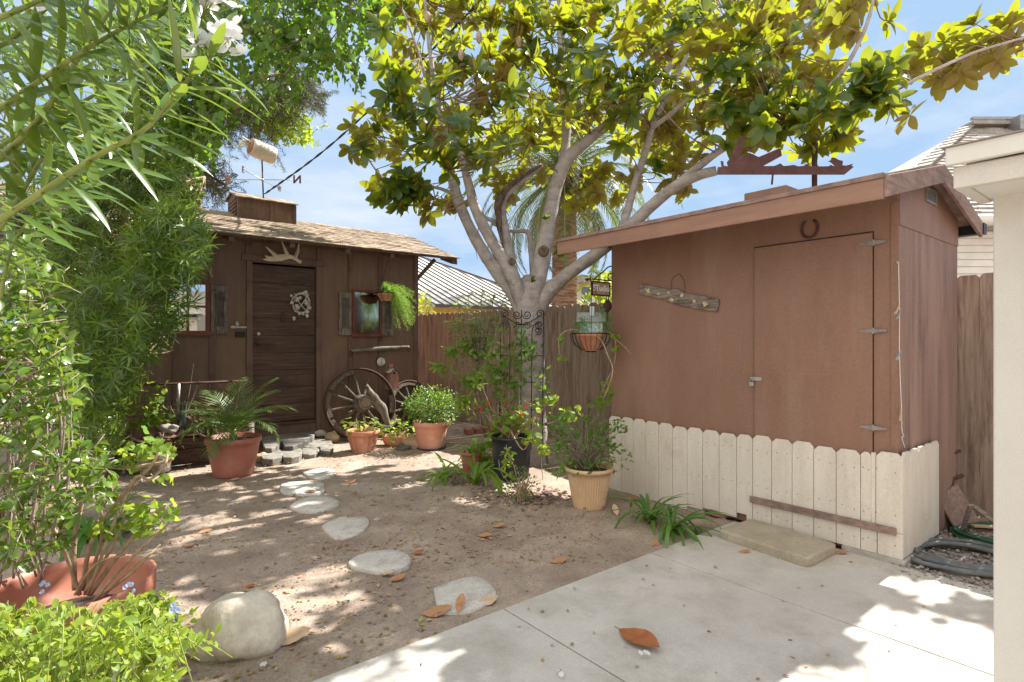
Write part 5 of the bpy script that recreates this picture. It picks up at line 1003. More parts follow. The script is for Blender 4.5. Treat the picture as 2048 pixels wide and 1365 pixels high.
# generic leafy mound
def mound(name, label, base, rad, n, m_, L, Wk, nst=14, sm_='twig', z0=.0, cat_='plant', group=None, kite=False, zc=None, prof=PROF_MAG, noise_=.25, flowers=None, par=None):
    t = thing(name, label, cat_, base, group); base = Vector(base); cc = base + Vector((0, 0, zc if zc is not None else rad[2] * .75)); st = MB(); pts = []; dirs = []
    for i in range(nst):
        v = Vector((random.gauss(0, 1), random.gauss(0, 1), abs(random.gauss(0, .8)) + .1)).normalized(); e = cc + Vector((v.x * rad[0], v.y * rad[1], v.z * rad[2])) * random.uniform(.6, .95)
        q = base + Vector((random.uniform(-.04, .04), random.uniform(-.04, .04), -.02)); m = q.lerp(e, .5) + Vector((random.uniform(-.04, .04), random.uniform(-.04, .04), .03)); st.tube([q, m, e], [.006, .005, .002], 5, 4)
    st.build('stems', sm_, t)
    V = rv(n); r3 = rng.random((n, 1)) ** .35; nz_ = np.array([1 + noise_ * 2 * mnoise.noise(Vector(v) * 2.2 + Vector((base.x, base.y, 0)) * 3) for v in V])[:, None]
    B = np.array(cc) + V * r3 * nz_ * np.array(rad); D = V * .8 + rv(n) * .7 + (0, 0, .25); Ls = rng.uniform(L * .7, L * 1.2, n); keep = B[:, 2] > base.z - .02 + z0
    B, D, Ls = B[keep], D[keep], Ls[keep]; NN = V[keep] * .5 + (0, 0, .9) + rv(len(B)) * .4; mb = MB()
    if kite == 'disc': mb.discs(B, NN + rv(len(B)) * .4, Ls)
    elif kite: mb.kites(B, D, NN, Ls, Ls * Wk)
    else: mb.leaves(B, D, NN, Ls, Ls * Wk, prof)
    mb.build('foliage', m_, t)
    if flowers:
        fm, cnt, fr = flowers; mb = MB()
        for k in range(cnt):
            v = Vector(V[k]); c_ = cc + Vector((v.x * rad[0], -abs(v.y) * rad[1], abs(v.z) * rad[2])) * 1.02
            for j in range(8): mb.kites([tuple(c_ + Vector((random.uniform(-fr, fr), random.uniform(-fr, fr), random.uniform(-fr, fr)) )) ], [(random.uniform(-1, 1), random.uniform(-1, 1), random.uniform(-.2, 1))], [(0, 0, 1)], fr * 1.3, fr)
        mb.build('flowers', fm, t)
    return t
mound('round_shrub', 'round light green shrub growing in the pink clay pot', pots['pink'], (.34, .28, .25), 2600, 'lf_shrub', .034, .5, 24, zc=.20)
mound('geranium', 'sparse geranium in the ribbed terracotta pot', pots['ribbed'], (.30, .16, .17), 46, 'lf_ger', .034, 1, 12, 'woody', kite='disc', zc=.07)
mound('geranium', 'trailing geranium spilling from the small terracotta bowl', pots['bowl2'], (.28, .24, .18), 110, 'lf_ger', .030, 1, 12, 'woody', kite='disc', z0=-.14, zc=.05)
mound('leafy_shrub', 'dark green leafy shrub in the ribbed beige pot', pots['beige'] + Vector((-.02, .05, 0)), (.32, .26, .24), 620, 'lf_shrub', .045, .5, 40, 'vinewood', zc=.16, noise_=.5)
t = bpy.data.objects['leafy_shrub']; mb = MB(); st = MB(); B = []; D = []
for k in range(22):      # outer sprigs
    az = random.uniform(0, 6.28); e = pots['beige'] + Vector((math.cos(az) * random.uniform(.2, .40), math.sin(az) * .2, random.uniform(.1, .45))); st.tube([pots['beige'], pots['beige'].lerp(e, .5) + Vector((0, 0, .04)), e], [.005, .004, .002], 5, 4)
    for j in range(14): B.append(e + Vector((random.gauss(0, .03), random.gauss(0, .03), random.gauss(0, .022)))); D.append((random.gauss(0, 1), random.gauss(0, 1), random.uniform(-.2, 1)))
n = len(B); mb.leaves([tuple(q) for q in B], D, rv(n, .8), rng.uniform(.03, .05, n), .022, PROF_MAG); mb.build('sprigs', 'lf_shrub', t); st.build('sprig_stems', 'vinewood', t)
mound('weeds', 'thin dry weeds sprouting from the grey tub', pots['tub'], (.24, .18, .12), 260, 'lf_dry', .026, .5, 30, 'woody', zc=.08)
mound('weeds', 'green seedlings in the grey tub', pots['tub'] + Vector((-.06, 0, 0)), (.14, .12, .10), 120, 'lf_shrub', .03, .5, 8, 'stem_green', zc=.06)
mound('ivy_plant', 'dark leafy ivy beside the small clay pot', G(975, 950) + Vector((0, .1, 0)), (.20, .13, .22), 150, 'lf_ger', .035, 1, 8, kite='disc', zc=.16)
mound('red_geranium', 'red-flowered geranium growing in the black nursery pot', pots['black'] + Vector((0, 0, .02)), (.36, .25, .22), 130, 'lf_ger', .034, 1, 34, 'woody', kite='disc', zc=.16, noise_=.6, flowers=('redpetal', 7, .022))
t = bpy.data.objects['red_geranium']; st = MB(); C_ = []; r_ = random.Random(6)
def P3(l): return [P(*q) for q in l]
for pts in ([(1050, 870, 5.4), (1090, 850, 5.35), (1130, 838, 5.25), (1142, 830, 5.2)], [(1000, 860, 5.45), (975, 800, 5.4), (960, 760, 5.4)], [(1010, 860, 5.45), (1000, 790, 5.5), (985, 740, 5.5)], [(1030, 860, 5.45), (1012, 800, 5.5), (1000, 770, 5.5)], [(1020, 860, 5.3), (1045, 900, 5.15), (1060, 880, 5.1)], [(1060, 870, 5.45), (1085, 820, 5.45), (1095, 805, 5.4)]):
    v = P3(pts); st.tube(v, [.008, .006, .005, .003][:len(v)], 6, 4)
    for j in range(14): C_.append(v[-1] + Vector((r_.gauss(0, .05), r_.gauss(0, .04), r_.gauss(0, .035))))
st.build('woody_stems', 'woody', t); MB().discs([tuple(c) for c in C_], rv(len(C_), .8) - np.array((0, .4, 0)), .034).build('outer_leaves', 'lf_ger', t)
# climber on the trellis
t = thing('climbing_plant', 'dark green climber twining up the iron trellis', 'climbing plant', pots['black'] + Vector((.03, .08, 0))); st = MB(); B = []
for k in range(11):
    x0 = random.uniform(955, 1050); pts = [(1025, 870, 5.5), (x0 * .5 + 512, 800, 5.48), (x0, 730, 5.48), (x0 + random.uniform(-30, 30), random.uniform(640, 700), 5.48)]; v = P3(pts); st.tube(v, [.005, .004, .003, .002], 5, 5)
    q = cat([tuple(a) for a in v], 12)
    for p in q[12:]: 
        for j in range(1 if random.random() < .75 else 0): B.append(Vector(p) + Vector((random.gauss(0, .05), random.gauss(0, .03), random.gauss(0, .04))))
for poly, cnt in (([(935, 700), (1000, 690), (1095, 680), (1080, 760), (1000, 770), (940, 760)], 70), ([(1040, 670), (1075, 670), (1075, 720), (1040, 720)], 40), ([(1060, 730), (1100, 740), (1095, 800), (1070, 800)], 30)):
    for px, py in inpoly(poly, cnt): B.append(P(px, py, random.uniform(5.3, 5.6)))
n = len(B); mb = MB(); mb.leaves([tuple(q) for q in B], rv(n) + (0, 0, -.2), rv(n, .5) - (0, .7, 0), rng.uniform(.04, .075, n), .034, PROF_MAG); mb.build('foliage', 'lf_shrub', t); st.build('stems', 'twig', t)
# trellis
t = thing('garden_trellis', 'black wrought iron scroll trellis leaning by the magnolia trunk', 'trellis', P(1045, 862, 5.55)); mb = MB(); Yt = 5.55
def tb(pts, r=.005, sm=0): mb.tube([P(a, b_, Yt) for a, b_ in pts], r, 6, sm)
for px, y0 in ((1001, 650), (1020, 660), (1043, 640), (1064, 665), (1087, 622)): tb([(px, y0), (px - 2, 900)])
for py in (712, 765, 820): tb([(1000, py), (1086, py)], .004)
def scroll(px, py, r0, sgn=1, a0=0, turns=1.6):
    pts = []
    for k in range(26):
        a = a0 + sgn * k / 25 * turns * 6.28; rr = r0 * (1 - .8 * k / 25); pts.append((px + rr * math.cos(a), py + rr * math.sin(a)))
    tb(pts, .005)
for a in ((1034, 630, 9, 1, 0), (1054, 630, 9, -1, math.pi), (1034, 652, 8, -1, 0), (1054, 652, 8, 1, math.pi), (1010, 628, 9, 1, 2), (1080, 628, 9, -1, 1), (1010, 650, 8, -1, 2), (1078, 650, 9, 1, 1), (1076, 662, 8, -1, 2)): scroll(*a)
tb([(1043, 640), (1040, 650), (1005, 632)], .005, 5); tb([(1043, 640), (1048, 650), (1084, 630)], .005, 5); tb([(1043, 620), (1043, 660)]); tb([(1001, 650), (1008, 640), (1018, 645), (1020, 660)], .005, 4); tb([(1064, 665), (1068, 650), (1080, 646)], .005, 4)
mb.build('frame', 'iron', t)
# tall oleander-like shrub behind
t = thing('tall_shrub', 'tall leaning oleander shrub in front of the board fence', 'shrub', G(990, 905)); st = MB(); B = []; D = []; Nn = []
def sprigs(pts, r, n, L, spread, B, D, Nn, st, t0=.3, drop=0.0):
    v = [Vector(p) for p in pts]; st.tube(v, [r * (1 - .8 * i / (len(v) - 1)) for i in range(len(v))], 7, 4); q = cat([tuple(a) for a in v], 10); K = len(q)
    for i in range(n):
        k = int((t0 + (1 - t0) * i / n) * (K - 2)); a, b_ = Vector(q[k]), Vector(q[k + 1]); tan = (b_ - a).normalized(); u = tan.orthogonal().normalized(); w_ = tan.cross(u); an = i * 2.4 + random.uniform(-.3, .3)
        for j in range(1):
            d = tan * random.uniform(.3, .9) + (u * math.cos(an) + w_ * math.sin(an)) * spread; d.z -= drop; B.append(tuple(a.lerp(b_, .5))); D.append(tuple(d)); Nn.append(tuple(tan + Vector((0, 0, .3))))
for tip, L in (((912, 590), 1), ((935, 575), 1), ((965, 572), 1), ((990, 580), 1), ((1010, 590), 1), ((900, 640), 1), ((945, 640), 1), ((985, 630), 1)):
    a = P(985, 860, 6.1); sprigs([a, P(960, 760, 6.0), P((tip[0] + 955) / 2, 680, 5.95), P(tip[0], tip[1], 5.9)], .014, 42, L, .8, B, D, Nn, st, .52, .35)
for tip in ((905, 700), (880, 730), (930, 690), (920, 800), (935, 760)):
    sprigs([P(970, 850, 6.0), P(955, 790, 5.9), P(tip[0] + 15, tip[1] + 5, 5.85), P(tip[0], tip[1], 5.8)], .010, 40, 1, .8, B, D, Nn, st, .45, .4)
n = len(B); mb = MB(); mb.leaves(B, D, Nn, rng.uniform(.11, .18, n), .03, PROF_LONG, .25, .2); mb.build('foliage', 'lf_tall', t); st.build('stems', 'vinewood', t)
# strap plants
for nm, lab, base, n, L, wd, el, m_, az in (('agapanthus', 'dark green agapanthus clump in front of the cream pickets, left half', G(1300, 1046), 26, (.32, .52), .026, (35, 82), 'lf_strap', 0), ('agapanthus', 'dark green agapanthus clump nearest the concrete patio', G(1342, 1066), 26, (.32, .52), .026, (30, 82), 'lf_strap', 0),
                                  ('strap_plant', 'low light green strap-leaved plant left of the small clay pot', G(890, 958), 15, (.32, .44), .038, (35, 75), 'lf_lightstrap', 0), ('strap_plant', 'taller light green strap-leaved plant beside the small clay pot', G(948, 972), 17, (.40, .68), .042, (45, 86), 'lf_lightstrap', 0),
                                  ('strap_plant', 'dark strap-leaved clump behind the lower left bowl pot', G(185, 1085), 34, (.40, .62), .035, (40, 80), 'lf_strap', 0), ('strap_plant', 'small strap leaves rising out of the small clay pot', pots['small'] + Vector((0, 0, 0)), 12, (.25, .42), .03, (50, 85), 'lf_lightstrap', 0)):
    t = thing(nm, lab, 'plant', base); mb = MB(); rosette(mb, base, n, L, wd, el, droop=(.5, 1.3)); mb.build('leaves', m_, t)
    mb = MB(); B = np.tile(np.array(base), (40, 1)) + rng.normal(size=(40, 3)) * (.035, .035, .0) + (0, 0, .0); mb.kites(B, rv(40, .8) + (0, 0, .4), rv(40), rng.uniform(.04, .09, 40), .007); mb.build('dry_base', 'lf_litter', t)
for i in range(1):
    t = thing('spiky_leaf_plant', 'yellow-green strap leaves sticking out behind the beige pot', 'plant', G(1150, 985) + Vector((0, .5, 0))); mb = MB(); rosette(mb, P(1160, 925, 4.75), 5, (.3, .4), .03, (20, 70), az0=120, azr=140); mb.build('leaves', 'lf_lightstrap', t)
# weedy sapling in mulch
b0 = G(1045, 1005); mound('small_weed', 'small reddish weed sapling growing out of the bark mulch', b0, (.13, .11, .17), 190, 'lf_vine', .032, .5, 20, 'woody', zc=.12)
t = bpy.data.objects['small_weed']; st = MB(); sprB = []; D = []
for a in ([(1040, 1000, 4.75), (1030, 940, 4.75), (1018, 915, 4.75), (1012, 890, 4.75)], [(1040, 990, 4.8), (1005, 950, 4.9), (997, 920, 5.0)]):
    v = P3(a); st.tube(v, [.004, .003, .003, .002][:len(v)], 5, 4)
for px, py in inpoly([(1008, 895), (1030, 900), (1036, 940), (1022, 960), (1008, 930)], 34): sprB.append(P(px, py, 4.75)); D.append((random.gauss(0, 1), random.gauss(0, .5), random.uniform(-1, .4)))
MB().leaves([tuple(q) for q in sprB], D, rv(34, .5), rng.uniform(.04, .07, 34), .022, PROF_MAG).build('upper_leaves', 'lf_yellow', t); st.build('tall_stem', 'woody', t)
mb = MB()
for i in range(420):
    a = random.uniform(0, 6.28); rr = abs(random.gauss(0, .28)); x, y = b0.x + .05 + rr * math.cos(a) * 1.15, b0.y + .12 + rr * math.sin(a) * .8; s_ = random.uniform(.010, .028); mb.blob((x, y, .012 + random.random() * .02), (s_, s_ * .55, s_ * .35), i, .4, random.random() * 6, n=1)
for i in range(240):
    x, y = G(random.uniform(905, 1010), 960).x, random.uniform(5.2, 5.75); s_ = random.uniform(.012, .03); mb.blob((x, y, .012 + random.random() * .015), (s_, s_ * .55, s_ * .35), i, .4, random.random() * 6, n=1)
kind(tag(mb.build('bark_mulch', 'mulch', smooth=False, loc=b0), 'reddish bark mulch around the weed sapling and black pot', 'mulch'), 'stuff')
# white flower head by the trunk
c = P(1087, 901, 5.3); t = thing('flower_head', 'pale yellow-green round flower head on a thin stalk by the trunk', 'flower', (c.x, c.y, 0)); mb = MB(); V = rv(150); mb.kites(np.array(c) + V * .035, V, rv(150), .03, .02); mb.build('head', 'lf_yellow', t); MB().tube([(c.x, c.y, 0), (c.x - .02, c.y, .2), tuple(c)], .004, 5, 4).build('stalk', 'woody', t)

# ------------------------------------------------------------------ wagon wheels
def wheel(name, label, fr, rad, full=True, broken=False, spokes=12):
    """fr: x along the wheel plane, y backwards, z up, origin at the wheel's foot"""
    t = thing(name, label, 'wagon wheel', fr); c = (0, 0, rad)
    n = 72; V = []
    ri = rad - .018
    mb = MB(fr)
    for k in range(n):
        a = 2 * math.pi * k / n
        for r_2, y in ((rad, -.035), (rad, .035), (ri, .035), (ri, -.035)): V.append((r_2 * math.cos(a), y, rad + r_2 * math.sin(a)))
    mb.add(V, [(k * 4 + j, ((k + 1) % n) * 4 + j, ((k + 1) % n) * 4 + (j + 1) % 4, k * 4 + (j + 1) % 4) for k in range(n) for j in range(4)]); mb.build('iron_tyre', 'rust', t)
    arcs = [(100, 152), (158, 200), (205, 262), (278, 330), (340, 372)] if broken else [(0, 359)]
    for a0, a1 in arcs:
        mb = MB(fr); V = []; N_ = max(6, int((a1 - a0) / 4)); fo = ri - .002
        for k in range(N_ + 1):
            a = R(a0 + (a1 - a0) * k / N_); wv = .055 + (.008 * mnoise.noise(Vector((k * .7, a0, 0))))
            for r_2, y in ((fo, -.026), (fo, .026), (fo - wv, .026), (fo - wv, -.026)): V.append((r_2 * math.cos(a), y + .004 * mnoise.noise(Vector((k, r_2, y))), rad + r_2 * math.sin(a)))
        mb.add(V, [(k * 4 + j, (k + 1) * 4 + j, (k + 1) * 4 + (j + 1) % 4, k * 4 + (j + 1) % 4) for k in range(N_) for j in range(4)] + [(0, 1, 2, 3), tuple(N_ * 4 + j for j in (3, 2, 1, 0))]); mb.build('felloe', 'wheelwood', t, smooth=False)
    for k in range(spokes):
        a = R(8 + 360 / spokes * k)
        if broken and k in (1, 0): continue
        r1 = ri - .06 if not (broken and k in (2, 3)) else ri - .10
        d = Vector((math.cos(a), 0, math.sin(a))); p0 = Vector(c) + d * .10; p1 = Vector(c) + d * r1
        MB(fr).tube([p0 + Vector((0, -.02, 0)), p0.lerp(p1, .4), p0.lerp(p1, .8), p1], [.024, .021, .017, .015], 8, 2, .1).build('spoke', 'wheelwood', t)
    MB(fr).lathe([(.085, -.09), (.125, -.07), (.13, .0), (.12, .08), (.095, .11), (.082, .17), (.088, .20), (.075, .205), (.045, .19), (.032, .12), (0, .12)], c, 28, (0, -1, 0)).build('hub', 'wheelwood', t)
    MB(fr).lathe([(.09, .165), (.095, .17), (.095, .20), (.088, .205), (.075, .2)], c, 28, (0, -1, 0)).build('hub_band', 'old_trim', t)
    return t
w0 = G(727, 903); o0 = CB @ Vector(onpl(CB, 727, 880, -.32)); o0.z = 0
wf = Matrix.Translation((o0.x, o0.y, -.01)) @ Matrix.Rotation(R(38.83 - 4), 4, 'Z') @ Matrix.Rotation(R(-12), 4, 'X')
wheel('wagon_wheel', 'broken old wagon wheel leaning against the cabin wall', wf, .50, broken=True)
o1 = CB @ Vector(onpl(CB, 832, 870, -.26)); wf2 = Matrix.Translation((o1.x, o1.y, -.01)) @ Matrix.Rotation(R(38.83 + 8), 4, 'Z') @ Matrix.Rotation(R(-16), 4, 'X')
wheel('wagon_wheel', 'second wagon wheel half hidden behind the pink clay pot', wf2, .40)
for lab, pts, rr_ in (('gnarled driftwood chunk propped in the broken wagon wheel', [(733, 772), (750, 800), (768, 825), (775, 850)], [.03, .06, .05, .04]), ('short driftwood stick lying across the wheel hub', [(752, 862), (780, 850), (800, 842)], [.03, .04, .025])):
    v = [CB @ Vector(onpl(CB, a, b_, -.38)) for a, b_ in pts]; tag(MB().tube(v, rr_, 9, 6, .7).build('driftwood', 'grey_wood', loc=v[-1]), lab, 'driftwood')
# brick edging near the fence
for k in range(7):
    a = G(935 + k * 17, 872 - k * 2 + 2); mb = MB(); ang = R(20 + k * 6); mb.box((a.x, a.y + .2, .04), (.10, .20, .08), Matrix.Rotation(ang, 3, 'Z')); o = mb.build('edging_brick', 'brick', smooth=False, bevel=.006); tag(o, ['leftmost', 'second', 'third', 'middle', 'fifth', 'sixth', 'rightmost'][k] + ' brick from the left in the curved edging row by the fence', 'brick', 'bricks of the curved edging')
mb = MB(); a = G(1000, 845); mb.bar((a.x - .3, a.y, .05), (a.x + .35, a.y - .25, .09), .12, .05); tag(mb.build('red_board', 'brick', smooth=False), 'low red board lying at the foot of the fence', 'board')

# ------------------------------------------------------------------ dark rack on the left
RKF = CB @ Matrix.Translation((0, -.62, 0)); rack = thing('garden_rack', 'dark metal and wood plant rack standing before the cabin window', 'plant rack', CB @ Matrix.Translation(tuple(onpl(CB, 370, 860, -.62)[:2]) + (0,)) if False else Matrix.Translation(CB @ Vector((onpl(CB, 370, 860, -.62).x, -.62, 0))))
Rk = lambda px, py, yo=-.62: CB @ onpl(CB, px, py, yo)
zr = Rk(420, 765).z
def rz_(p, z): return Vector((p.x, p.y, z))
A0, A1, A2 = Rk(243, 800), Rk(495, 800), Rk(357, 800)
MB().tube([rz_(Rk(205, 800), zr), rz_(A1, zr)], .012, 8).build('top_rail', 'rust', rack)
mb = MB()
for px, py in ((240, 900), (362, 900)): pass
MB().bar(rz_(A0, 0), rz_(A0, zr + .05), .10, .04, (0, -1, .01)).build('post', 'grey_wood', rack, smooth=False); p_ = Rk(500, 800); MB().tube([rz_(p_, 0), rz_(p_, .42)], [.05, .045], 8, 0, .2).build('post', 'grey_wood', rack)
MB().tube([rz_(A2, .55), rz_(A2, zr)], .018, 8).build('pipe', 'galv', rack)
zs = Rk(400, 868).z
MB().bar(rz_(Rk(215, 868), zs - .05), rz_(Rk(500, 868), zs - .05), .22, .07).build('shelf', 'door', rack, smooth=False, bevel=.006)
MB().bar(rz_(Rk(215, 900), .10), rz_(Rk(500, 900), .10), .06, .16).build('kick_board', 'door', rack, smooth=False)
for k in range(13):
    px = 225 + k * 21.5; p_ = Rk(px, 800); m2 = MB().tube([rz_(p_, zs), rz_(p_, zr)], .0022, 5).build('wire', 'iron', rack)
for k in range(3): MB().tube([rz_(Rk(205, 800), zs + .1 + k * .14), rz_(A1, zs + .1 + k * .14)], .0022, 5).build('wire', 'iron', rack)
for i, (px, lab) in enumerate(((292, 'curved clay tile planter at the left of the dark rack'), (340, 'small curved clay tile planter holding a grey shell'), (415, 'wide curved clay tile planter behind the potted palm'), (452, 'curved clay tile end peeking out beside the palm'))):
    c = Rk(px, 868, -.72); r = .13 if i != 1 else .10; mb = MB(); V = []; n = 14
    for k in range(n + 1):
        a = math.pi * (1 + k / n)
        for yy, r_2 in ((-.10, r), (-.10, r - .014), (.14, r), (.14, r - .014)): V.append((r_2 * math.cos(a) * 1.15, yy, r_2 * math.sin(a) * .75))
    Fm = CB.to_3x3(); V = [tuple(Fm @ Vector(v) + Vector((c.x, c.y, zs + .085))) for v in V]
    mb.add(V, [q_ for k in range(n) for q_ in ((k * 4, k * 4 + 4, k * 4 + 5, k * 4 + 1), (k * 4, k * 4 + 2, k * 4 + 6, k * 4 + 4), (k * 4 + 1, k * 4 + 5, k * 4 + 7, k * 4 + 3), (k * 4 + 2, k * 4 + 3, k * 4 + 7, k * 4 + 6))]); tag(mb.build('tile_planter', 'old_trim', loc=(c.x, c.y, zs)), lab, 'planter', 'tile planters on the rack')
c = Rk(339, 850, -.74); tag(MB().blob((c.x, c.y, zs + .10), (.075, .05, .055), 8, .3, .5).build('shell', 'stone'), 'grey shell lying in the small tile planter', 'shell')
for px, h_, lab in ((364, .36, 'tall dark glass bottle on the rack'), (447, .2, 'short dark round jar beside the palm on the rack')):
    c = Rk(px, 860, -.66); tag(MB().lathe([(.035, 0), (.04, .01), (.04, h_ * .55), (.015, h_ * .75), (.013, h_), (0, h_)], (c.x, c.y, zs - .01), 16).build('bottle', 'glassdark'), lab, 'bottle')
def twiggy(name, label, base, tips, m_, leafm=None, L=.05, n=0, fr=None, spread=.05, disc=False):
    t = thing(name, label, 'plant', base); st = MB(); B = []
    for tp in tips:
        tp = Vector(tp); m = Vector(base).lerp(tp, .5) + Vector((random.uniform(-.06, .06), random.uniform(-.04, .04), random.uniform(0, .06))); st.tube([base, m, tp], [.005, .004, .0015], 5, 5)
        for j in range(n): B.append(Vector(base).lerp(tp, random.uniform(.4, 1.05)) + Vector((random.gauss(0, spread), random.gauss(0, spread), random.gauss(0, spread * .7))))
    st.build('stems', m_, t)
    if B:
        k = len(B); mb = MB()
        if disc: mb.discs([tuple(q) for q in B], rv(k, .9) - np.array((0, .5, 0)), L * .5)
        else: mb.leaves([tuple(q) for q in B], rv(k), rv(k, .7), rng.uniform(L * .7, L * 1.2, k), L * .5, PROF_MAG)
        mb.build('foliage', leafm, t)
    return t
twiggy('bare_twigs', 'bare pale branching twigs rising from the rack', Rk(365, 850), [Rk(387, 728), Rk(350, 790), Rk(377, 790), Rk(392, 790), Rk(400, 760), Rk(340, 800)], 'vinewood')
twiggy('ivy_plant', 'light green ivy growing up from the left tile planter on the rack', Rk(300, 860), [Rk(262, 800), Rk(318, 770), Rk(310, 800), Rk(325, 815), Rk(255, 840), Rk(340, 830), Rk(290, 845)], 'stem_green', 'lf_ger', .075, 14, disc=True)
twiggy('dry_plant', 'dry brown-leaved twigs hanging on the rack beside the palm', Rk(400, 850), [Rk(430, 790), Rk(400, 800), Rk(450, 780), Rk(350, 820), Rk(380, 830), Rk(335, 818)], 'vinewood', 'lf_dry', .06, 5)
twiggy('spider_plant', 'drooping grassy plant in the wide tile planter', Rk(415, 855), [Rk(390, 830), Rk(440, 830)], 'stem_green', 'lf_ger', .05, 6)
mb = MB(); rosette(mb, Rk(418, 850, -.72) + Vector((0, 0, .02)), 60, (.25, .42), .008, (20, 75), droop=(1.0, 2.2)); mb.build('blades', 'lf_palm', bpy.data.objects['spider_plant'])
rosette(m3 := MB(), Rk(300, 862, -.74) + Vector((0, 0, .03)), 10, (.1, .16), .01, (20, 75)); kind(tag(m3.build('seedlings', 'lf_shrub'), 'tiny seedlings in the left tile planter', 'seedlings'), 'stuff')
# driftwood root left of tub
v = [G(262, 935), G(250, 930) + Vector((0, 0, .15)), G(228, 925) + Vector((0, 0, .35)), G(215, 920) + Vector((.05, 0, .55))]
tag(MB().tube(v, [.05, .045, .04, .02], 9, 5, .4).build('twisted_root', 'grey_wood', loc=v[0]), 'twisted dark root standing left of the grey tub', 'driftwood')

# ------------------------------------------------------------------ hanging baskets
def basket(name, label, c, rad, hgt, hang, m_pot='terracotta', n=12, chains=3, potscale=.75):
    c = Vector(c); t = thing(name, label, 'hanging basket', c - Vector((0, 0, hgt))); mb = MB()
    for zz, rr in ((0, rad), (-.004, rad * .985)): mb.tube([c + Vector((rr * math.cos(a), rr * math.sin(a), zz)) for a in np.linspace(0, 2 * math.pi, 33)], .0035, 6)
    for k in range(n):
        a = 2 * math.pi * k / n; mb.tube([c + Vector((rad * math.cos(a) * math.cos(e), rad * math.sin(a) * math.cos(e), -hgt * math.sin(e))) for e in np.linspace(0, math.pi / 2 * .93, 8)], .0026, 5)
    mb.tube([c + Vector((rad * .2 * math.cos(a), rad * .2 * math.sin(a), -hgt)) for a in np.linspace(0, 2 * math.pi, 17)], .003, 5); mb.build('wire_frame', 'iron', t)
    r2 = rad * potscale; MB().lathe([(r2 * .62, -hgt * .93), (r2 * .95, -.03), (r2 * 1.03, -.028), (r2 * 1.03, .004), (r2 * .95, .004), (r2 * .9, -.02)], tuple(c), 32).build('pot', m_pot, t)
    MB().lathe([(r2 * .9, -.018), (0, -.01)], tuple(c), 20).build('soil', 'soil', t)
    for k in range(chains):
        a = 2 * math.pi * k / chains + .4; MB().tube([c + Vector((rad * math.cos(a), rad * math.sin(a), 0)), Vector(hang)], .0022, 5).build('chain', 'iron', t)
    return t
c = CB @ onpl(CB, 774, 587, -.30); hg = CB @ onpl(CB, 775, 520, -.30)
basket('hanging_basket', 'terracotta hanging basket under the cabin eave by the right window', c, .155, .12, hg, 'terracotta', 10, 3, .9)
t = thing('asparagus_fern', 'bright feathery asparagus fern trailing from the cabin basket', 'fern', c); lf = MB(); st = MB(); B = []; D = []
for k in range(64):
    px, py = (random.uniform(790, 832), random.uniform(578, 660)) if k < 52 else (random.uniform(755, 800), random.uniform(570, 590)); tip = P(px, py, c.y - .1 + random.uniform(-.22, .25)); m = c.lerp(tip, .5) + Vector((0, 0, .09)); pts = cat([tuple(c), tuple(m), tuple(tip)], 10); st.tube(pts, .0012, 4)
    for i, p in enumerate(pts[4:]):
        for j in range(12): B.append(Vector(p) + Vector((random.gauss(0, .012), random.gauss(0, .012), random.gauss(0, .012)))); D.append((random.gauss(0, 1), random.gauss(0, 1), random.gauss(-.2, 1)))
n = len(B); lf.kites([tuple(q) for q in B], D, rv(n), .024, .003); lf.build('foliage', 'lf_fern', t); st.build('stems', 'stem_green', t)
t = thing('dry_twigs', 'thin dry twigs sticking out of the cabin basket', 'twigs', c); st = MB()
for k in range(12): a = random.uniform(0, 6.28); st.tube([c, c + Vector((math.cos(a) * .1, math.sin(a) * .1, .08)), c + Vector((math.cos(a) * random.uniform(.15, .25), math.sin(a) * .2, random.uniform(.0, .2)))], .0022, 4, 4)
st.build('stems', 'vinewood', t)
# shed bracket, sign, basket
fc = SH @ Vector((-LW, 0, 0)); dp = Vector((-.779, -.627, 0))
SG = Matrix.Translation((fc.x, fc.y, 0)) @ Matrix.Rotation(math.atan2(-.627, -.779), 4, 'Z')      # x outwards from the wall
so_ = lambda px, py: (SG.inverted() @ P(px, py, 1), 0)
def onS(px, py): return onpl(SG, px, py, 0)
zt = onS(1205, 561).z; brk = thing('sign_bracket', 'scrolled rusty iron bracket on the far corner of the shed', 'bracket', SG @ Matrix.Translation((0, 0, zt)))
mb = MB(SG); mb.bx(.0, onS(1172, 560).x, -.006, .006, zt - .004, zt + .006)
mb.tube([onS(1186, 560), onS(1205, 545), onS(1216, 535), onS(1226, 534), onS(1232, 545), onS(1231, 558), onS(1222, 562), onS(1216, 556), onS(1218, 549), onS(1224, 548)], .006, 6, 4)
mb.tube([onS(1184, 566), onS(1180, 560), onS(1181, 554)], .006, 6, 3); mb.lathe([(.0, 0), (.014, .02), (0, .06)], tuple(onS(1178, 560)), 8, (1, 0, 0)); mb.build('scroll', 'rust', brk)
sg_ = thing('studio_sign', 'small rusty framed studio sign hanging from the shed bracket', 'sign', SG @ Matrix.Translation(tuple(onS(1207, 592))))
xa_, xb_ = .022, .022 + .245; za_, zb2 = onS(1207, 593).z, onS(1207, 564).z
mb = MB(SG); f_ = .013
mb.bx(xa_, xb_, -.009, .009, zb2 - f_, zb2); mb.bx(xa_, xb_, -.009, .009, za_, za_ + f_); mb.bx(xa_, xa_ + f_, -.009, .009, za_ + f_, zb2 - f_); mb.bx(xb_ - f_, xb_, -.009, .009, za_ + f_, zb2 - f_); mb.build('frame', 'rust', sg_, smooth=False)
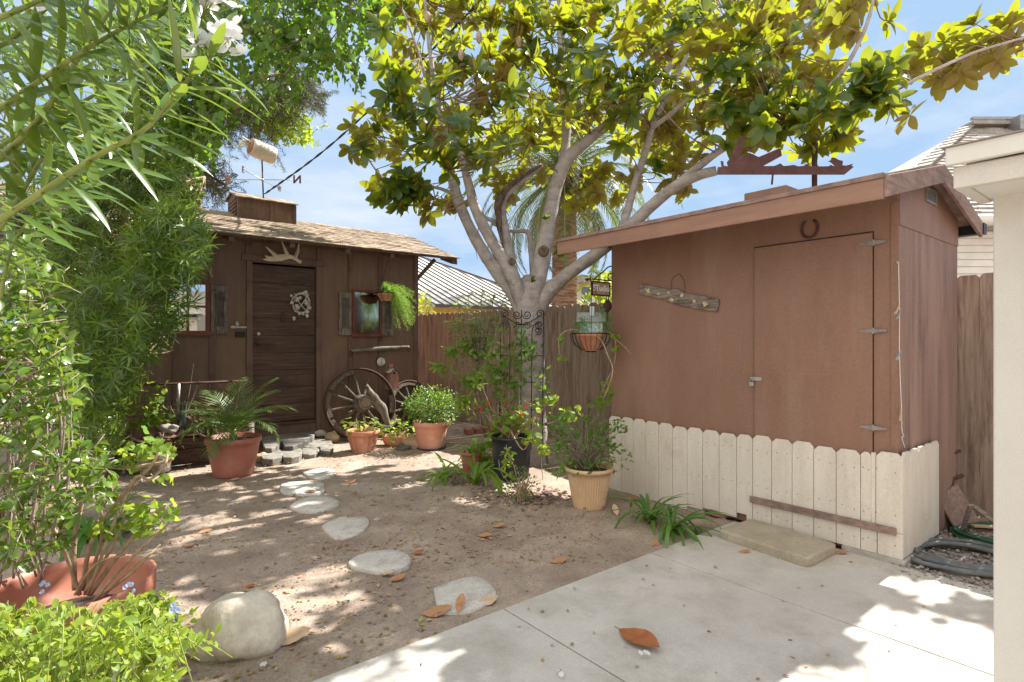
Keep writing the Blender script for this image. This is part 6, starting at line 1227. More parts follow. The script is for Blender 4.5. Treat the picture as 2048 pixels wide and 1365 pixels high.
MB(SG).bx(xa_ + f_, xb_ - f_, -.004, .004, za_ + f_, zb2 - f_).build('board', mat('sign_board', (.30, .22, .16), (.50, .45, .38), 14, rough=.8, bump=.2, dirt=(.34, .19, .10), dscale=9, dlo=.45, dhi=.6), sg_, smooth=False)
xd = SG.to_3x3() @ Vector((-1, 0, 0)); mid = SG @ Vector(((xa_ + xb_) / 2, 0, (za_ + zb2) / 2)); nn = xd.cross(Vector((0, 0, 1)))
side = nn if nn.y < 0 else -nn
text('STudio', .078, Matrix.Translation(mid + nn * .006) @ Matrix((xd, Vector((0, 0, 1)), nn)).transposed().to_4x4() @ Matrix.Translation((.0, .002, 0)), 'whitepaint', sg_, .0015, 'lettering')
bx0 = SG @ onS(1182, 667); bc_ = Vector((bx0.x, bx0.y, bx0.z)); hg = SG @ onS(1184, 562)
bk = basket('hanging_basket', 'round wire basket with a terracotta pot hanging beside the shed corner', bc_, .185, .165, hg, 'terracotta', 22, 3, .68)
Bh = Matrix.Translation(bc_ + Vector((.0, -.02, 0))) @ Matrix.Rotation(R(-12), 4, 'Z')
t = thing('toy_house', 'small worn mint-green wooden house standing in the wire basket', 'ornament', Bh)
MB(Bh).prism([(-.10, .0), (.10, .0), (.10, .10), (-.10, .10)], 'y', -.05, .10).build('walls', 'mintpaint', t, smooth=False, bevel=.002)
mb = MB(Bh); mb.prism([(-.085, .10), (0, .185), (.085, .10), (.075, .095), (0, .17), (-.075, .095)], 'x', -.125, .25); mb.build('roof', 'greypaint', t, smooth=False, bevel=.002)
MB(Bh).bx(-.01, .03, -.05, -.01, .15, .235).build('chimney', 'mintpaint', t, smooth=False, bevel=.002)
t = thing('trailing_fern', 'fresh green ferny plants around the toy house in the basket', 'plant', bc_); B = []; D = []
for cx_, cz_, s_, k_ in ((-.10, .05, .035, 240), (-.095, .11, .02, 90), (.09, .05, .045, 330), (.10, .12, .03, 160), (.085, .20, .015, 60)):
    for j in range(k_): B.append(bc_ + Vector((cx_ + random.gauss(0, s_), -.08 + random.gauss(0, .03), cz_ + random.gauss(0, s_)))); D.append((random.gauss(0, 1), random.gauss(0, 1), random.gauss(.3, 1)))
n = len(B); MB().kites([tuple(q) for q in B], D, rv(n), .022, .006).build('foliage', 'lf_green', t)
t = thing('trailing_vine', 'long ivy geranium vine trailing from the wire basket down the shed edge', 'vine', bc_); st = MB(); C_ = []
Yv = bc_.y
for pts, w_ in (([(1190, 668), (1205, 685), (1215, 710), (1225, 735), (1222, 760), (1215, 780), (1205, 800)], .006), ([(1222, 745), (1212, 765), (1200, 790)], .003), ([(1160, 662), (1140, 660), (1120, 672), (1118, 700), (1125, 720)], .003), ([(1232, 680), (1250, 695), (1262, 710)], .003), ([(1215, 665), (1228, 672), (1232, 700), (1228, 730)], .003)):
    v = [P(a, b_, Yv - .12) for a, b_ in pts]; st.tube(v, [w_] * (len(v) - 1) + [.002], 6, 5)
for px, py, k_, s_ in ((1205, 800, 16, .05), (1190, 812, 7, .03), (1225, 785, 6, .03), (1229, 675, 5, .022), (1232, 697, 5, .022), (1120, 678, 5, .025), (1125, 715, 6, .03), (1215, 770, 4, .02)):
    for j in range(k_): C_.append(P(px, py, Yv - .12) + Vector((random.gauss(0, s_), random.gauss(0, .02), random.gauss(0, s_ * .7))))
MB().discs([tuple(q) for q in C_], rv(len(C_), .5) - np.array((0, .9, 0)), .024).build('leaves', 'lf_ger', t); st.build('stems', 'woody', t)
c = onS(1220, 613); t = thing('rusty_ornament', 'rusty pot-bellied metal ornament hanging at the far shed edge', 'ornament', SG @ Matrix.Translation((c.x, -.03, c.z - .06)))
mb = MB(SG); mb.blob((c.x, -.03, c.z), (.05, .018, .055), 3, .12, n=3); mb.tube([(c.x - .075, -.03, c.z + .012), (c.x + .075, -.03, c.z - .015)], .010, 6); mb.tube([(c.x + .018 * math.cos(a), -.03, c.z + .075 + .024 * math.sin(a)) for a in np.linspace(0, 6.28, 14)], .005, 6)
mb.tube([(c.x, -.03, c.z - .05), (c.x, -.03, c.z - .13), (c.x + .03, -.03, c.z - .15)], .005, 6); mb.build('body', 'rust', t)

# ------------------------------------------------------------------ hoses, leaning boards, pipe at right
def hose(name, label, cx_, cy_, m_, r, turns, tr, seed):
    r_ = random.Random(seed); pts = []; c = G(cx_, cy_)
    N_ = int(turns * 16)
    for i in range(N_):
        a = i / 16 * 6.283; k = i / N_; rr = tr * (1 - .13 * math.sin(k * 9 + seed) - .16 * k); pts.append(c + Vector((rr * math.cos(a) * 1.08 + .02 * math.sin(k * 15), rr * math.sin(a) * .85 + .015 * math.cos(k * 13), r + .004 + k * (2.6 * r) + .004 * math.sin(a * 3 + k * 5))))
    return tag(MB().tube(pts, r, 10, 2).build(name, m_, loc=c), label, 'garden hose')
hose('garden_hose', 'coiled grey rubber hose on the gravel at the shed corner', 1930, 1125, 'hose_grey', .0145, 6.6, .30, 1)
hose('garden_hose', 'coiled dark green hose behind the grey one by the fence', 2010, 1080, 'hose_green', .012, 5.5, .27, 4)
g1 = G(1935, 1052); 
def leanboard(name, label, a, b_, c_, wd, th, m_): 
    mb = MB(); mb.bar(a, b_, wd, th, c_); o = mb.build(name, m_, smooth=False, bevel=.003); return tag(o, label, 'board')
leanboard('leaning_board', 'square brown board leaning against the fence behind the hoses', G(1942, 1062), P(1915, 990, 3.95) + Vector((0, .1, 0)), (.3, -1, .3), .24, .015, 'old_trim')
leanboard('leaning_stick', 'grey stick leaning over the square brown board', G(1918, 1066) + Vector((0, -.02, 0)), P(1942, 1010, 3.8), (0, -1, .2), .035, .012, 'grey_wood_x')
leanboard('leaning_stick', 'tan stick crossing behind the grey leaning stick', P(1945, 1010, 3.85), P(1990, 1045, 3.75), (0, -1, .2), .03, .012, 'grey_wood_x')
leanboard('loose_lath', 'pale thin lath lying by the hoses near the fence', G(1945, 1066) + Vector((0, 0, .05)), G(1995, 1066) + Vector((0, .0, .04)), (0, 0, 1), .04, .015, 'pinwood')
for lab, py_, px_, h_ in (('taller rusty water pipe against the fence behind the shed', 915, 1898, 0), ('shorter rusty water pipe with a bent top near the fence', 965, 1904, 0)):
    b_ = P(px_, 1060, 4.12); b_.z = 0; top_ = P(px_, py_, 4.12); mb = MB(); mb.tube([b_, top_, top_ + Vector((.04, .03, .02)), top_ + Vector((.14, .08, .03))], .014, 8, 3); tag(mb.build('water_pipe', 'rust', loc=b_), lab, 'pipe')
tag(MB().box(tuple(G(1875, 1062) + Vector((0, .05, .03))), (.14, .09, .06), Matrix.Rotation(.4, 3, 'Z')).build('brick', 'brick', smooth=False, bevel=.006), 'broken brick lying beside the gravel behind the shed corner', 'brick')

# ------------------------------------------------------------------ fallen leaves
def fleaf(px, py, L, ang, m_, z=.006, lab=None, curl=.25, tilt=0, group='large dry leaves on the ground'):
    c = G(px, py, z); d = Vector((math.cos(R(ang)), math.sin(R(ang)), .05 + tilt)); mb = MB()
    mb.leaves([tuple(c - d * L * .5)], [tuple(d)], [(random.uniform(-.25, .25), -tilt * .8 - .25, 1)], L, L * .46, [(0, .03), (.1, .3), (.25, .72), (.45, 1), (.65, .92), (.82, .6), (1, .02)], -curl, .22 if random.random() < .6 else -.1)
    mb.tube([c - d * L * .5, c - d * L * .62], .0015, 4); o = mb.build('dry_leaf', m_, loc=c); zmin = min((o.matrix_world @ v.co).z for v in o.data.vertices); o.location.z += z + .001 - zmin; return tag(o, lab, 'fallen leaf', group)
FL_ = [(1278, 1284, .255, -57, 'dryleaf_red', .014, 'shiny red-brown magnolia leaf lying alone on the concrete'), (876, 1228, .17, 5, 'dryleaf', .004, 'orange-tan leaf curled up at the patio edge below the nearest stepping stone'), (922, 1220, .11, 80, 'dryleaf', .01, 'small upright tan leaf next to the curled one at the patio edge'), (975, 1206, .13, 35, 'dryleaf_pale', .01, 'pale brown leaf tucked at the lower right of the nearest stepping stone'),
       (582, 1282, .20, 25, 'dryleaf_pale', .004, 'large pale folded leaf right of the boulder'), (566, 1268, .10, 60, 'dryleaf', .004, 'orange leaf piece behind the pale folded leaf'), (1118, 1124, .12, 5, 'dryleaf', .004, 'tan leaf lying on the dirt left of the patio corner'), (1000, 1055, .11, -5, 'dryleaf', .004, 'brown flat leaf in the middle of the dirt'), (972, 1074, .12, -12, 'dryleaf', .004, 'curled brown leaf left of the flat one in the middle of the dirt'),
       (838, 1108, .09, 5, 'dryleaf_red', .004, 'orange leaf at the right of the stained round stepping stone'), (795, 1158, .11, 35, 'dryleaf', .004, 'orange-brown leaf below the stained round stepping stone'), (778, 1148, .09, 10, 'dryleaf_pale', .004, 'pale curled leaf just under the stained stepping stone'), (620, 985, .11, -10, 'dryleaf', .026, 'tan leaf resting on the grey stepping stone'), (698, 968, .16, 20, 'dryleaf', .004, 'long tan leaf on the dirt right of the stepping stones'), (597, 990, .08, 20, 'dryleaf', .004, 'orange leaf at the foot of the grey stepping stone'),
       (1230, 1030, .11, 100, 'dryleaf_pale', .004, 'pale upright leaf left of the agapanthus'), (1312, 1090, .11, 40, 'dryleaf', .004, 'dark brown leaf at the patio edge below the agapanthus'), (1262, 1000, .17, -25, 'dryleaf', .01, 'brown leaf against the cream pickets behind the agapanthus'), (1490, 1105, .08, 0, 'dryleaf', .014, 'small orange leaf in front of the left end of the stone slab'), (1455, 1078, .08, -30, 'dryleaf', .014, 'curled dark orange leaf leaning on the stone slab'), (1680, 1107, .10, -12, 'dryleaf', .014, 'orange leaf at the right end of the stone slab'),
       (500, 1175, .07, 0, 'dryleaf_red', .004, 'reddish leaf on the dirt above the boulder'), (410, 1065, .10, 30, 'dryleaf', .004, 'small tan leaf left of the fourth stepping stone'), (380, 1095, .10, -20, 'dryleaf', .004, 'tan leaf near the lower end of the left planting'), (470, 960, .10, 10, 'dryleaf_pale', .004, 'pale leaf in front of the red-brown pot'), (745, 1010, .06, 10, 'dryleaf', .004, 'little tan leaf right of the long pale stepping stone'), (1250, 975, .10, 10, 'dryleaf', .01, 'brown leaf beside the beige pot rim base')]
for px, py, L, ang, m_, z, lab in FL_: fleaf(px, py, L, ang, m_, z, lab, curl=.06 if L > .25 else random.uniform(.05, .25), tilt=.5 if 'upright' in lab else 0)
mb = MB(); B = []; r_ = random.Random(21)
def litter(px0, px1, py0, py1, n, z):
    for i in range(n):
        py = py0 + (py1 - py0) * r_.random() ** 1.3; px = r_.uniform(px0, px1); B.append(tuple(G(px, py, z) + Vector((0, 0, r_.uniform(0, .006)))))
litter(200, 1200, 915, 1130, 1700, .004); litter(300, 900, 1080, 1360, 560, .004); litter(620, 860, 895, 930, 150, .004); litter(330, 700, 930, 1010, 260, .004); litter(1000, 1280, 1010, 1130, 60, .004)
n = len(B); mb.kites(B, rv(n) * (1, 1, .12), rv(n) * .35 + (0, 0, 1), rng.uniform(.016, .045, n), rng.uniform(.010, .022, n), 0); kind(tag(mb.build('leaf_litter', M['lf_litter'], loc=(0, 4, 0)), 'small dry leaves and bits scattered over the dirt', 'leaf litter'), 'stuff')
B = []; litter(900, 1900, 1110, 1360, 46, .0135); Bc = [b_ for b_ in B if (SH.inverted() @ Vector(b_)).x > -1.0 and (SH.inverted() @ Vector(b_)).y < -.1]; n = len(Bc); mb = MB(); mb.kites(Bc, rv(n) * (1, 1, .2), rv(n) * .5 + (0, 0, 1), rng.uniform(.015, .035, n), rng.uniform(.01, .02, n), 0); kind(tag(mb.build('patio_litter', M['lf_litter'], loc=(1, 3, 0)), 'few dry bits scattered over the concrete patio', 'leaf litter'), 'stuff')
mb = MB()
for i in range(900):
    px, py = r_.uniform(250, 1250), 925 + 440 * r_.random() ** 1.2; c = G(px, py); ls = SH.inverted() @ c
    if ls.x > -1.08 and ls.y < 0: continue
    s_ = r_.uniform(.003, .009); mb.blob((c.x, c.y, .002 + s_ * .2), (s_, s_ * .8, s_ * .6), i, .3, r_.random() * 6, n=1)
kind(tag(mb.build('pebbles', 'stone', loc=(0, 4, 0)), 'tiny pebbles and clods scattered in the dirt', 'pebbles'), 'stuff')

# ------------------------------------------------------------------ planting on the left
def spray_tree(name, label, cat_, base, spec, m_, leafL, leafW, per, twL, spread, droop, limbs, stem='twig', dirbias=(0, 0, 0), kite=True, group=None):
    """spec: (poly, count, Y0, Y1): leafy shoots whose tips lie through the volume, each shoot a thin curved stem with spirally set leaves"""
    t = thing(name, label, cat_, base, group); lf = MB(); st = MB(); B = []; D = []; Nn = []
    LB = []
    for nm, pts, rr in limbs:
        v = [Vector(p) for p in pts]; MB().tube(v, rr, 9, 5, .2).build(nm, stem, t); LB += [Vector(p[:3]) for p in cat([tuple(a) for a in v], 5)]
    for poly, cnt, y0, y1 in spec:
        for px, py in inpoly(poly, cnt):
            tip = P(px, py, random.uniform(y0, y1)); q = min(LB, key=lambda a: (a - tip).length) if LB else Vector(base)
            v = (tip - q); d = (v.normalized() * .8 + Vector((random.gauss(0, .5), random.gauss(0, .5), random.gauss(0, .4))) + Vector(dirbias)).normalized(); L = random.uniform(*twL)
            a0 = tip - d * L; pts = cat([tuple(a0), tuple(a0 + d * L * .5 + Vector((0, 0, .04 * L))), tuple(tip - Vector((0, 0, droop * L)))], 6); st.tube(pts, [.003 - .002 * i / len(pts) for i in range(len(pts))], 4, 0, 0, False)
            if (q - a0).length < .55 and random.random() < .5: st.tube([q, q.lerp(a0, .5) - Vector((0, 0, .05)), a0], [.008, .006, .003], 5, 3)
            n = random.randint(*per); u0 = d.orthogonal().normalized(); w0 = d.cross(u0); K = len(pts) - 1
            for i in range(n):
                f = (i + .5) / n * K; j = min(int(f), K - 1); p = Vector(pts[j]).lerp(Vector(pts[j + 1]), f - j); tan = (Vector(pts[j + 1]) - Vector(pts[j])).normalized(); an = i * 2.4; 
                dd = tan * random.uniform(.45, 1.0) + (u0 * math.cos(an) + w0 * math.sin(an)) * spread; dd.z -= droop * .8
                B.append(tuple(p)); D.append(tuple(dd)); Nn.append(tuple(tan + Vector((0, 0, .4))))
    n = len(B); Ls = rng.uniform(leafL * .7, leafL * 1.2, n)
    if kite == True: lf.kites(B, D, Nn, Ls, leafW, .12)
    else: lf.leaves(B, D, Nn, Ls, leafW if leafW < .04 and kite == 'long' else Ls * leafW, kite if isinstance(kite, list) else PROF_LONG, .25, .2)
    lf.build('foliage', m_, t); st.build('twigs', stem, t); return t
# fern pine
V3 = Vector
g0 = V3((-4.1, 5.6, 0))
spray_tree('fern_pine', 'dense dark green fern pine with long narrow leaves covering the left of the cabin', 'tree', g0,
           [([(60, 430), (120, 260), (260, 250), (330, 330), (400, 390), (395, 450), (410, 520), (380, 560), (410, 590), (360, 640), (330, 680), (300, 720), (250, 800), (230, 900), (120, 930), (60, 800)], 620, 4.6, 5.8),
            ([(250, 440), (330, 400), (400, 440), (415, 500), (390, 560), (320, 600), (260, 560)], 120, 4.1, 4.7), ([(120, 560), (230, 560), (300, 640), (240, 800), (150, 880), (90, 760)], 190, 4.0, 4.8),
            ([(100, 200), (250, 230), (330, 320), (410, 400), (300, 430), (150, 400)], 160, 4.8, 6.0), ([(-200, 100), (100, 200), (100, 900), (-200, 900)], 220, 4.8, 6.2)],
           'lf_pod', .135, .0145, (20, 27), (.16, .28), .85, .04,
           [('trunk', [g0, g0 + V3((.1, 0, 1)), g0 + V3((.3, -.1, 2.2)), g0 + V3((.3, -.2, 3.4))], [.09, .075, .06, .03]), ('limb', [g0 + V3((.1, 0, .9)), g0 + V3((.4, -.2, 1.2)), g0 + V3((.8, -.3, 1.4))], [.04, .03, .015]),
            ('limb', [g0 + V3((.2, 0, 1.7)), g0 + V3((.5, -.2, 2.1)), g0 + V3((.9, -.3, 2.3))], [.04, .03, .015]), ('limb', [g0 + V3((0, 0, 1.2)), g0 + V3((-.6, -.3, 1.8)), g0 + V3((-1.0, -.5, 2.4))], [.04, .03, .015]), ('limb', [g0 + V3((.3, 0, 2.3)), g0 + V3((.8, -.2, 2.8)), g0 + V3((1.2, -.3, 2.9))], [.03, .02, .01])], 'woody', dirbias=(.35, -.25, .1))
# ficus with hanging heart-shaped leaves
f0 = V3((-5.2, 7.0, 0)); HEART = [(0, .1), (.12, .75), (.3, 1), (.55, .8), (.8, .35), (1, .02)]
FL = [('trunk', [f0, f0 + V3((.1, 0, 1.6)), f0 + V3((.4, -.4, 3.0)), f0 + V3((.7, -.8, 4.2))], [.16, .14, .11, .07]), ('limb', [f0 + V3((.4, -.4, 3.0)), P(330, 90, 5.8), P(520, 60, 5.2), P(640, 90, 5.0)], [.07, .045, .03, .012]),
      ('limb', [f0 + V3((.5, -.5, 3.4)), P(430, 10, 5.6), P(600, -20, 5.2), P(740, 20, 5.0)], [.06, .04, .025, .01]), ('limb', [f0 + V3((.4, -.4, 2.9)), P(300, 180, 5.8), P(420, 170, 5.2), P(560, 150, 5.0)], [.05, .035, .02, .01])]
spray_tree('ficus_tree', 'bushy green tree with hanging heart-shaped leaves filling the top left sky', 'tree', f0,
           [([(150, -40), (820, -60), (770, 60), (745, 120), (700, 150), (650, 120), (600, 170), (520, 200), (430, 230), (380, 290), (300, 300), (200, 220)], 560, 4.6, 6.2),
            ([(-200, -200), (820, -420), (830, -60), (150, -60), (100, 200), (-200, 200)], 260, 4.8, 6.5), ([(330, 220), (450, 200), (430, 300), (400, 340), (340, 310)], 70, 4.8, 5.8)],
           'lf_ficus', .078, .62, (11, 16), (.25, .4), .8, .55, FL, 'twig', kite=HEART)
f1 = V3((-7.4, 10.5, 0))
spray_tree('light_leaved_tree', 'yellow-green small-leaved tree above the weathervane barrel', 'tree', (-4.6, 11.8, 0),
           [([(500, 190), (570, 195), (620, 235), (628, 285), (560, 275), (500, 250)], 150, 9.0, 10.2)], 'lf_yellow', .085, .6, (12, 18), (.3, .5), .9, .3,
           [('trunk', [(-6.6, 11.8, 0), (-6.5, 11.6, 3), P(400, 180, 10.2), P(470, 200, 9.9), P(540, 235, 9.6)], [.12, .1, .06, .03, .01])], 'twig', kite=HEART)
spray_tree('redwood_tree', 'dark feathery conifer behind the cabin roof at the left', 'tree', f1,
           [([(280, 230), (450, 190), (560, 130), (640, 150), (655, 200), (600, 215), (520, 270), (470, 280), (420, 300), (430, 330), (470, 375), (445, 410), (330, 405), (250, 350)], 420, 8.2, 10.2),
            ([(590, 130), (650, 150), (655, 210), (600, 200)], 60, 8.4, 9.4), ([(480, 250), (560, 270), (560, 310), (500, 300)], 25, 9, 10)],
           'lf_red', .075, .010, (56, 76), (.45, .75), .8, .35, [('trunk', [f1, f1 + V3((.2, 0, 3)), f1 + V3((.6, -.2, 6))], [.2, .17, .1]), ('limb', [f1 + V3((.3, 0, 4)), P(420, 250, 9.5), P(560, 190, 9)], [.08, .05, .02]), ('limb', [f1 + V3((.2, 0, 3)), P(340, 330, 9.5), P(450, 370, 9)], [.07, .04, .02])], 'deadbark')
# foreground oleander
t = thing('oleander', 'tall oleander with long pale-backed leaves and white flowers in the upper left foreground', 'shrub', (-1.9, 1.6, 0)); st = MB(); B = []; D = []; Nn = []; W_ = []
def ole(pts, r, n, L=(.14, .21), down=.28, t0=.1):
    v = [P(*p) for p in pts]; st.tube(v, [r * (1 - .6 * i / (len(v) - 1)) for i in range(len(v))], 8, 6); q = cat([tuple(a) for a in v], 16); K = len(q)
    for i in range(n):
        k = int((t0 + (1 - t0) * (i + .5) / n) * (K - 2)); a = Vector(q[k]); tan = (Vector(q[k + 1]) - a).normalized(); u = tan.orthogonal().normalized(); w_ = tan.cross(u); o_a = i * 1.05
        for j in range(3):
            an = o_a + j * 2.094 + random.uniform(-.2, .2); d = tan * random.uniform(.25, .8) + (u * math.cos(an) + w_ * math.sin(an)) * .9; d.z -= down; d.x += .25
            B.append(tuple(a)); D.append(tuple(d)); Nn.append(tuple(tan + Vector((0, -.2, .5)))); W_.append(random.uniform(*L))
ole([(-60, 480, 1.35), (60, 400, 1.3), (180, 320, 1.25), (285, 262, 1.2), (340, 205, 1.2), (385, 150, 1.2), (425, 112, 1.2)], .0075, 13, (.12, .185))
ole([(-80, 380, 1.5), (30, 290, 1.45), (100, 210, 1.4), (160, 110, 1.4), (220, 20, 1.4), (260, -60, 1.4)], .009, 15)
ole([(-60, 260, 1.3), (40, 190, 1.3), (140, 120, 1.25), (240, 60, 1.25), (345, 8, 1.25)], .007, 14)
ole([(-80, 560, 1.5), (10, 440, 1.5), (70, 340, 1.5), (120, 250, 1.5), (150, 160, 1.5)], .007, 14)
ole([(-90, 140, 1.5), (20, 80, 1.5), (90, 20, 1.5), (160, -60, 1.5)], .007, 13)
ole([(-60, 330, 1.7), (70, 250, 1.7), (190, 190, 1.7), (290, 110, 1.7), (330, 40, 1.7)], .007, 14)
ole([(-60, 60, 1.2), (60, 10, 1.2), (180, -50, 1.2), (300, -90, 1.25)], .006, 10)
ole([(0, 600, 1.7), (30, 480, 1.7), (110, 400, 1.65), (190, 350, 1.65)], .006, 12, (.12, .17))
ole([(300, -120, 1.3), (340, -60, 1.3), (375, -20, 1.3), (410, 5, 1.3)], .005, 6, (.10, .15))
ole([(-120, 420, 1.9), (20, 330, 1.9), (110, 300, 1.9), (220, 260, 1.9)], .006, 12); ole([(-120, 200, 2.0), (40, 130, 2.0), (180, 70, 2.0), (300, 40, 2.0)], .006, 14); ole([(-120, 520, 1.8), (0, 430, 1.8), (60, 300, 1.8), (60, 200, 1.8)], .006, 13); ole([(-150, -100, 1.6), (0, -160, 1.6), (200, -200, 1.6), (420, -220, 1.6)], .006, 14)
n = len(B); W_ = np.array(W_); MB().leaves(B, D, Nn, W_, W_ * .155, PROF_LONG, rng.uniform(-.05, .3, n), .3).build('foliage', 'lf_ole', t)
for px in (-60, -80): st.tube([(-1.9, 1.6, 0), (-1.8, 1.5, .8), tuple(P(px, 480 if px == -60 else 560, 1.4))], [.02, .018, .009], 8, 4)
st.build('stems', 'stem_green', t)
def flower(mb, c, r, nrm):
    nrm = Vector(nrm).normalized(); u = nrm.orthogonal().normalized(); v = nrm.cross(u); ph = random.random() * 6
    mb.leaves([tuple(c)] * 5, [tuple((u * math.cos(ph + k * 1.2566) + v * math.sin(ph + k * 1.2566)) * .95 + nrm * .25) for k in range(5)], [tuple(nrm)] * 5, r, r * .8, [(0, .15), (.3, .5), (.6, .95), (.85, .9), (1, .35)], -.1, .1)
mb = MB(); sg = MB()
for cx_, cy_, Y, n_, sp in ((440, 85, 1.2, 17, 30), (415, 10, 1.25, 12, 26), (75, -6, 1.3, 4, 22)):
    b0 = P(cx_ - 12, cy_ + 28, Y)
    for k in range(n_):
        c = P(cx_ + random.gauss(0, sp), cy_ + random.gauss(0, sp * .62), Y + random.uniform(-.03, .03)); flower(mb, c, .023, (random.uniform(-.5, .5), random.uniform(-1, -.2), random.uniform(-.1, .9))); sg.tube([b0, c], .0013, 4)
mb.build('flowers', 'petal', t); sg.build('flower_stalks', 'stem_green', t)
# glossy vine shrub at the left edge
t = thing('star_vine', 'glossy light green vine shrub with bare tangled stems at the left edge', 'vine', (-2.2, 2.4, 0)); st = MB(); B = []; D = []
for poly, cnt, y0, y1 in (([(-60, 480), (60, 470), (120, 560), (120, 640), (150, 720), (170, 780), (130, 850), (60, 800), (-60, 800)], 1700, 1.85, 2.5), ([(-60, 800), (150, 820), (180, 890), (240, 950), (215, 1000), (150, 1010), (110, 1110), (-60, 1130)], 1150, 1.85, 2.5), ([(-300, 300), (-60, 300), (-60, 1100), (-300, 1100)], 300, 2.0, 2.6)):
    for px, py in inpoly(poly, cnt // 6):
        c = P(px, py, random.uniform(y0, y1)); ax = Vector((random.uniform(-.3, 1), random.uniform(-.8, .3), random.uniform(-.4, .8))).normalized(); st.tube([c - ax * .12, c], .0018, 4)
        for k in range(7): B.append(tuple(c - ax * random.uniform(0, .09))); u = Vector(rv(1)[0]); D.append(tuple(ax * .6 + u))
n = len(B); Ls = rng.uniform(.035, .058, n); MB().leaves(B, D, rv(n) * .7 + (0, -.2, .9), Ls, Ls * .46, PROF_MAG, .15, .25).build('foliage', 'lf_vine', t)
for k in range(30):
    x0, y0 = random.uniform(-40, 90), random.uniform(1080, 1180); x1, y1 = random.uniform(0, 130), random.uniform(800, 960); x2, y2 = random.uniform(-40, 70), random.uniform(620, 860); Y = random.uniform(2.15, 2.6)
    st.tube([P(x0, y0, Y + .05), P((x0 + x1) / 2 + random.uniform(-40, 40), (y0 + y1) / 2, Y), P(x1, y1, Y), P((x1 + x2) / 2 + random.uniform(-30, 40), (y1 + y2) / 2, Y - .05), P(x2, y2, Y)], [.0055, .0045, .0035, .003, .0015], 5, 5, .2)
for k in range(9):
    x0, y0 = random.uniform(-20, 60), random.uniform(700, 760); x1 = random.uniform(70, 150); Y = random.uniform(2.0, 2.3); st.tube([P(x0, y0, Y), P(x1, y0 + random.uniform(0, 40), Y), P(x1 + 20, y0 + random.uniform(80, 150), Y), P(x1 + random.uniform(-40, 20), y0 + 260, Y)], [.005, .005, .004, .002], 5, 5)
st.build('stems', 'vinewood', t)
# geranium stems in the big bowl
bb_ = pots['big'] + Vector((0, 0, -.10)); t = thing('old_geranium', 'leggy old geranium with long bare woody stems in the large bowl pot', 'plant', bb_); st = MB(); C_ = []; YB_ = 2.45
GS = [([(150, 1180), (148, 1090), (165, 1000), (190, 940), (260, 935), (330, 925), (345, 918)], .011), ([(165, 1180), (185, 1080), (250, 985), (300, 935), (320, 900)], .010), ([(160, 1190), (120, 1080), (90, 1040)], .009), ([(180, 1190), (230, 1120), (280, 1060), (330, 1010)], .011), ([(170, 1190), (200, 1090), (205, 1040), (192, 990)], .008),
      ([(190, 1200), (240, 1140), (290, 1090), (335, 1050), (345, 1030)], .008), ([(190, 1200), (260, 1150), (300, 1110), (320, 1090)], .006), ([(175, 1190), (260, 970), (300, 960), (330, 930), (335, 905)], .007), ([(170, 1185), (215, 1110), (245, 1045), (252, 1020)], .008), ([(200, 1200), (270, 1130), (310, 1105)], .005), ([(150, 1190), (190, 1130), (250, 1110)], .006)]
for pts, r in GS:
    y = YB_; v = [P(a, b_, YB_ - .05 + random.uniform(-.05, .05)) for a, b_ in pts]; st.tube(v, [r * (1 - .5 * i / len(v)) for i in range(len(v))], 8, 5, .25)
for px, py, k_, s_ in ((285, 1035, 34, .05), (270, 1060, 16, .04), (262, 905, 12, .035), (300, 900, 14, .035), (268, 925, 6, .03), (330, 910, 5, .02), (345, 1028, 5, .02), (205, 1045, 6, .03), (325, 962, 5, .015)):
    for j in range(k_): C_.append(P(px, py, 2.4) + Vector((random.gauss(0, s_), random.gauss(0, s_), random.gauss(0, s_ * .8))))
MB().discs([tuple(q) for q in C_], rv(len(C_), .7) - np.array((0, .5, 0)), .024).build('foliage', 'lf_ger', t); st.build('stems', 'woody', t)
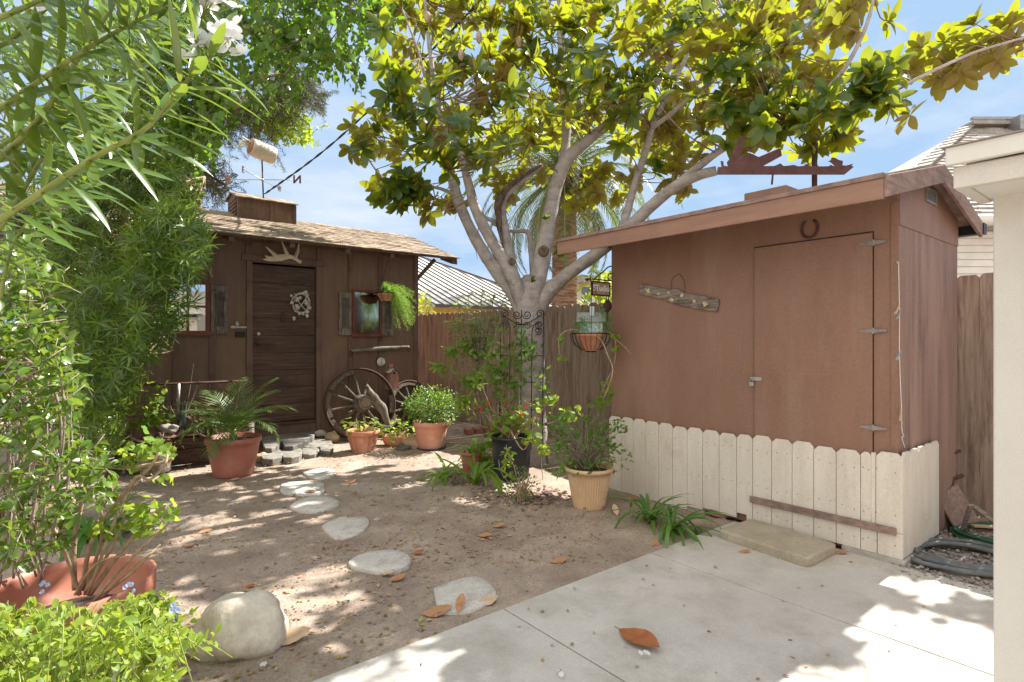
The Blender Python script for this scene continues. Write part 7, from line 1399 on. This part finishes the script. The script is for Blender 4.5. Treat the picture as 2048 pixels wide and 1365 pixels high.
# bright blue-flowered ground shrub
t = thing('plumbago', 'bright yellow-green shrub with tiny blue flowers in the lower left corner', 'shrub', (-1.5, 1.9, 0)); B = []; D = []; st = MB(); fl = MB()
for poly, cnt, y0, y1 in (([(-60, 1225), (60, 1200), (180, 1215), (250, 1190), (330, 1215), (370, 1260), (350, 1330), (330, 1380), (250, 1500), (-60, 1500)], 520, 1.45, 2.1), ([(240, 1180), (330, 1190), (360, 1230), (260, 1230)], 40, 2.0, 2.2), ([(-60, 1200), (60, 1190), (50, 1260), (-60, 1260)], 40, 1.8, 2.1)):
    for px, py in inpoly(poly, cnt):
        c = P(px, py, random.uniform(y0, y1)); 
        if c.z < .02: c.z = .02 + random.random() * .1
        ax = Vector((random.gauss(.1, .4), random.gauss(-.1, .4), 1)).normalized(); L = random.uniform(.08, .14); st.tube([c - ax * L * 1.6, c], .0016, 4)
        for k in range(9): B.append(tuple(c - ax * L * random.random())); u = Vector(rv(1)[0]); D.append(tuple(ax * .5 + u))
n = len(B); Ls = rng.uniform(.024, .042, n); MB().leaves(B, D, rv(n) * .5 + (0, 0, .9), Ls, Ls * .52, PROF_MAG, .15, .2).build('foliage', 'lf_plumb', t)
for px, py in ((385, 1240), (425, 1278), (400, 1290), (340, 1200)): c = P(px, py, 2.0); st.tube([P(330, 1290, 2.0), c], .002, 4); k = 6; MB().leaves([tuple(c + Vector(rv(1)[0]) * .02) for _ in range(k)], rv(k), rv(k, .8), .035, .018, PROF_MAG).build('sprig', 'lf_plumb', t)
st.build('stems', 'stem_green', t)
for px, py in ((100, 1172), (57, 1292), (130, 1294), (343, 1290), (230, 1220), (265, 1168), (365, 1208)):
    c = P(px, py, 1.85 if py > 1200 else 2.2)
    for k in range(4): flower(fl, c + Vector((random.gauss(0, .012), -.02, random.gauss(0, .01))), .010, (random.uniform(-.4, .4), -1, .6))
fl.build('flowers', 'bluepetal', t)
fw = MB(); c = P(240, 1330, 1.6); fw.leaves([tuple(c)] * 4, [(-.3, -.2, 1), (.4, -.3, -.6), (-.2, -.5, -1), (.7, 0, .2)], [(0, -1, .2)] * 4, .05, .025, PROF_MAG); tag(fw.build('fallen_blossom', 'petal'), 'single white blossom caught in the bright ground shrub', 'flower')
for i, (px, py, z, lab) in enumerate(((1120, 1352, .014, 'white blossom on the concrete near the bottom joint'), (1290, 1308, .03, 'white blossom beside the red-brown leaf on the concrete'), (520, 1333, .005, 'white blossom on the dirt right of the boulder'))):
    fw = MB(); c = G(px, py, z + .004); 
    for k in range(3): flower(fw, c + Vector((random.gauss(0, .01), random.gauss(0, .008), 0)), .013, (random.uniform(-.4, .4), -.4, 1))
    tag(fw.build('fallen_blossom', 'petal', loc=c), lab, 'flower')
